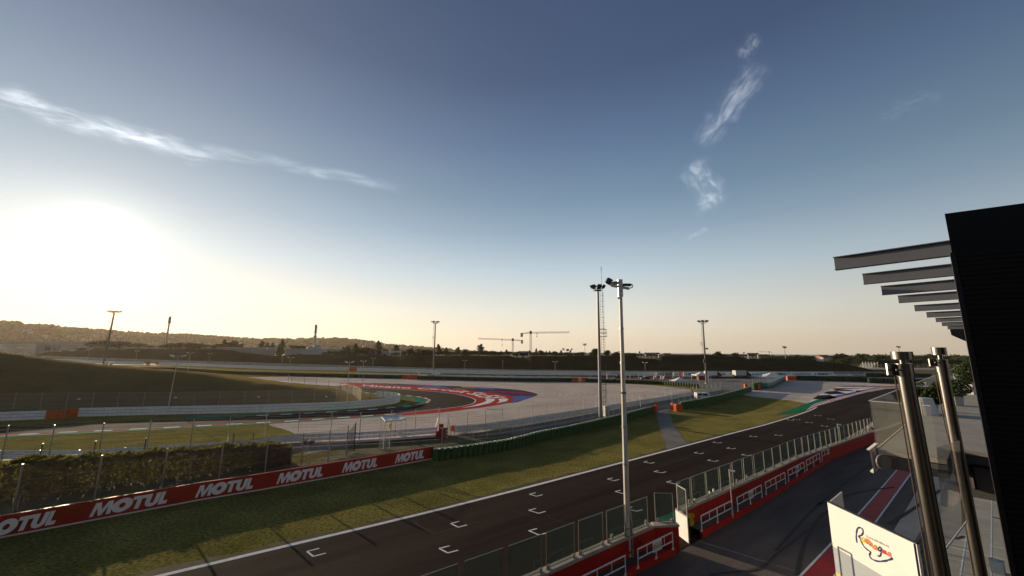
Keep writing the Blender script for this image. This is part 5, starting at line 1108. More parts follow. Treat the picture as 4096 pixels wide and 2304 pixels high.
m = MB(); A_ = [HP(738, 420), HP(868, 425), HP(868, 388), HP(735, 392)]; m.prism(A_, Vector((0, .5, .05))); m.prism([HP(735, 398), HP(750, 382), HP(865, 382), HP(872, 405), HP(868, 390), HP(740, 395)][:4], Vector((0, .6, .05))); m.build('floodlight', MT['dark'], t)
m = MB(); m.prism([HP(748, 418), HP(860, 422), HP(860, 396), HP(750, 396)], Vector((0, -.02, 0))); m.build('lamp_glass', MT['concrete'], t)
m = MB(); m.prism([HP(872, 440), HP(1005, 445), HP(1000, 428), HP(985, 412), HP(885, 412)], Vector((0, .45, .03))); m.build('floodlight', MT['dark'], t)
m = MB(); m.tube([HP(875, 438), HP(890, 452), HP(895, 462)], .03, 5); m.tube([HP(1000, 418), HP(1018, 440), HP(1015, 465), HP(985, 480), HP(955, 478)], .028, 6); m.tube([HP(815, 425), HP(840, 470)], .04, 5); m.tube([HP(870, 425), HP(850, 470)], .04, 5); m.build('yoke', MT['dark'], t)
m = MB(); m.tube([HP(812, 470), HP(802, 500), HP(804, 560), HP(818, 580)], .022, 6, cap=False); m.tube([HP(868, 480), HP(862, 540)], .02, 5); m.build('cable', MT['dark'], t)
m = MB(); m.box(HP(817, 636), (.12, .12, .1)); m.tube([HP(817, 632), HP(840, 634)], .02, 4); m.build('sensor', MT['dark'], t)
m = MB(); a = pb+Vector((.22, -.1, -.2)); m.tube([a, a+Vector((.0, 0, 1.9)), pb.lerp(ptop, .17)+Vector((.16, 0, 0))], .06, 8); m.build('cable_pipe', MT['steel'], t)
# double-armed lamp posts
def lamp_post(base, top_px, label, heads=2, r0=.07, arm=.9, group='double lamp posts', hs=1.0):
    t = thing('lamp_post', label, 'lamp post', base, 0, group); top = PD(top_px, base.y)
    m = MB(); m.tube([base, top], [r0, r0*.7], 7); m.build('pole', MT['pole'], t)
    for sg in ((-1, 1) if heads == 2 else (0,)):
        m = MB(); e = top+Vector((sg*arm, 0, .05)); m.tube([top, e], r0*.5, 5); m.build('arm', MT['pole'], t) if sg else None
        m = MB(); m.hexa([e+Vector((x*.5*hs*.7, y*.3*hs, z*.16*hs+(.1*x*sg))) for z in (-1, 1) for x, y in ((-1, -1), (1, -1), (1, 1), (-1, 1))]); m.build('lamp_head', MT['white'], t)
    return t
LPs = [(r(1, 1690, 1098), r(1, 1792, 565), 'tall double lamp post in front of the near bank, left one', .10, 1.9, 1.5), (r(2, 915, 1048), r(2, 941, 626), 'tall double lamp post in front of the nose of the near bank', .09, 1.15, 1.2), (r(2, 1072, 905), r(2, 1083, 616), 'double lamp post behind the fence nose of the bank', .09, 1.0, 1.1),
       (r(2, 322, 842), r(2, 351, 580), 'double lamp post rising from the falling crest of the near bank', .10, 1.5, 1.3), (r(1, 1886, 722), r(1, 1915, 533), 'double lamp post just behind the crest of the near bank', .11, 2.2, 1.6), (r(1, 2098, 650), r(1, 2111, 538), 'double lamp post against the far bank at the left', .13, 2.0, 1.7),
       (r(1, 1362, 632), r(1, 1380, 513), 'far double lamp post left on the far bank, under the cell mast', .13, 2.0, 1.7), (r(1, 880, 632), r(1, 896, 497), 'far double lamp post in the glare below the dark pines', .14, 2.6, 2.0), (r(2, 1175, 695), r(2, 1181, 586), 'double lamp post at the far wall, left of the columnar tree', .12, 1.7, 1.5),
       (r(2, 2098, 722), r(2, 2103, 608), 'double lamp post at the far wall, right of the tall mast', .12, 1.7, 1.5), (r(3, 435, 737), r(3, 434, 621), 'double lamp post at the far wall under the bare tree', .12, 1.7, 1.5), (r(3, 1342, 742), r(3, 1338, 630), 'double lamp post at the far wall right of the white pole', .12, 1.7, 1.5),
       (r(3, 2545, 727), r(3, 2539, 634), 'double lamp post at the far wall above the banners', .12, 1.5, 1.4), (r(4, 552, 716), r(4, 543, 635), 'double lamp post at the right end of the far wall', .12, 1.5, 1.4)]
for b, tp, lb, r0, arm, hs in LPs: lamp_post(G(b), tp, lb, 2, r0*.85, arm*.62, hs=hs*.62)
for b, tp, lb in ((r(2, 262, 672), r(2, 264, 562), 'bare thin pole on the far bank left of the double lamp post'), (r(2, 2483, 728), r(2, 2483, 618), 'single thin lamp post at the far wall below the left crane'), (r(3, 1916, 722), r(3, 1909, 636), 'single lamp post at the far wall left of the lot mast'), (r(3, 485, 765), r(3, 485, 735), 'tiny white post on the far straight')):
    lamp_post(G(b), tp, lb, 1, .10, 0, 'single lamp posts at the far wall', hs=.9)
# white posts along the far side of the lot
for k, x in enumerate((708, 789, 953, 1188, 1276, 1450, 1537, 1620, 1715, 1806)):
    a = G(r(3, x, 796 if x < 1000 else 790)); h = ht(a, r(3, x, 733)); m = MB(); m.tube([a, a+Vector((0, 0, h))], .10, 6); m.box(a+Vector((0, 0, h)), (.25, .25, .08))
    tag(m.build('fence_post', MT['redblock'] if k == 0 else MT['pole'], origin=a), ['thin red post over the orange block behind the gravel', 'first white post right of the red one at the far straight', 'white post between the mast and the white pole', 'white post right of the telehandler', 'white post left of the dark car', 'white post right of the dark car', 'white post right of the first small banner', 'white post by the second small banner', 'white post at the left end of the long banner', 'white post in front of the long banner left of the tent'][k], 'post', 'white posts along the far straight')
# ================================================================ far masts, chimney, cranes (beyond the far bank)
def far(p, y): return PD(p, y)
def cellmast(label, b, tp, dep, r0, boxes):
    a = PD(b, dep); a.z = 0; top = PD(tp, dep); t = thing('telecom_mast', label, 'telecom mast', a, 0, 'telecom masts'); m = MB(); m.tube([a, top], [r0, r0*.55], 10); m.build('pole', MT['steel'], t)
    for u, w, h, sd in boxes:
        c = a.lerp(top, u); m = MB()
        for q in range(3): an = q*2.1+sd; m.box(c+Vector((math.cos(an)*w, math.sin(an)*w, -h/2)), (.5, .5, h), an); m.tube([c, c+Vector((math.cos(an)*w, math.sin(an)*w, 0))], .12, 4)
        m.build('antenna', MT['dark'], t)
    m = MB(); m.tube([top, top+Vector((0, 0, (top.z)*.06))], .12, 4); m.build('rod', MT['dark'], t); return t
cellmast('slim telecom mast in the warm glare left of centre', r(1, 1660, 488), r(1, 1714, 165), 420, 1.15, [(.93, .9, 5, 0), (.86, 1.2, 2.4, 1)])
cellmast('dark telecom mast behind the white warehouse', r(2, 583, 546), r(2, 605, 250), 400, 1.35, [(.96, .9, 3.0, 0), (.87, 1.2, 5, .5), (.78, 1.6, 1.2, 1), (.66, 1.4, 2.4, 2)])
a = PD(r(2, 306, 478), 700); a.z = 0; tp = PD(r(2, 311, 395), 700); m = MB(); m.tube([a, tp, tp+Vector((0, 0, 3))], [1.1, .9, 1.5], 8); tag(m.build('chimney', MT['concrete'], origin=a), 'thin pale chimney in front of the wooded hill', 'chimney')
def lattice(mb, a, b, w, n, rad):
    a = Vector(a); b = Vector(b); d = (b-a).normalized(); up = Vector((0, 0, 1)) if abs(d.z) < .9 else Vector((1, 0, 0)); x = d.cross(up).normalized()*w/2; y = x.cross(d).normalized()*w/2
    cr_ = [(-1, -1), (1, -1), (1, 1), (-1, 1)]
    for i, j in cr_: mb.tube([a+x*i+y*j, b+x*i+y*j], rad, 4)
    for k in range(n):
        p = a.lerp(b, k/n); q = a.lerp(b, (k+1)/n)
        for e in range(4):
            i, j = cr_[e]; i2, j2 = cr_[(e+1) % 4]
            mb.tube([p+x*i+y*j, q+x*i2+y*j2], rad*.6, 3, cap=False)
MT['crane'] = mat('crane_paint', (.55, .50, .38), .6, var=.2)
def crane(label, mast_px, base_y, jib_end, cj_end, dep, w, hook):
    t = thing('tower_crane', label, 'crane', Vector((PD(mast_px, dep).x, dep, 0)), 0, 'tower cranes'); top = PD(mast_px, dep); base = Vector((top.x, dep, 0))
    m = MB(); lattice(m, base, top, w, 22, w*.11); m.build('tower', MT['crane'], t)
    e = PD(jib_end, dep); m = MB(); lattice(m, top+Vector((0, 0, 1.5)), e, w*.75, 26, w*.09); m.build('jib', MT['crane'], t)
    c = PD(cj_end, dep); m = MB(); lattice(m, top+Vector((0, 0, 1.5)), c, w*.6, 6, w*.10); m.build('counter_jib', MT['crane'], t)
    m = MB(); m.box(c+Vector((0, 0, -w*2.2)), (w*1.6, w, w*2.6)); m.build('counterweight', MT['steel'], t)
    m = MB(); m.box(top-Vector((0, 0, w*.3)), (w*1.5, w*1.4, w*1.9)); m.build('cab', MT['dark'], t)
    h0, h1 = PD(hook[0], dep), PD(hook[1], dep); m = MB(); m.tube([h0, h1], w*.06, 4); m.box(h1, (w*.5, w*.5, w*.8)); m.box(h0, (w*.9, w*.5, w*.4)); m.build('hook_block', MT['dark'], t)
crane('left tower crane with its jib pointing left', r(3, 8, 408), 0, r(2, 2233, 388), r(3, 100, 408), 900, 3.2, (r(2, 2478, 400), r(2, 2476, 460)))
crane('taller tower crane with its jib pointing right', r(3, 188, 336), 0, r(3, 577, 325), r(3, 98, 338), 850, 3.4, (r(3, 250, 340), r(3, 250, 372)))
crane('tiny distant crane at the right of the far bank', s(5, 1003, 575), 0, s(5, 850, 567), s(5, 1030, 574), 1700, 2.2, (s(5, 900, 572), s(5, 900, 575)))
def smallflood(label, b, tp, dep, sc):
    a = PD(b, dep); a.z = 0; top = PD(tp, dep); t = thing('floodlight_mast', label, 'floodlight mast', a, 0, 'small far floodlight masts'); m = MB(); m.tube([a, top], [.35*sc, .22*sc], 6); m.build('pole', MT['steel'], t)
    m = MB()
    for k in range(6): an = k*1.05; c = top+Vector((math.cos(an)*1.3*sc, math.sin(an)*1.3*sc, (.2+.9*(k % 2))*sc)); flood(m, c, an+1.57, 1.3*sc, 1.0*sc)
    m.box(top, (2.2*sc, 2.2*sc, .3)); m.build('lamp_ring', MT['dark'], t)
smallflood('small floodlight mast on the far bank left of the ladder mast', r(3, 728, 552), r(3, 732, 455), 330, .95); smallflood('small floodlight mast above the right part of the far bank', r(4, 176, 585), r(4, 167, 482), 360, 1.0); smallflood('leaning small floodlight mast above the left stainless post', r(4, 1330, 560), r(4, 1313, 478), 420, 1.1)
# ================================================================ banners on the far straight
def banner(a, b, z0, h, items, label, name='advertising_banner'):
    t = thing(name, label, 'banner', a); d = (b-a); L_ = d.length; d.normalize(); n = Vector((d.y, -d.x, 0)); m = MB(); m.prism([a+Vector((0, 0, z0)), b+Vector((0, 0, z0)), b+Vector((0, 0, z0+h)), a+Vector((0, 0, z0+h))], -n*.12); m.build('panel', mat('banner_white', (.84, .87, .92), .6) if 'banner_white' not in bpy.data.materials else bpy.data.materials['banner_white'], t)
    for txt, u0, u1, v0, v1, off_ in items:
        if txt == '@':
            q = MB(); c = a+d*(L_*(u0+u1)/2)+Vector((0, 0, z0+h*(v0+v1)/2))+n*.03; R_ = h*(v1-v0)/2
            for k in range(12):
                an = k*math.pi/6; q.tube([c+(d*math.cos(an)+Vector((0, 0, math.sin(an))))*R_*.35, c+(d*math.cos(an+.5)+Vector((0, 0, math.sin(an+.5))))*R_], R_*.09, 4)
            q.build('emblem', MT['blue'], t); continue
        v, f = textmesh(txt, offset=off_, res=2); q = MB(); q.recalc = False
        q.add([a+d*(L_*(u0+(u1-u0)*x))+Vector((0, 0, z0+h*(v0+(v1-v0)*y)))+n*.03 for x, y in v], f); q.build('lettering', mat('banner_navy', (.03, .045, .09), .6) if 'banner_navy' not in bpy.data.materials else bpy.data.materials['banner_navy'], t)
    return t
def atx(pa, pb, X): return (X-pa)/(pb-pa)
A_ = G(r(3, 1725, 771)); B_ = G(s(5, 1940, 921)); 
X0, X1 = r(3, 1725, 0)[0], s(5, 1940, 0)[0]
def pxw(x): 
    # fraction along A_-B_ seen at photo column x
    best = None
    for k in range(401):
        q = A_.lerp(B_, k/400); dd = q-Vector((0, 0, H)); X = 2048+F*(dd.dot(IX)/dd.dot(_fw))
        if best is None or abs(X-x) < best[0]: best = (abs(X-x), k/400)
    return best[1]
it = []
def put(txt, xa, xb, off_=.03, v0=.22, v1=.78): it.append((txt, pxw(xa), pxw(xb), v0, v1, off_))
put('@', r(3, 1740, 0)[0], r(3, 1773, 0)[0]); put('PROSECCO', r(3, 1777, 0)[0], r(3, 1925, 0)[0], .06); put('LAGIOIOSA', s(5, 60, 0)[0], s(5, 378, 0)[0], .015)
put('@', s(5, 425, 0)[0], s(5, 460, 0)[0]); put('PROSECCO', s(5, 473, 0)[0], s(5, 640, 0)[0], .06); put('DOC', s(5, 650, 0)[0], s(5, 685, 0)[0], .03, .45, .75); put('LAGIOIOSA', s(5, 733, 0)[0], s(5, 998, 0)[0], .015)
put('@', s(5, 1040, 0)[0], s(5, 1075, 0)[0]); put('PROSECCO', s(5, 1092, 0)[0], s(5, 1255, 0)[0], .06); put('DOC', s(5, 1270, 0)[0], s(5, 1308, 0)[0], .04, .5, .78); put('LAGIOIOSA', s(5, 1352, 0)[0], s(5, 1615, 0)[0], .015); put('@', s(5, 1660, 0)[0], s(5, 1692, 0)[0]); put('PROSECCO', s(5, 1708, 0)[0], s(5, 1870, 0)[0], .06); put('DOC', s(5, 1885, 0)[0], s(5, 1922, 0)[0], .04, .5, .78)
hb_ = ht(A_, r(3, 1725, 728)); banner(A_, B_, .1, hb_, it, 'long white banner wall with blue wine advertising beyond the paved lot')
A2, B2 = G(s(5, 1945, 921)), G(s(5, 2402, 923)); A_, B_ = A2, B2; it = []
put('LAGIOIOSA', s(5, 1968, 0)[0], s(5, 2145, 0)[0], .01); put('@', s(5, 2190, 0)[0], s(5, 2207, 0)[0]); put('PROSECCO', s(5, 2217, 0)[0], s(5, 2348, 0)[0], .05); put('DOC', s(5, 2358, 0)[0], s(5, 2390, 0)[0], .03, .5, .78)
banner(A2, B2, .1, ht(A2, s(5, 1945, 892))*.97, it, 'lower, shorter white banner at the right end of the long banner wall')
A_, B_ = G(r(3, 1455, 768)), G(r(3, 1513, 768)); it = []; put('PR', r(3, 1487, 0)[0], r(3, 1511, 0)[0], .05); put('@', r(3, 1464, 0)[0], r(3, 1483, 0)[0]); banner(A_, B_, .3, 1.7, it, 'small white banner with the letters PR on the far rail')
A_, B_ = G(r(3, 1625, 770)), G(r(3, 1682, 770)); it = []; put('LA', r(3, 1642, 0)[0], r(3, 1672, 0)[0], .02); banner(A_, B_, .2, 1.9, it, 'small white banner with the letters LA beside an orange block')
# billboards and flags in the dips of the far bank
MT['bill'] = mat('billboard_face', (.10, .09, .14), .5, var=.5, scale=2)
for (x0, x1, yb, yt, yg, dep, lb, mt_) in ((1730, 1950, 598, 580, 650, 300, 'dark low billboard on posts in the middle dip of the far bank', 'bill'), ):
    pass
def billboard(i, x0, x1, yt, yb, yg, dep, lb, mt_='bill'):
    a, b, c = PD(s(i, x0, yt), dep), PD(s(i, x1, yt), dep), PD(s(i, x0, yb), dep); g0 = 4; t = thing('billboard', lb, 'billboard', Vector((a.x, dep, 0)), 0, 'billboards above the far bank'); m = MB(); m.prism([Vector((a.x, dep, c.z)), Vector((b.x, dep, c.z)), Vector((b.x, dep, b.z)), Vector((a.x, dep, a.z))], Vector((0, .3, 0))); m.build('panel', MT[mt_], t)
    for u in (.06, .94): m = MB(); x = a.x+(b.x-a.x)*u; m.beam(Vector((x, dep+.2, 0)), Vector((x, dep+.2, c.z)), .35, .35); m.build('post', MT['white'], t)
    m = MB(); m.recalc = False; zc_ = (c.z+a.z)/2
    for u in range(3, 11): x = a.x+(b.x-a.x)*(u/14); w_ = (b.x-a.x)/14*.6; hgt = (a.z-c.z)*.2; m.add([(x, dep-.05, zc_-hgt), (x+w_, dep-.05, zc_-hgt), (x+w_, dep-.05, zc_+hgt), (x, dep-.05, zc_+hgt)], [(0, 1, 2, 3)])
    m.build('print', MT['white'] if mt_ == 'bill' else MT['redblock'], t)
billboard(4, 1730, 1950, 581, 600, 650, 285, 'dark low billboard in the middle dip of the far bank'); billboard(5, 685, 848, 586, 606, 655, 300, 'dark low billboard in the right dip of the far bank'); billboard(3, 568, 745, 556, 578, 635, 320, 'white low billboard in front of the dark fir in the left dip', 'white'); billboard(2, 1455, 1530, 534, 552, 600, 380, 'small white billboard beside the columnar tree', 'white'); billboard(3, 2440, 2600, 560, 585, 630, 290, 'dark billboard at the dip under the cranes')
for i, x, yt, yb, dep, lb in ((2, 1332, 506, 530, 380, 'square white sign with a black mark left of the columnar tree'), (3, 464, 534, 558, 330, 'square white sign with a black mark right of the tall columnar tree'), (4, 1660, 562, 584, 285, 'small dark square sign beside the middle dip'), (5, 637, 572, 592, 300, 'small dark square sign beside the right dip')):
    a, b = PD(s(i, x, yt), dep), PD(s(i, x, yb), dep); w = a.z-b.z; t = thing('square_sign', lb, 'sign', Vector((a.x, dep, 0)), 0, 'square signs above the far bank'); m = MB(); m.prism([b+Vector((-w/2, 0, 0)), b+Vector((w/2, 0, 0)), a+Vector((w/2, 0, 0)), a+Vector((-w/2, 0, 0))], Vector((0, .2, 0))); m.build('panel', MT['white'] if i < 4 else MT['dark'], t)
    m = MB(); c = (a+b)/2; m.box(c-Vector((0, .1, w*.2)), (w*.4, .1, w*.4)); m.build('mark', MT['dark'] if i < 4 else MT['white'], t); m = MB(); m.tube([Vector((a.x, dep+.1, 0)), b+Vector((0, .1, 0))], .12, 4); m.build('post', MT['steel'], t)
# small white cylinders near the left mast, white pavilion and other lot furniture
for x, yt, yb, lb in ((1066, 617, 655, 'taller of two white cylinders at the foot of the distant left mast'), (1115, 628, 657, 'squat white cylinder right of the distant left mast')):
    a = G(r(1, x, yb)); h = ht(a, r(1, x, yt)); m = MB(); m.tube([a, a+Vector((0, 0, h))], h*.40, 12); m.tube([a+Vector((0, 0, h)), a+Vector((0, 0, h*1.08))], [h*.42, h*.1], 12); tag(m.build('water_tank', MT['white'], origin=a), lb, 'tank')
def tent(base, w, dpt, he, hp, label, rz=0, mt='white', open_=True, nm='tent'):
    t = thing(nm, label, 'tent', base, rz); m = MB(); W_, D_ = w/2, dpt/2; n = 6; rows = []
    for k in range(n+1):
        u = k/n; s_ = (1-u)**1.25 if False else (1-u); z = he+(hp-he)*(u**1.5); rows.append([(x*W_*s_, y*D_*s_, z) for x, y in ((-1, -1), (1, -1), (1, 1), (-1, 1))])
    for k in range(n):
        for e in range(4): m.add([rows[k][e], rows[k][(e+1) % 4], rows[k+1][(e+1) % 4], rows[k+1][e]], [(0, 1, 2, 3)])
    m.build('roof', MT[mt], t, world=False)
    if he > .3:
        for x, y in ((-1, -1), (1, -1), (1, 1), (-1, 1)): m = MB(); m.tube([(x*W_*.97, y*D_*.97, 0), (x*W_*.97, y*D_*.97, he)], .06, 5); m.build('leg', MT['pole'], t, world=False)
        m = MB(); 
        for (x0, y0), (x1, y1) in (((-1, -1), (1, -1)), ((1, -1), (1, 1)), ((1, 1), (-1, 1)), ((-1, 1), (-1, -1))): m.add([(x0*W_, y0*D_, he), (x1*W_, y1*D_, he), (x1*W_, y1*D_, he-.28), (x0*W_, y0*D_, he-.28)], [(0, 1, 2, 3)])
        m.build('valance', MT[mt], t, world=False)
    return t
p = G(s(3, 1245, 935)); hp_ = ht(p, s(3, 1245, 842)); wv = (G(s(3, 1300, 935))-G(s(3, 1190, 935))).length; tent(p, wv, 3.5, hp_*.52, hp_, 'small white pavilion tent at the foot of the distant mast', nm='pavilion_tent')
for k, x in enumerate((1145, 1165, 1195, 1215)):
    a = G(s(3, x, 937)); m = MB(); m.box(a, (.9, .7, 1.0)); m.box(a+Vector((0, 0, 1.0)), (.95, .75, .08)); tag(m.build('crate', MT['concrete'], origin=a), ['leftmost pale crate left of the small pavilion', 'second pale crate left of the small pavilion', 'pale crate at the left leg of the small pavilion', 'pale crate under the small pavilion'][k], 'crate', 'pale crates by the pavilion')
a = G(s(3, 973, 937)); b = G(s(3, 1005, 937)); m = MB(); m.prism([a, b, b+Vector((0, 0, 2.3)), a+Vector((0, 0, 2.3))], (0, .8, 0)); m.box(a.lerp(b, .5)+Vector((0, .4, 2.3)), (4.4, .9, .12)); tag(m.build('site_cabinet', MT['white'], origin=a), 'low white cabinet right of the wide orange block behind the gravel', 'cabinet')
p = G(r(3, 1690, 818)); q_ = G(r(3, 1600, 805)); tent(p, (G(r(3, 1775, 808))-G(r(3, 1602, 808))).length, 6, .15, ht(p, r(3, 1690, 776)), 'collapsed white tent roof lying on the paved lot', nm='tent_roof')
p = G(r(3, 1905, 802)); tent(p, (G(r(3, 1985, 800))-G(r(3, 1842, 800))).length*.92, 5, ht(p, r(3, 1905, 752)), ht(p, r(3, 1910, 722)), 'white peaked tent beside the lot floodlight mast', nm='party_tent')
m = MB(); a = G(r(3, 1885, 802)); m.box(a+Vector((0, -1.5, 0)), (2.8, 1.2, 2.2)); tag(m.build('red_counter', MT['redblock'], origin=a), 'dark red counter inside the white peaked tent', 'counter')
p = G(s(5, 1035, 940)); tent(p, 14, 10, .4, ht(p, s(5, 1035, 872)), 'white tent top behind the pale mesh fence', nm='party_tent')
a = G(r(3, 1975, 838)); h = ht(a, r(3, 1972, 748)); m = MB(); m.tube([a, a+Vector((0, 0, h))], .38, 10); m.tube([a+Vector((0, 0, h)), a+Vector((0, 0, h+.12))], [.42, .30], 10); tag(m.build('white_column', MT['white'], origin=a), 'fat white column at the foot of the lot floodlight mast', 'column')
for k, (x, lb) in enumerate(((1434, 'left cone-like striped barrier piece right of the dark car'), (1453, 'second striped barrier piece right of the dark car'), (1505, 'third striped barrier piece on the lot'), (1530, 'fourth striped barrier piece on the lot'))):
    a = G(r(3, x, 798)); t = thing('striped_marker', lb, 'marker', a, 0, 'striped markers on the lot')
    for j in range(4): m = MB(); m.box(a+Vector((0, 0, j*.33)), (.9-.1*j, .5, .32)); m.build('band', MT['white'] if j % 2 else MT['orange'], t)
m = MB(); a = G(r(3, 965, 800)); m.tube([a, a+Vector((0, 0, .7)), a+Vector((0, 0, 1.1))], [.35, .3, .1], 8); tag(m.build('fire_extinguisher', MT['redblock'], origin=a), 'small red cylinder behind the gravel right of the ladder mast', 'cylinder')
# ================================================================ VEHICLES
def wheel(t, p, R_, w, mt='dark'):
    q = MB(); n = 16; a = []
    q.tube([p-Vector((0, w/2, 0)), p+Vector((0, w/2, 0))], R_, n); wh = q.build('wheel', MT['dark'], t, world=False)
    q = MB(); q.tube([p-Vector((0, w/2+.01, 0)), p+Vector((0, w/2+.01, 0))], R_*.55, 10); q.build('rim', MT['steel'], wh, world=False)
def prof(t, name, pts, w, mt, y0=None, taper=1.0):
    q = MB(); n = len(pts); A = [Vector((x, -w/2, z)) for x, z in pts]; B = [Vector((x, w/2, z)) for x, z in pts]; q.prism(A, Vector((0, w, 0))); return q.build(name, MT[mt], t, world=False)
MT['carbody'] = mat('car_dark_paint', (.03, .035, .045), .25, var=.1); MT['carglass'] = mat('car_glass', (.03, .035, .04), .08, spec=.8); MT['trucksheet'] = mat('truck_box_grey', (.50, .50, .49), .5, var=.1); MT['machine_red'] = mat('machine_red', (.30, .03, .02), .5, var=.2)
# dark car with pale roof
c = G(r(3, 1340, 801)); ln = (G(r(3, 1384, 800))-G(r(3, 1297, 800))).length; k = ln/4.6; t = thing('parked_car', 'dark off-road car with a pale roof parked on the lot', 'car', c, 0); t.scale = (k, k, k)
prof(t, 'body', [(-2.3, .35), (2.25, .35), (2.3, .95), (1.9, 1.05), (-1.1, 1.1), (-1.4, 1.0), (-2.2, .95)], 1.8, 'carbody'); prof(t, 'cabin', [(-1.15, 1.1), (1.95, 1.06), (1.85, 1.62), (1.5, 1.68), (-.35, 1.68), (-.75, 1.5)], 1.6, 'carglass')
prof(t, 'roof', [(-.4, 1.69), (1.8, 1.69), (1.7, 1.80), (-.3, 1.80)], 1.5, 'white')
for x in (-1.45, 1.45):
    for y in (-.8, .8): wheel(t, Vector((x, y, .38)), .38, .25)
q = MB(); q.box((-2.3, 0, .6), (.06, 1.2, .18)); q.build('headlight', MT['white'], t, world=False)
# white van seen from behind at the fence
c = G(r(3, 1890, 998)); sc_ = ht(c, r(3, 1890, 930))/2.0; t = thing('parked_van', 'white van seen through the fence on the service road', 'van', c, 0); t.scale = (sc_, sc_, sc_)
prof(t, 'body', [(-1.2, .35), (3.0, .35), (3.05, 1.2), (2.4, 1.9), (2.0, 2.0), (-1.15, 2.0), (-1.25, 1.2)], 1.85, 'white'); 
q = MB(); q.prism([(-.95, -.95, 1.15), (.35, -.95, 1.15), (.35, -.95, 1.75), (-.95, -.95, 1.75)], (0, .05, 0)); q.build('window', MT['carglass'], t, world=False)
q = MB(); q.prism([(.55, -.95, 1.15), (2.1, -.95, 1.15), (1.9, -.95, 1.75), (.55, -.95, 1.75)], (0, .05, 0)); q.build('window', MT['carglass'], t, world=False)
for x in (-.6, 2.2):
    for y in (-.85, .85): wheel(t, Vector((x, y, .35)), .35, .25)
q = MB(); q.box((-1.27, -.7, .7), (.06, .2, .35)); q.build('tail_light', MT['redblock'], t, world=False)
p = G(r(3, 1813, 960)); q = MB(); q.tube([p, p+Vector((0, 0, .9)), p+Vector((0, 0, 1.5)), p+Vector((0, 0, 1.8))], [.2, .28, .25, .1], 8); tag(q.build('red_bollard', MT['redblock'], origin=p), 'red bollard left of the white van', 'bollard')
# box trucks
def truck(pa, pb, top, label, flip=1, cabcol='carbody', glare='white'):
    a, b = G(pa), G(pb); L_ = (b-a).length; h = ht(a, top); t = thing('box_truck', label, 'truck', a, math.atan2((b-a).y, (b-a).x), 'box trucks on the far straight'); LB = L_*.70
    q = MB(); q.hexa([(x, y, z) for z in (h*.28, h) for x, y in ((0, 0), (LB, 0), (LB, 2.5), (0, 2.5))]); q.build('cargo_box', MT[glare], t, world=False)
    q = MB(); q.hexa([(x, y, z) for z in (h, h+.08) for x, y in ((-.03, -.03), (LB+.03, -.03), (LB+.03, 2.53), (-.03, 2.53))]); q.build('roof_edge', MT['dark'], t, world=False)
    q = MB(); q.hexa([(x, y, z) for z in (h*.14, h*.27) for x, y in ((.2, .3), (L_*.95, .3), (L_*.95, 2.2), (.2, 2.2))]); q.build('chassis', MT['dark'], t, world=False)
    q = MB(); q.prism([(LB+.3, .1, h*.2), (L_, .1, h*.2), (L_, .1, h*.40), (L_-.5, .1, h*.55), (LB+1.0, .1, h*.82), (LB+.3, .1, h*.85)], (0, 2.3, 0)); q.build('cab', MT['white'] if cabcol == 'white' else MT['carbody'], t, world=False)
    q = MB(); q.prism([(LB+1.1, .07, h*.48), (L_-.55, .07, h*.48), (LB+1.3, .07, h*.74)], (0, .03, 0)); q.build('window', MT['carglass'], t, world=False)
    for x in (L_*.16, L_*.30, L_*.85):
        for y in (.25, 2.25): wheel(t, Vector((x, y, .5)), .5, .3)
    return t
truck(s(5, 105, 938), s(5, 320, 938), s(5, 105, 850), 'white box truck on the far straight, right behind the lot mast'); truck(s(5, 525, 940), s(5, 745, 940), s(5, 525, 842), 'grey box truck on the far straight, further right', glare='trucksheet')
# red telehandler
c = G(r(3, 1065, 800)); ln = (G(r(3, 1100, 800))-G(r(3, 1010, 800))).length; k = ln/4.6; t = thing('telehandler', 'red telehandler with its boom raised to the left, behind the white pole', 'telehandler', c); t.scale = (k, k, k)
prof(t, 'body', [(-1.9, .5), (1.9, .5), (2.1, 1.5), (.9, 1.7), (.4, 1.2), (-1.6, 1.1)], 1.8, 'machine_red')
q = MB(); q.prism([(-.7, -.9, 1.1), (.5, -.9, 1.1), (.4, -.9, 2.3), (-.35, -.9, 2.3)], (0, .9, 0)); q.build('cab', MT['carglass'], t, world=False)
q = MB(); q.beam((2.0, .4, 2.0), (-1.4, .4, 3.3), .3, .35); q.build('boom', MT['machine_red'], t, world=False)
q = MB(); q.beam((-1.4, .4, 3.3), (-2.3, .4, 3.0), .2, .2); q.beam((-2.3, .4, 3.0), (-3.0, .4, 3.3), .5, .12); q.beam((-2.3, .4, 3.0), (-2.6, .4, 3.5), .2, .1); q.build('fork_head', MT['dark'], t, world=False)
for x in (-1.35, 1.4):
    for y in (-.85, .85): wheel(t, Vector((x, y, .62)), .62, .4)
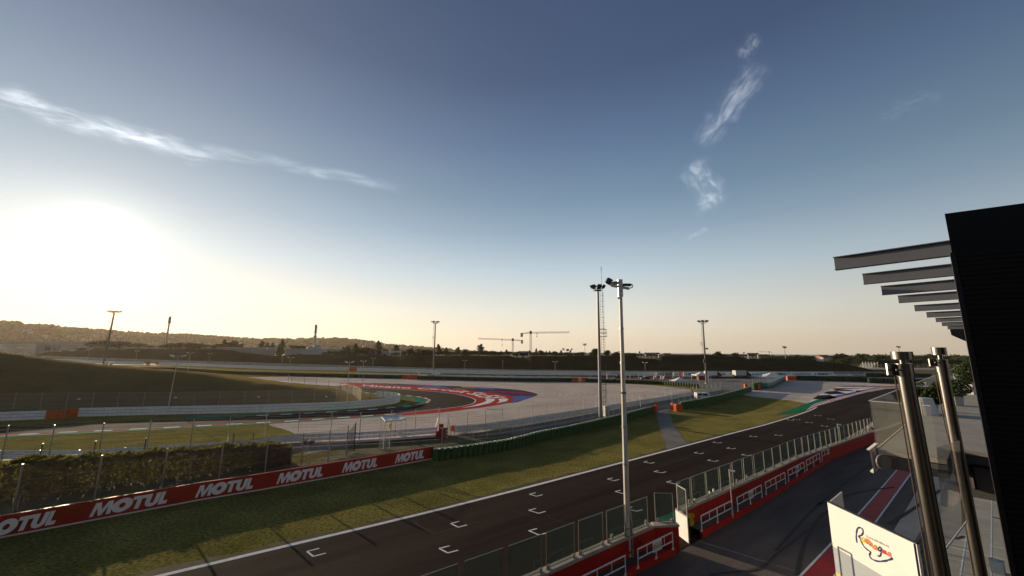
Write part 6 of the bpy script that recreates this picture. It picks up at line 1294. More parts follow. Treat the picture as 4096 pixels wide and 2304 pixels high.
# ================================================================ BUILDINGS beyond the bank
def PZ(i, x, y, dep, f=s): return PD(f(i, x, y), dep)
MT['facade'] = mat('facade_pale', (.50, .44, .40), .8, var=.15, scale=.05); MT['facade2'] = mat('facade_grey', (.30, .28, .27), .85, var=.2, scale=.05); MT['panelwall'] = mat('panel_wall', (.42, .42, .43), .7, var=.12, scale=.1, stretch=(1, 1, .1)); MT['window'] = mat('window_dark', (.05, .05, .06), .2); MT['tile'] = mat('roof_tile', (.30, .13, .08), .8, var=.3, scale=.5)
def building(name, label, i, x0, x1, yt, dep, thick, mt, wins=(), roof=None, dep1=None, zt=None, cat='building', group=None):
    dep1 = dep1 or dep; a = PZ(i, x0, yt, dep); b = PZ(i, x1, yt, dep1); zt = zt or (a.z+b.z)/2; A = Vector((a.x, a.y, 0)); B = Vector((b.x, b.y, 0)); d = (B-A).normalized(); n = Vector((-d.y, d.x, 0))*thick; Zt = Vector((0, 0, zt)); t = thing(name, label, cat, A, 0, group)
    q = MB(); q.hexa([A, B, B+n, A+n, A+Zt, B+Zt, B+n+Zt, A+n+Zt]); q.build('wall', MT[mt], t)
    if roof == 'gable':
        q = MB(); c0, c1 = (A+n/2)+Zt*1.0+Vector((0, 0, zt*.35)), (B+n/2)+Zt+Vector((0, 0, zt*.35)); o_ = -n.normalized()*.6; q.add([A+Zt+o_, B+Zt+o_, c1, c0, A+n+Zt-o_, B+n+Zt-o_], [(0, 1, 2, 3), (3, 2, 5, 4), (0, 3, 4), (1, 5, 2)]); q.build('roof', MT['tile'], t)
    else: q = MB(); e = d*.3; q.hexa([A+Zt-e-n*.02, B+Zt+e-n*.02, B+n*1.02+Zt+e, A+n*1.02+Zt-e]+[v+Vector((0, 0, .45)) for v in (A+Zt-e-n*.02, B+Zt+e-n*.02, B+n*1.02+Zt+e, A+n*1.02+Zt-e)]); q.build('roof', MT['pole'], t)
    L_ = (B-A).length; nn = n.normalized()
    for (u0, u1, z0, z1, cnt) in wins:
        for c in range(cnt):
            ua = u0+(u1-u0)*(c+.12)/cnt; ub = u0+(u1-u0)*(c+.88)/cnt; p0 = A+d*(L_*ua)-nn*.12; p1 = A+d*(L_*ub)-nn*.12; q = MB(); q.hexa([p0+Vector((0, 0, zt*z0)), p1+Vector((0, 0, zt*z0)), p1+nn*.1+Vector((0, 0, zt*z0)), p0+nn*.1+Vector((0, 0, zt*z0)), p0+Vector((0, 0, zt*z1)), p1+Vector((0, 0, zt*z1)), p1+nn*.1+Vector((0, 0, zt*z1)), p0+nn*.1+Vector((0, 0, zt*z1))]); q.build('window', MT['window'], t)
    return t
building('factory', 'pale factory building with window bands at the far left, nearest in its row', 1, -60, 535, 464, 470, 40, 'facade', [(.12, .32, .66, .80, 6), (.55, .98, .66, .80, 9), (.1, .98, .22, .36, 7)], dep1=430)
building('factory', 'pale factory wing with a row of windows right of the nearest factory', 1, 540, 880, 470, 440, 40, 'facade2', [(.05, .62, .55, .80, 8), (.70, .97, .55, .80, 3)], dep1=430)
building('factory', 'pale low factory hall with a dark loading bay', 1, 885, 1360, 476, 430, 40, 'facade', [(.01, .33, .05, .62, 1)], dep1=420)
building('factory', 'factory hall with a low gable behind the first factory', 1, -60, 450, 415, 560, 50, 'facade2', [(.1, .9, .80, .86, 8)], dep1=540)
building('factory', 'long flat hall with a bright roof edge behind the pines', 1, 780, 1390, 430, 600, 60, 'facade', [], dep1=600)
building('factory', 'flat grey hall behind the umbrella pines', 1, 1400, 2300, 488, 520, 40, 'facade2', [], dep1=500)
building('storage_hall', 'low hall with a pale flat roof right of the slim telecom mast', 2, 200, 515, 506, 430, 30, 'facade', [], dep1=430)
building('boundary_wall', 'long grey wall behind the left dip of the far bank', 2, 515, 1450, 512, 400, 1.2, 'facade2', [], dep1=385, cat='wall')
building('warehouse', 'white ribbed warehouse beside the dark telecom mast', 2, 1610, 2200, 532, 360, 30, 'panelwall', [(.26, .44, .45, .62, 1)], dep1=350)
building('warehouse', 'low white hall behind the columnar trees', 3, 265, 560, 566, 340, 20, 'panelwall', [(.1, .9, .62, .8, 6)], dep1=340)
building('warehouse', 'low white hall right of the dark fir', 3, 745, 885, 584, 340, 20, 'panelwall', [], dep1=340)
building('house', 'white house with a tiled gable left of the distant mast', 3, 1080, 1215, 596, 330, 9, 'facade', [(.2, .8, .3, .6, 2)], 'gable')
building('house', 'sunlit house with a red roof at the right end of the far bank', 5, 1785, 1925, 655, 380, 12, 'facade', [(.1, .9, .3, .6, 4)], 'gable')
for i, x, y, dep, R_, lb in ((2, 1965, 490, 380, 3.6, 'squat pale silo tank behind the warehouse'), (2, 2070, 468, 385, 4.2, 'domed grey silo behind the warehouse')):
    a = PZ(i, x, y, dep); b = Vector((a.x, a.y, 0)); q = MB(); q.tube([b, a-Vector((0, 0, 1.5)), a-Vector((0, 0, .5)), a], [R_, R_, R_*.7, R_*.2], 14); tag(q.build('silo', MT['steel'], origin=b), lb, 'silo')
# bleachers
a, b = G(s(5, 2285, 800)), G(s(5, 2500, 808)); t = thing('grandstand', 'empty steel bleachers at the right end of the far bank', 'grandstand', a); d = (b-a).normalized(); n_ = Vector((-d.y, d.x, 0)); hh = ht(a, s(5, 2290, 730))
for k in range(9):
    q = MB(); c = n_*(k*.9); z = hh*(k+1)/9; q.beam(a+c+Vector((0, 0, z)), b+c+Vector((0, 0, z)), .5, .12); q.build('bench_row', MT['steel'], t)
for u in (0, .2, .4, .6, .8, 1): q = MB(); e = a.lerp(b, u); q.beam(e, e+n_*8+Vector((0, 0, hh)), .12, .12); q.beam(e+n_*8, e+n_*8+Vector((0, 0, hh+1)), .12, .12); q.build('frame', MT['steel'], t)
P = resample(Gs([s(5, 2000, 790), s(6, 300, 800), s(6, 1400, 810)]), 9); fence('guard_fence', 'long low rail fence behind the bleachers at the right', P, 2.6, wires=3, rad=.12, wire=.06, w0=.4)
sheet('dirt_road', MT['concrete'], [s(5, 2200, 770), s(6, 300, 795), s(6, 1700, 800), s(6, 1700, 830), s(6, 300, 822), s(5, 2350, 800)], 2)
# small marker lights at the foot of the far bank
# ================================================================ TREES
def crown_pts(kind):
    """one crown, unit height 1, unit width 1: list of lobes (centre, radii)"""
    L_ = []
    if kind == 'round':
        for _ in range(12): a = random.uniform(0, 6.28); q = random.uniform(0, .30); L_.append((Vector((math.cos(a)*q, math.sin(a)*q, random.uniform(.34, .80))), Vector((.20, .20, .17))*random.uniform(.7, 1.15)))
    elif kind == 'umbrella':
        for _ in range(16): a = random.uniform(0, 6.28); q = random.uniform(0, .42); L_.append((Vector((math.cos(a)*q, math.sin(a)*q, .62+random.uniform(0, .22)*(1-q))), Vector((.16, .16, .15))*random.uniform(.7, 1.2)))
    elif kind == 'column':
        for k in range(14): z = .12+.82*k/13; w = .34*math.sin(min(1, (k+2)/9)*math.pi/2)*(1 if k < 9 else (15-k)/7); a = random.uniform(0, 6.28); L_.append((Vector((math.cos(a)*.12, math.sin(a)*.12, z)), Vector((w, w, .10))*random.uniform(.85, 1.15)))
    elif kind == 'conifer':
        for k in range(22):
            z = .12+.86*(k/21); w = .46*(1-k/21)+.02; a = k*2.4; L_.append((Vector((math.cos(a)*w*.55, math.sin(a)*w*.55, z)), Vector((w*.62+.03, w*.62+.03, .035+.03*(1-z)))))
    elif kind == 'bush':
        for _ in range(9): a = random.uniform(0, 6.28); q = random.uniform(0, .34); L_.append((Vector((math.cos(a)*q, math.sin(a)*q, random.uniform(.25, .7))), Vector((.22, .22, .24))*random.uniform(.7, 1.2)))
    elif kind == 'sparse':
        for _ in range(16): a = random.uniform(0, 6.28); q = random.uniform(0.05, .40); L_.append((Vector((math.cos(a)*q, math.sin(a)*q, random.uniform(.35, .92))), Vector((.11, .11, .09))*random.uniform(.6, 1.1)))
    return L_
def tree_proto(kind, n=1500, leaf=.055, mt='foliage'):
    t = thing('tree', 'x', 'tree', (0, 0, -500)); L_ = crown_pts(kind); m = MB(); m.recalc = False
    def fn():
        c, rr = random.choice(L_); v = Vector((random.gauss(0, 1), random.gauss(0, 1), random.gauss(0, 1))).normalized()*(random.random()**.28); return c+Vector((v.x*rr.x, v.y*rr.y, v.z*rr.z))
    leafcloud(m, fn, n, leaf); m.build('crown', MT[mt], t, world=False)
    m = MB(); top = .7 if kind in ('round', 'umbrella', 'sparse') else .9; m.tube([(0, 0, 0), (.01, 0, top*.5), (0, .01, top)], [.035, .025, .008], 6)
    if kind in ('round', 'umbrella', 'sparse'):
        for c, rr in L_[:7]: m.tube([(0, 0, .3), tuple(c)], [.016, .006], 4)
    m.build('trunk', MT['bark'], t, world=False); return t
PR = {}
for kd, nv in (('round', 3), ('umbrella', 2), ('column', 2), ('conifer', 2), ('bush', 2), ('sparse', 1)):
    PR[kd] = [tree_proto(kd, {'round': 1700, 'umbrella': 1800, 'column': 1500, 'conifer': 1700, 'bush': 1000, 'sparse': 800}[kd], .075 if kd != 'conifer' else .06, 'foliage_dark' if kd in ('umbrella', 'conifer') else 'foliage') for _ in range(nv)]
KN = {'round': 'broadleaf_tree', 'umbrella': 'umbrella_pine', 'column': 'columnar_tree', 'conifer': 'conifer', 'bush': 'bush', 'sparse': 'sparse_tree'}
def place(kind, p_base, p_top, wpx, dep, label, group=None, bury=0):
    a = PD(p_base, dep); top = PD(p_top, dep); z0 = min(a.z, top.z-1)
    z0 = 0 if z0 < 7 else z0*.0
    hh = top.z-z0; w = wpx/F*dep
    vis = top.z-a.z
    # crown keeps its visible proportions; the trunk is hidden behind the bank
    o = dup(random.choice(PR[kind]), (a.x, dep, 0), random.uniform(0, 6.28), label, group)
    o.name = KN[kind]; o['category'] = 'bush' if kind == 'bush' else 'tree'
    crown_bottom = {'round': .34, 'umbrella': .58, 'column': .10, 'conifer': .10, 'bush': .16, 'sparse': .40}[kind]
    H_ = max(vis/(1-crown_bottom)*1.0, 1.5); o.location.z = max(0, top.z-H_*.98) if H_ < top.z else 0
    if H_ > top.z: H_ = top.z
    o.scale = (w*1.42, w*1.42, H_)
    if o.location.z > .5:      # reach the ground with a longer trunk
        for c in o.children:
            if c.name.startswith('trunk'):
                k = o.location.z/H_; me = c.data.copy(); c.data = me
                for v in me.vertices:
                    if v.co.z < .02: v.co.z = -k
    return o
T_ = []
def R(i, x, yt, yb, w, kind, label, dep=330, group=None, f=r): 
    p0 = f(i, x, yb); p1 = f(i, x, yt); sc_ = Z if f is r else Z2; place(kind, p0, p1, w*sc_, dep, label, group)
R(1, 1045, 398, 460, 170, 'umbrella', 'dark pointed pine beside the distant left mast in the glare', 430); R(1, 1205, 405, 458, 130, 'umbrella', 'dark umbrella pine second from the left in the glare', 440); R(1, 1395, 430, 466, 125, 'umbrella', 'low umbrella pine left of the slim telecom mast', 440)
R(1, 830, 470, 512, 130, 'bush', 'dark bushes in front of the pale factory hall', 400); R(1, 980, 478, 510, 110, 'bush', 'dark bush under the pointed pine', 400); R(1, 1500, 450, 478, 90, 'bush', 'low bush left of the slim telecom mast', 420)
for x, yt, w, kd, lb in ((1640, 440, 90, 'round', 'round tree just left of the slim telecom mast'), (1715, 428, 100, 'umbrella', 'umbrella pine right of the slim telecom mast'), (1795, 414, 85, 'round', 'rounded tree, second right of the slim telecom mast'), (1900, 423, 160, 'umbrella', 'broad umbrella pine in the warm haze'), (2005, 432, 110, 'round', 'pale round tree right of the broad pine'), (2062, 444, 60, 'round', 'small dark tree right of the pale round one')):
    R(1, x, yt, 474, w, kd, lb, 420)
R(1, 2120, 450, 476, 45, 'bush', 'small bush between the tree groups at the left', 410); R(1, 2185, 437, 478, 100, 'round', 'round tree left of the tall cedar', 400); R(1, 2255, 395, 478, 66, 'conifer', 'tall pointed cedar left of centre', 400); R(1, 2345, 408, 478, 105, 'round', 'large round tree right of the tall cedar', 400); R(1, 2415, 437, 478, 80, 'round', 'lower round tree right of the large round one', 398)
R(2, 55, 408, 488, 74, 'conifer', 'largest of three firs above the long grey wall', 430); R(2, 110, 430, 488, 52, 'conifer', 'middle fir above the long grey wall', 430); R(2, 165, 432, 488, 60, 'conifer', 'right fir above the long grey wall', 430)
R(2, 245, 403, 560, 66, 'column', 'tall columnar tree in the left dip of the far bank', 350); R(2, 232, 480, 560, 74, 'column', 'lower columnar tree in front of the tall one in the dip', 345)
R(2, 390, 452, 492, 90, 'round', 'left round tree above the white warehouse', 400); R(2, 460, 456, 492, 90, 'umbrella', 'right round pine above the white warehouse', 400); R(2, 735, 503, 548, 46, 'bush', 'sunny shrub right of the warehouse', 330); R(2, 800, 505, 548, 90, 'bush', 'low shrubs left of the big dark tree', 330)
R(2, 895, 430, 548, 150, 'round', 'big dark round tree right of the warehouse', 340); R(2, 1000, 447, 548, 80, 'column', 'broad columnar tree in front of the umbrella pine', 325); R(2, 1110, 462, 548, 180, 'umbrella', 'broad dark umbrella pine left of the tall column tree', 345); R(2, 1235, 414, 548, 74, 'column', 'tall dark columnar tree left of the billboard', 330)
R(2, 1405, 457, 575, 120, 'conifer', 'dark spreading fir in the dip behind the white billboard', 330); R(2, 1300, 480, 520, 62, 'round', 'small round tree behind the low white hall', 420)
for x, yt, w, kd, lb in ((1500, 510, 70, 'bush', 'low tree right of the dark fir'), (1545, 488, 90, 'round', 'tree one, right of the low white hall'), (1610, 480, 85, 'sparse', 'loose tree right of the low white hall'), (1690, 474, 110, 'round', 'wide round tree left of the distant mast'), (1760, 482, 80, 'round', 'round tree touching the distant mast on its left'), (1835, 448, 62, 'column', 'columnar tree just right of the distant mast'), (1912, 478, 60, 'conifer', 'thin dark cypress right of the distant mast'), (1950, 515, 44, 'bush', 'small sunny bush right of the cypress'), (2030, 476, 62, 'column', 'poplar left of the broad green tree'), (2110, 476, 92, 'round', 'broad green tree under the left jib end'), (2180, 505, 60, 'bush', 'low dark bush under the left jib'), (2255, 446, 76, 'column', 'tall poplar under the left jib'), (2315, 505, 70, 'round', 'low tree right of the tall poplar'), (2385, 508, 90, 'umbrella', 'low pine right of the tall poplar'), (2450, 515, 70, 'round', 'low tree under the left crane hook'), (2520, 500, 60, 'conifer', 'jagged fir left of the left crane')):
    R(2, x, yt, 550, w, kd, lb, 330)
for x, yt, w, kd, lb in ((45, 505, 80, 'round', 'round tree at the foot of the left crane'), (110, 512, 90, 'umbrella', 'low pine between the two cranes'), (178, 506, 46, 'conifer', 'thin tree left of the taller crane foot'), (245, 487, 44, 'conifer', 'pointed tree right of the taller crane'), (292, 503, 70, 'round', 'bushy tree second right of the taller crane'), (345, 512, 40, 'conifer', 'small cypress in the row under the right jib'), (380, 510, 40, 'conifer', 'second small cypress in the row under the right jib'), (440, 512, 60, 'round', 'low round tree in the row under the right jib'), (495, 502, 44, 'conifer', 'pointed tree left of the bare tree'), (566, 478, 82, 'sparse', 'loose airy tree alone above the far bank'), (655, 528, 80, 'bush', 'low bushes right of the airy tree'), (710, 516, 60, 'bush', 'low bush at the small floodlight mast'), (800, 518, 60, 'bush', 'low bush left of the big tree at the ladder mast'), (842, 482, 100, 'round', 'big tree directly left of the ladder mast'), (962, 502, 74, 'round', 'round tree between ladder mast and white pole'), (1046, 505, 84, 'round', 'round tree just left of the white pole'), (1200, 535, 80, 'bush', 'low bush right of the white pole'), (1300, 533, 60, 'bush', 'bush at the left edge of the middle dip'), (1400, 540, 90, 'bush', 'pale bush inside the middle dip'), (1555, 530, 70, 'bush', 'small domed bush right of the middle dip')):
    R(3, x, yt, 555, w, kd, lb, 300)
R(3, 2068, 503, 558, 88, 'round', 'dark round tree alone on the bank, the bigger of two', 290); R(3, 2243, 518, 560, 72, 'round', 'dark round tree alone on the bank, the smaller of two', 290)
for x in range(700, 2576, 58):
    if not (1370 < x < 1440): R(2, x+random.uniform(-18, 18), 516+random.uniform(-10, 8), 548, random.uniform(60, 110), random.choice(['bush', 'bush', 'round']), 'low dark tree in the line just behind the crest of the far bank, left half', random.choice((345, 360)), 'low trees behind the far bank')
for x in list(range(60, 720, 48))+list(range(1080, 1260, 50)): R(3, x+random.uniform(-14, 14), 524+random.uniform(-8, 6), 556, random.uniform(55, 95), 'bush', 'low dark bush in the line just behind the crest of the far bank, middle', 340, 'low bushes behind the far bank')
# the tree belt at the right, towards the sea
gB = 'tree belt beyond the right end of the far bank'
random.seed(11)
belt = [(1700, 548, 60), (1900, 545, 60), (1980, 546, 70), (2140, 548, 70), (2330, 545, 70), (2420, 548, 70), (2500, 545, 60), (2560, 544, 60)]
for k, (x, yt, w) in enumerate(belt): R(3, x, yt, 562, w, 'bush', 'low dark scrub along the top of the far bank', 330, 'scrub along the top of the far bank')
k = 0; xs = -30
while xs < 2560:
    yt = (548+random.uniform(-8, 12)) if xs < 640 else (540+random.uniform(-14, 14)); 
    R(4, xs, yt, 612 if xs < 640 else 640, random.uniform(75, 125), random.choice(['bush', 'bush', 'round', 'bush']), 'tree of the dense dark belt beyond the right end of the far bank', random.choice((395, 420, 450)), gB); xs += random.uniform(38, 62); k += 1
R(4, 702, 522, 625, 130, 'bush', 'tallest rounded tree of the right tree belt, near the sunlit house', 380); R(4, 1115, 542, 640, 120, 'round', 'dark bulky tree left of the left stainless post', 375)
for x in range(660, 2500, 80): R(4, x+random.uniform(-20, 20), 588+random.uniform(-6, 8), 642, random.uniform(80, 120), 'bush', 'light green bush at the foot of the right tree belt', 360, 'bushes at the foot of the right tree belt')
# far low tree line under the horizon, behind the bank
for x in range(1180, 2600, 95): R(3, x+random.uniform(-20, 20), 545+random.uniform(-4, 3), 560, random.uniform(90, 130), 'umbrella', 'low distant tree in the thin line over the far bank', 700, 'thin distant tree line')
# hillside woods, leaf clumps one could not count
def woods(name, label, tab, n, dist, back, y_off, size, x0, x1, seed):
    random.seed(seed); m = MB(); m.recalc = False
    for _ in range(n):
        x = random.uniform(x0, x1); yc = interp(tab, x)+random.uniform(-1, 1)*2+random.random()**2*y_off; dep_ = dist+random.uniform(-back, 0); d = ray((x, yc)); p = Vector((0, 0, H))+d*(dep_/Vector((d.x, d.y)).length)
        sz = size*random.uniform(.5, 1.3); w = random.choice((1, 1, .5, .7))
        for j in range(9):
            a = Vector((random.gauss(0, 1), random.gauss(0, 1), random.gauss(0, 1))).normalized(); b = a.cross(Vector((random.gauss(0, 1), random.gauss(0, 1), random.gauss(0, 1)))).normalized(); c = p+Vector((random.uniform(-w, w), random.uniform(-w, w), random.uniform(-.4, .5)))*sz; s_ = sz*.6; o = len(m.v)
            m.v += [c-a*s_, c+b*s_, c+a*s_, c-b*s_]; m.f.append((o, o+1, o+2, o+3)); m.m.append(0)
    o = m.build(name, MT['foliage_dark']); tag(o, label, 'woods', None, 'stuff')
woods('hill_woods', 'tree line on the crest of the far wooded hills', hc, 1500, 2080, 60, 7, 9, -30, 2100, 3)
woods('hill_woods', 'scattered woods and hedgerows on the slopes of the far hills', [(x, y+10) for x, y in hc], 1700, 1950, 250, 55, 7, -30, 1900, 4)
# hillside houses
random.seed(21)
for k in range(26):
    x = random.uniform(60, 1850); yc = interp(hc, x)+random.uniform(14, 48); 
    if yc > 1392: continue
    dep_ = 1500; d = ray((x, yc)); p = Vector((0, 0, H))+d*(dep_/Vector((d.x, d.y)).length); t = thing('house', 'tiny pale house on the slope of the far hills', 'house', p, random.uniform(-.5, .5), 'houses scattered on the far hills'); w = random.uniform(7, 12)
    q = MB(); q.box((0, 0, -3), (w, 6, 6)); q.build('wall', MT['facade'], t, world=False); q = MB(); q.add([(-w/2-.5, -3.6, 3), (w/2+.5, -3.6, 3), (w/2+.5, 3.6, 3), (-w/2-.5, 3.6, 3), (-w/2, 0, 5), (w/2, 0, 5)], [(0, 1, 5, 4), (2, 3, 4, 5), (0, 4, 3), (1, 2, 5)]); q.build('roof', MT['tile'], t, world=False)
for l in PR.values():
    for o in l:
        for c in list(o.children): bpy.data.objects.remove(c)
        bpy.data.objects.remove(o)

# ================================================================ THE AIR
m = MB(); m.box((0, 0, -5), (13400, 13400, 245)); hz_ = bpy.data.materials.new('haze'); hz_.use_nodes = True; t = hz_.node_tree; t.nodes.clear()
o = t.nodes.new('ShaderNodeOutputMaterial'); v = t.nodes.new('ShaderNodeVolumePrincipled'); v.inputs['Color'].default_value = (1.0, .86, .68, 1); v.inputs['Density'].default_value = HAZE; v.inputs['Anisotropy'].default_value = .45
t.links.new(v.outputs[0], o.inputs['Volume']); ob = m.build('haze', hz_); tag(ob, 'thin warm evening haze in the air', 'haze', None, 'stuff')
# ================================================================ THE PIT BUILDING at the right
U_ = ray((3955, 1417)); U_.z = 0; U_.normalize(); V_ = Vector((-U_.y, U_.x, 0))     # along the building away from us; across, towards the track
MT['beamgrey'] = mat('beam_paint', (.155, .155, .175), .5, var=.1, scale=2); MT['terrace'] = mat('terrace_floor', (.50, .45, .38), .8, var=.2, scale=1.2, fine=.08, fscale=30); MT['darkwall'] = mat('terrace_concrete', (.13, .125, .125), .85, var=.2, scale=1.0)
MT['soil'] = mat('planter_white', (.50, .49, .47), .6, var=.1); MT['shrub'] = mat('shrub_leaves', (.06, .085, .02), .6, col2=(.03, .045, .012), scale=5)
# roof beams
bl = thing('pit_building', 'dark pit building end wall with grey roof beams reaching over the terrace', 'building', (9.5, 9, 0))
BZ = H+2.9
tips = [((190, 625), (205, 738)), ((445, 772), (458, 865)), ((610, 880), (622, 960)), ((760, 965), (768, 1031)), ((905, 1050), (912, 1104)), ((1013, 1112), (1018, 1160)), ((1095, 1163), (1100, 1200)), ((1150, 1203), (1156, 1230)), ((1202, 1235), (1206, 1256))]
def t7(p): return (3250+p[0]*846/1886, 750+p[1]*846/1886)
for a, b in tips:
    p = G(t7(a), BZ); h = p.z-PD(t7(b), p.y).z; h = max(.34, min(.55, h)); m = MB(); e = p-V_*(7.2+0*p.y); w = .11
    m.beam(p+Vector((0, 0, -.012)), e+Vector((0, 0, -.012)), w*2, .024); m.beam(p+Vector((0, 0, -h+.012)), e+Vector((0, 0, -h+.012)), w*2, .024); m.beam(p+Vector((0, 0, -h/2)), e+Vector((0, 0, -h/2)), .02, h-.05); m.build('roof_beam', MT['beamgrey'], bl)
# dark soffit end beyond the beams
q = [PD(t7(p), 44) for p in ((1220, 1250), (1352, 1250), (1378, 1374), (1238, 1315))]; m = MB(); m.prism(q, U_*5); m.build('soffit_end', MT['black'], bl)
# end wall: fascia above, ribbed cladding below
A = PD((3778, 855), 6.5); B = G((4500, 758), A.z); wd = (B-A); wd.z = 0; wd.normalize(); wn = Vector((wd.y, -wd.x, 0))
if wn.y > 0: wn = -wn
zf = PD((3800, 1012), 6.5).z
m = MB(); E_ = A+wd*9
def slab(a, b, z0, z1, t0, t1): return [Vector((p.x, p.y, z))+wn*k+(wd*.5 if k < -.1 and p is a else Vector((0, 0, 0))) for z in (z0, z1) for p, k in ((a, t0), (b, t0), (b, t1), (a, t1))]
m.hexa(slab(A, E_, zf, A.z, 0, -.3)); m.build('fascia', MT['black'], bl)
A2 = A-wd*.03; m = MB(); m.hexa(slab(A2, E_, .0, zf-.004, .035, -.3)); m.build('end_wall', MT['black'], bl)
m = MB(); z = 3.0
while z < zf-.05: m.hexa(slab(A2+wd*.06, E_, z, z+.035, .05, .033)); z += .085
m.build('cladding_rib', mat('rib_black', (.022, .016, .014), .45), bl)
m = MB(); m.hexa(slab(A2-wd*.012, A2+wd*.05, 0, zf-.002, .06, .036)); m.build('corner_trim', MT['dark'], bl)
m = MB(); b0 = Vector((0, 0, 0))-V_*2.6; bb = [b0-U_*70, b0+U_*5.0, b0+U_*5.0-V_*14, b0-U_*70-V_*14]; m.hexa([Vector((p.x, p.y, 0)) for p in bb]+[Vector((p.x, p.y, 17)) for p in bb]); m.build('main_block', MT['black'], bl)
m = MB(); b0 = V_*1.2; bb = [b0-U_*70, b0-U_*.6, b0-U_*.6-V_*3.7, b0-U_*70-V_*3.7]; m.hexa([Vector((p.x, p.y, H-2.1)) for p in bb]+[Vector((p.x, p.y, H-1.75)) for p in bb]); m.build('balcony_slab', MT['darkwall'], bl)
m = MB(); bb = [V_*9-U_*16, V_*9-U_*5, -V_*2.5-U_*5, -V_*2.5-U_*16]; m.hexa([Vector((p.x, p.y, 0)) for p in bb]+[Vector((p.x, p.y, 16.5)) for p in bb]); m.build('reflection_block', mat('block_brown', (.10, .075, .06), .8), bl)  # unseen block added behind the camera so the stainless posts reflect dark brown
# terrace: stepped slabs with glass rail
ZF = H-2.2; te = thing('terrace', 'concrete pit building terrace with glass balustrade and planters on it', 'terrace', G((3512, 1800), ZF))
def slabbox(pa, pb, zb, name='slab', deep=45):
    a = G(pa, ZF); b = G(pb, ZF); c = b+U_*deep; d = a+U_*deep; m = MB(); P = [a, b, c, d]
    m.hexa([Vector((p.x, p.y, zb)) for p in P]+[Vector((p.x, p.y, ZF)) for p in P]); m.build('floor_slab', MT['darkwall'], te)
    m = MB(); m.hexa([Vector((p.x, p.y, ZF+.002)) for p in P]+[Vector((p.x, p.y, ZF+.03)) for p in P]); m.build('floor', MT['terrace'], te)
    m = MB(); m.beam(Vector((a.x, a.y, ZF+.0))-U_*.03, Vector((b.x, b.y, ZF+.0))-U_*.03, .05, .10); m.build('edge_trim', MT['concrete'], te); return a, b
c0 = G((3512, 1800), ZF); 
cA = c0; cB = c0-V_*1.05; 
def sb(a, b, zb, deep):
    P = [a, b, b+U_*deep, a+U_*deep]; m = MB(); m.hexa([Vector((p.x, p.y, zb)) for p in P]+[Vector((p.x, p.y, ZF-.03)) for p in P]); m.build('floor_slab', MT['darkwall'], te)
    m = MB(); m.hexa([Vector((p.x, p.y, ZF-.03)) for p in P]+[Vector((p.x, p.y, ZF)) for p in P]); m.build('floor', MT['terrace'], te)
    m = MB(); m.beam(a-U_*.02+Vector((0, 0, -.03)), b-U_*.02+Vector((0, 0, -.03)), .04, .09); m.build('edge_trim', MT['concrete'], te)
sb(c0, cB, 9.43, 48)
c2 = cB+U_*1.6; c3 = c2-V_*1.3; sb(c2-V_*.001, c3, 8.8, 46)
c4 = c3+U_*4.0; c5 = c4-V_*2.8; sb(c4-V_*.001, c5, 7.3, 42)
# recess frames on the dark faces
for o_, w, z0, z1, off_ in ((c4-V_*.5, 1.2, 7.9, 8.9, .02), (c4-V_*2.2, 1.5, 7.8, 9.0, .02), (c2-V_*.25, .8, 9.0, 9.5, .02)):
    a = Vector((o_.x, o_.y, 0))-U_*off_; b = a-V_*w; m = MB(); 
    for p, q in ((a+Vector((0, 0, z0)), b+Vector((0, 0, z0))), (b+Vector((0, 0, z0)), b+Vector((0, 0, z1))), (b+Vector((0, 0, z1)), a+Vector((0, 0, z1))), (a+Vector((0, 0, z1)), a+Vector((0, 0, z0)))): m.beam(p, q, .04, .05)
    m.build('recess_frame', MT['black'], te)
TG = glass('terrace_glass', (.50, .50, .38), .26, .03)  # low-sun reflection put into the pale yellowish tint and opacity
def pane(a, b, h, parent, name='glass_pane', g=TG):
    m = MB(); m.recalc = False; m.add([a, b, b+Vector((0, 0, h)), a+Vector((0, 0, h))], [(0, 1, 2, 3)]); o = m.build(name, g, parent)
    m = MB(); m.beam(a+Vector((0, 0, h)), b+Vector((0, 0, h)), .02, .016); m.build('glass_edge', MT['white'], o, world=True)
gb = thing('glass_balustrade', 'frameless glass balustrade along the terrace edge towards the track', 'balustrade', c0)
for k in range(22):
    a = c0+U_*(k*2.05)+V_*.03; pane(a, a+U_*2.0, 1.1, gb)
for k in range(1):
    a = c0-U_*.03; pane(a, a-V_*.95, 1.1, gb)
# shrubs in pots on the terrace
def shrub(pot_px, shr_px, w_px, h_px, label, potw=46, kind='pot'):
    p = G(pot_px, ZF); k = p.y/F; t = thing('potted_shrub', label, 'potted plant', p, 0, 'clipped shrubs in white pots on the terrace'); c = PD(shr_px, p.y); rw, rh = w_px*k/2, h_px*k/2; m = MB(); m.recalc = False
    def fn():
        v = Vector((random.gauss(0, 1), random.gauss(0, 1), random.gauss(0, 1))).normalized()*(random.random()**.3); s_ = 1+.18*noise.noise(v*2.3+p); return c+Vector((v.x*rw*s_, v.y*rw*s_, v.z*rh*s_))
    leafcloud(m, fn, 2600, .075); m.build('foliage', MT['shrub'], t)
    m = MB(); m.tube([p+Vector((0, 0, .35)), c], .03, 6); m.build('stem', MT['bark'], t)
    pw = potw*k/2; m = MB(); hp_ = max(.3, (c.z-rh-p.z)*.98+.06)
    if kind == 'pot': m.tube([p, p+Vector((0, 0, hp_)), p+Vector((0, 0, hp_+.02))], [pw*.72, pw, pw*1.03], 20)
    else: m.hexa([p+Vector((x*pw*(.85 if z == 0 else 1), y*pw*(.85 if z == 0 else 1), z)) for z in (0, hp_) for x, y in ((-1, -1), (1, -1), (1, 1), (-1, 1))])
    m.build('pot', MT['soil'], t)
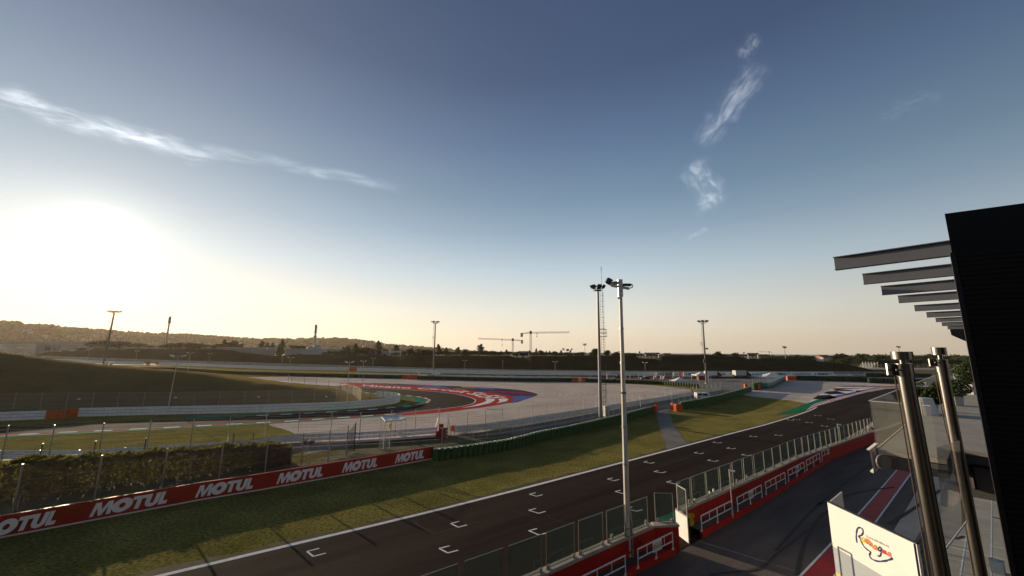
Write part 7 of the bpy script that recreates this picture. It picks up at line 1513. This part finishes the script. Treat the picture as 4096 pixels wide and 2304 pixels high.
shrub(r(4, 1662, 1140), r(4, 1625, 965), 86, 70, 'round shrub in a pale round pot between the two stainless posts', 36)
shrub(r(4, 1885, 1060), r(4, 1840, 885), 112, 68, 'widest dark shrub, its pot right of the second stainless post', 36, 'box')
shrub(r(4, 2062, 950), r(4, 1995, 745), 70, 84, 'taller shrub in a square pot against the dark wall', 42, 'box')
shrub(r(4, 1490, 1130), r(4, 1490, 965), 44, 66, 'shrub half hidden behind the left stainless post', 24)
shrub(r(4, 1900, 800), r(4, 1885, 700), 44, 30, 'small far shrub over the glass rail', 18)
shrub(r(4, 2030, 770), r(4, 2030, 655), 40, 40, 'small far shrub next to the dark wall', 18)
p = G(r(4, 1570, 1150), ZF); t = thing('cloth_table', 'small table under a draped white cloth on the terrace', 'table', p); m = MB(); n = 20; rows = []
for z, rr, am in ((.0, .36, .05), (.3, .32, .035), (.6, .29, .01), (.62, .0, 0)): rows.append([p+Vector((math.cos(2*math.pi*k/n)*(rr+am*math.sin(k*2.5)), math.sin(2*math.pi*k/n)*(rr+am*math.sin(k*2.5)), z)) for k in range(n+1)])
for a, b in zip(rows, rows[1:]): m.strip(a, b)
m.build('cloth', MT['white'], t, smooth=True); m = MB(); m.tube([p, p+Vector((0, 0, .6))], .03, 6); m.build('pedestal', MT['dark'], t)
# unit and panel under the slab corner
bx = [PD(r(8, *p), 9.0) for p in ((1098, 250), (1165, 246), (1198, 338), (1118, 352))]
t = thing('wall_unit', 'small box with a round grille hanging under the terrace corner', 'unit', bx[0]); m = MB(); m.prism([bx[0], bx[1], bx[2], bx[3]], U_*.35); m.build('case', MT['beamgrey'], t)
c = (bx[0]+bx[1]+bx[2]+bx[3])/4-Vector((0, .03, 0)); m = MB(); m.tube([c, c-Vector((0, .03, 0))], .17, 20); g0 = m.build('grille', MT['beamgrey'], t); m = MB(); m.tube([c-Vector((0, .03, 0)), c-Vector((0, .05, 0))], .11, 16); m.build('hub', MT['beamgrey'], t)
m = MB(); q = [PD(r(8, *p), 9.2) for p in ((1020, 182), (1034, 176), (1078, 408), (1066, 415))]; m.prism(q, U_*.5); m.prism([PD(r(8, *p), 9.2) for p in ((1020, 182), (1108, 115), (1112, 128), (1030, 190))], Vector((0, .08, 0))); m.prism([PD(r(8, *p), 9.2) for p in ((1066, 415), (1128, 352), (1122, 345), (1060, 400))], Vector((0, .08, 0))); tag(m.build('panel_frame', MT['soil'], origin=q[0]), 'thin pale panel frame sticking out left of the terrace corner', 'frame')
# stainless posts with caps, plates and cables
SS = mat('stainless', (.37, .34, .32), .28, metal=1.0, var=.2, scale=3, stretch=(30, 30, .6))
_t = SS.node_tree; _tg = _t.nodes.new('ShaderNodeTangent'); _tg.direction_type = 'RADIAL'; _tg.axis = 'Z'; _t.links.new(_tg.outputs[0], _t.nodes['Principled BSDF'].inputs['Tangent']); _t.nodes['Principled BSDF'].inputs['Anisotropic'].default_value = 0
def spost(top, bot, dep, dia, capd, label, plate, cable):
    a = PD(top, dep); b = PD(bot, dep); d = (b-a).normalized(); t = thing('stainless_post', label, 'post', a+d*12.0, 0, 'stainless posts beside the terrace'); k = dep/F; m = MB(); m.tube([a+d*(50*k), a+d*12.0], dia/2, 48, cap=False); m.build('tube', SS, t, smooth=True)
    m = MB(); m.tube([a+d*.0, a+d*(50*k)], dia/2*1.10, 40); m.build('sleeve', SS, t, smooth=False)
    m = MB(); m.tube([a-d*(17*k), a], dia*.22, 24, cap=False); m.build('neck', SS, t, smooth=True)
    m = MB(); m.tube([a-d*(46*k), a-d*(17*k)], capd/2, 40); m.build('cap', SS, t)
    q = [PD(r(4, *p), dep+.03) for p in plate]; m = MB(); m.prism(q, Vector((0, .02, 0))); m.build('side_plate', SS, t)
    e = PD(r(4, plate[1][0]-12, (plate[1][1]+plate[2][1])/2), dep-.04); m = MB(); m.tube([e, e+Vector((.09, -.02, 0))], .014, 8); m.build('bolt', SS, t)
    m = MB(); m.tube([PD(p, dep+.05) for p in cable], .0085, 6); m.build('cable', MT['bark'], t)
spost((3613, 1454), (3767, 2304), 5.5, .176, .235, 'nearer stainless post with cap and side plate, left of the two', ((1195, 640), (1300, 645), (1318, 760), (1210, 755)), [r(4, 1275, 765), r(4, 1305, 950), r(8, 1370, 0), r(8, 1430, 350), r(8, 1500, 760), r(8, 1560, 1080), r(8, 1620, 1449)])
spost((3762, 1437), (3925, 2304), 8.0, .176, .225, 'farther stainless post with cap and side plate, right of the two', ((1620, 592), (1690, 592), (1700, 665), (1634, 665)), [r(4, 1675, 672), r(4, 1705, 880), r(4, 1740, 1060), r(4, 1790, 1300), r(8, 1830, 120), r(8, 1880, 440), r(8, 1960, 800), r(8, 2070, 1449)])
t = thing('glass_screen', 'pale glass screen standing between the two stainless posts near the bottom', 'glass screen', PD((3777, 2210), 6.0)); a = [PD((3746, 1790), 6.2), PD((3838, 1760), 7.8), PD((3868, 2085), 7.8), PD((3777, 2205), 6.2)]; m = MB(); m.recalc = False; m.add(a, [(3, 2, 1, 0)]); m.build('pane', TG, t); m = MB(); m.tube([a[3], a[2]], .012, 5); m.build('edge', MT['white'], t)
# ---- the white hoarding with the script lettering
HZ = 4.0; hA = G((3309, 2008), HZ); hB = G((3666, 2177), HZ); hd = (hB-hA).normalized(); hn = Vector((hd.y, -hd.x, 0)); 
if hn.dot(Vector((0, 0, 0))-hA) < 0: hn = -hn
ho = thing('hoarding', 'white hoarding in the pit lane with colourful handwritten lettering and a grey base', 'hoarding', Vector((hA.x, hA.y, 0)))
HW = mat('hoarding_white', (.72, .70, .67), .6, var=.04, scale=1); HG_ = mat('hoarding_grey', (.36, .39, .42), .6, var=.05); HY = mat('hoarding_yellow', (.65, .55, .08), .6)
def hband(z0, z1, mt_, nm): m = MB(); m.prism([Vector((hA.x, hA.y, z0)), Vector((hB.x, hB.y, z0)), Vector((hB.x, hB.y, z1)), Vector((hA.x, hA.y, z1))], -hn*.12); m.build(nm, mt_, ho)
hband(1.82, HZ, HW, 'white_panel'); hband(.58, 1.816, HG_, 'grey_panel'); hband(0, .576, HY, 'yellow_panel')
m = MB(); m.beam(hA-hn*.06+Vector((0, 0, .02)), hB-hn*.06+Vector((0, 0, .02)), .15, .05); m.build('top_rail', MT['dark'], ho)
rb = G((3355, 1970), HZ); m = MB(); d = (rb-hA).normalized(); a = hA-hn*.13; b = a+d*((rb-hA).length); s2_ = Vector((d.y, -d.x, 0))*.06; m.hexa([Vector((p.x, p.y, z)) for z in (0, HZ+.05) for p in (a, b, b+s2_, a+s2_)]); m.build('return_panel', HW, ho)
sd = G((3712, 2090), HZ); d2 = (sd-hB).normalized(); a = hB-hn*.0; b = a+d2*3.2; m = MB(); s3 = Vector((d2.y, -d2.x, 0)); s3 = s3 if s3.y > 0 else -s3
m.hexa([Vector((p.x, p.y, z)) for z in (0, HZ-.02) for p in (a+d2*.02, b, b+s3*.1, a+d2*.02+s3*.1)]); m.build('side_panel', mat('hoarding_navy', (.02, .022, .05), .5), ho)
FIL = mat('black_film', (.02, .02, .025), .22); m = MB(); m.recalc = False; rows = []
for i in range(40):
    z = HZ*(i/39); row = []
    for j in range(9): u = j/8; p = a+d2*(.012+u*.55)-s3*((.03+.05*noise.noise(Vector((u*5, z*6, 1)))+.03*random.random())*min(1, u*4)); row.append(Vector((p.x, p.y, z)))
    rows.append(row)
for q0, q1 in zip(rows, rows[1:]): m.strip(q0, q1)
m.build('film_wrap', FIL, ho)
def FP(X, Y, e=.012):
    d = ray(r(8, X, Y)); o = Vector((0, 0, H)); t = (hA-o).dot(hn)/d.dot(hn); return o+d*t+hn*e
def stroke(pts, w, mt_, e=.012):
    P = smoothpts([FP(x, y, e) for x, y in pts], 6); A = []; B = []
    for i, p in enumerate(P):
        dd = (P[min(i+1, len(P)-1)]-P[max(i-1, 0)]).normalized(); s_ = hn.cross(dd).normalized(); f_ = w/2*(.75+.5*abs(math.sin(i*.35))); A.append(p+s_*f_); B.append(p-s_*f_)
    m = MB(); m.recalc = False; m.strip(A, B); return m.build('script_stroke', mt_, ho)
ink = mat('ink_navy', (.02, .03, .09), .6); iy = mat('ink_yellow', (.65, .45, .03), .6); io = mat('ink_orange', (.65, .22, .02), .6); ird = mat('ink_red', (.55, .05, .04), .6); ip = mat('ink_pink', (.62, .16, .16), .6)
stroke([(897, 1117), (889, 1062), (892, 1005), (903, 970), (924, 962), (948, 972), (958, 1002), (948, 1032), (922, 1046), (912, 1052), (926, 1066), (940, 1105), (968, 1152), (1003, 1186), (1028, 1202), (1034, 1214), (1022, 1236), (1030, 1260), (1058, 1284), (1108, 1300), (1168, 1298), (1215, 1287), (1252, 1272), (1238, 1262)], .065, ink)
stroke([(962, 1062), (948, 1068), (942, 1084), (950, 1100), (965, 1100), (972, 1084), (965, 1066), (980, 1076)], .055, iy, .014)
stroke([(985, 1118), (992, 1082), (1002, 1078), (1006, 1092), (1003, 1125), (1012, 1100), (1024, 1095), (1026, 1115), (1024, 1140), (1036, 1118), (1046, 1122), (1046, 1150), (1054, 1158)], .055, io, .014)
stroke([(1090, 1145), (1074, 1142), (1062, 1158), (1068, 1176), (1084, 1172), (1092, 1150), (1090, 1180), (1100, 1186)], .055, io, .014)
stroke([(1142, 1165), (1126, 1158), (1112, 1172), (1116, 1194), (1132, 1194), (1144, 1170), (1140, 1215), (1128, 1246), (1112, 1250), (1104, 1238)], .055, ink, .014)
stroke([(1150, 1215), (1160, 1188), (1164, 1220), (1172, 1198), (1184, 1200), (1186, 1226), (1194, 1232)], .055, ird, .014)
stroke([(1232, 1218), (1216, 1212), (1204, 1226), (1208, 1242), (1222, 1240), (1234, 1220), (1232, 1244), (1242, 1254)], .055, ip, .014)
v, f = textmesh('La terra della dolce vita', offset=.004, res=2); c00, c10, c11, c01 = FP(990, 1056), FP(1218, 1163), FP(1218, 1142), FP(990, 1032); m = MB(); m.recalc = False
m.add([c00.lerp(c10, a).lerp(c01.lerp(c11, a), b) for a, b in v], f); m.build('lettering', MT['dark'], ho)
MT['bluebox'] = mat('grey_blue', (.20, .23, .30), .7, var=.2)
# things on the apron
for k, (x, y, w, d, h, lb, mt_) in enumerate(((2205, 655, 1.0, .8, .9, 'pale box standing on the concrete apron by the dark wall', 'soil'), (2270, 560, 1.2, .5, .5, 'dark heap beside the pale box on the apron', 'dark'), (1915, 548, .25, .25, 1.4, 'short dark bollard on the apron behind the right stainless post', 'dark'), (2320, 1420, .5, .5, .6, 'grey blue box at the bottom right of the apron', 'bluebox'))):
    p = G(r(8, x, y)); m = MB(); m.box(p, (w, d, h), .6); m.box(p+Vector((0, 0, h)), (w*1.06, d*1.06, h*.07), .6); m.box(p+Vector((0, 0, h*1.07)), (w*.3, d*.3, h*.05), .6); tag(m.build('apron_box' if k != 2 else 'bollard', MT[mt_], origin=p), lb, 'box' if k != 2 else 'bollard')
# skid marks and seams
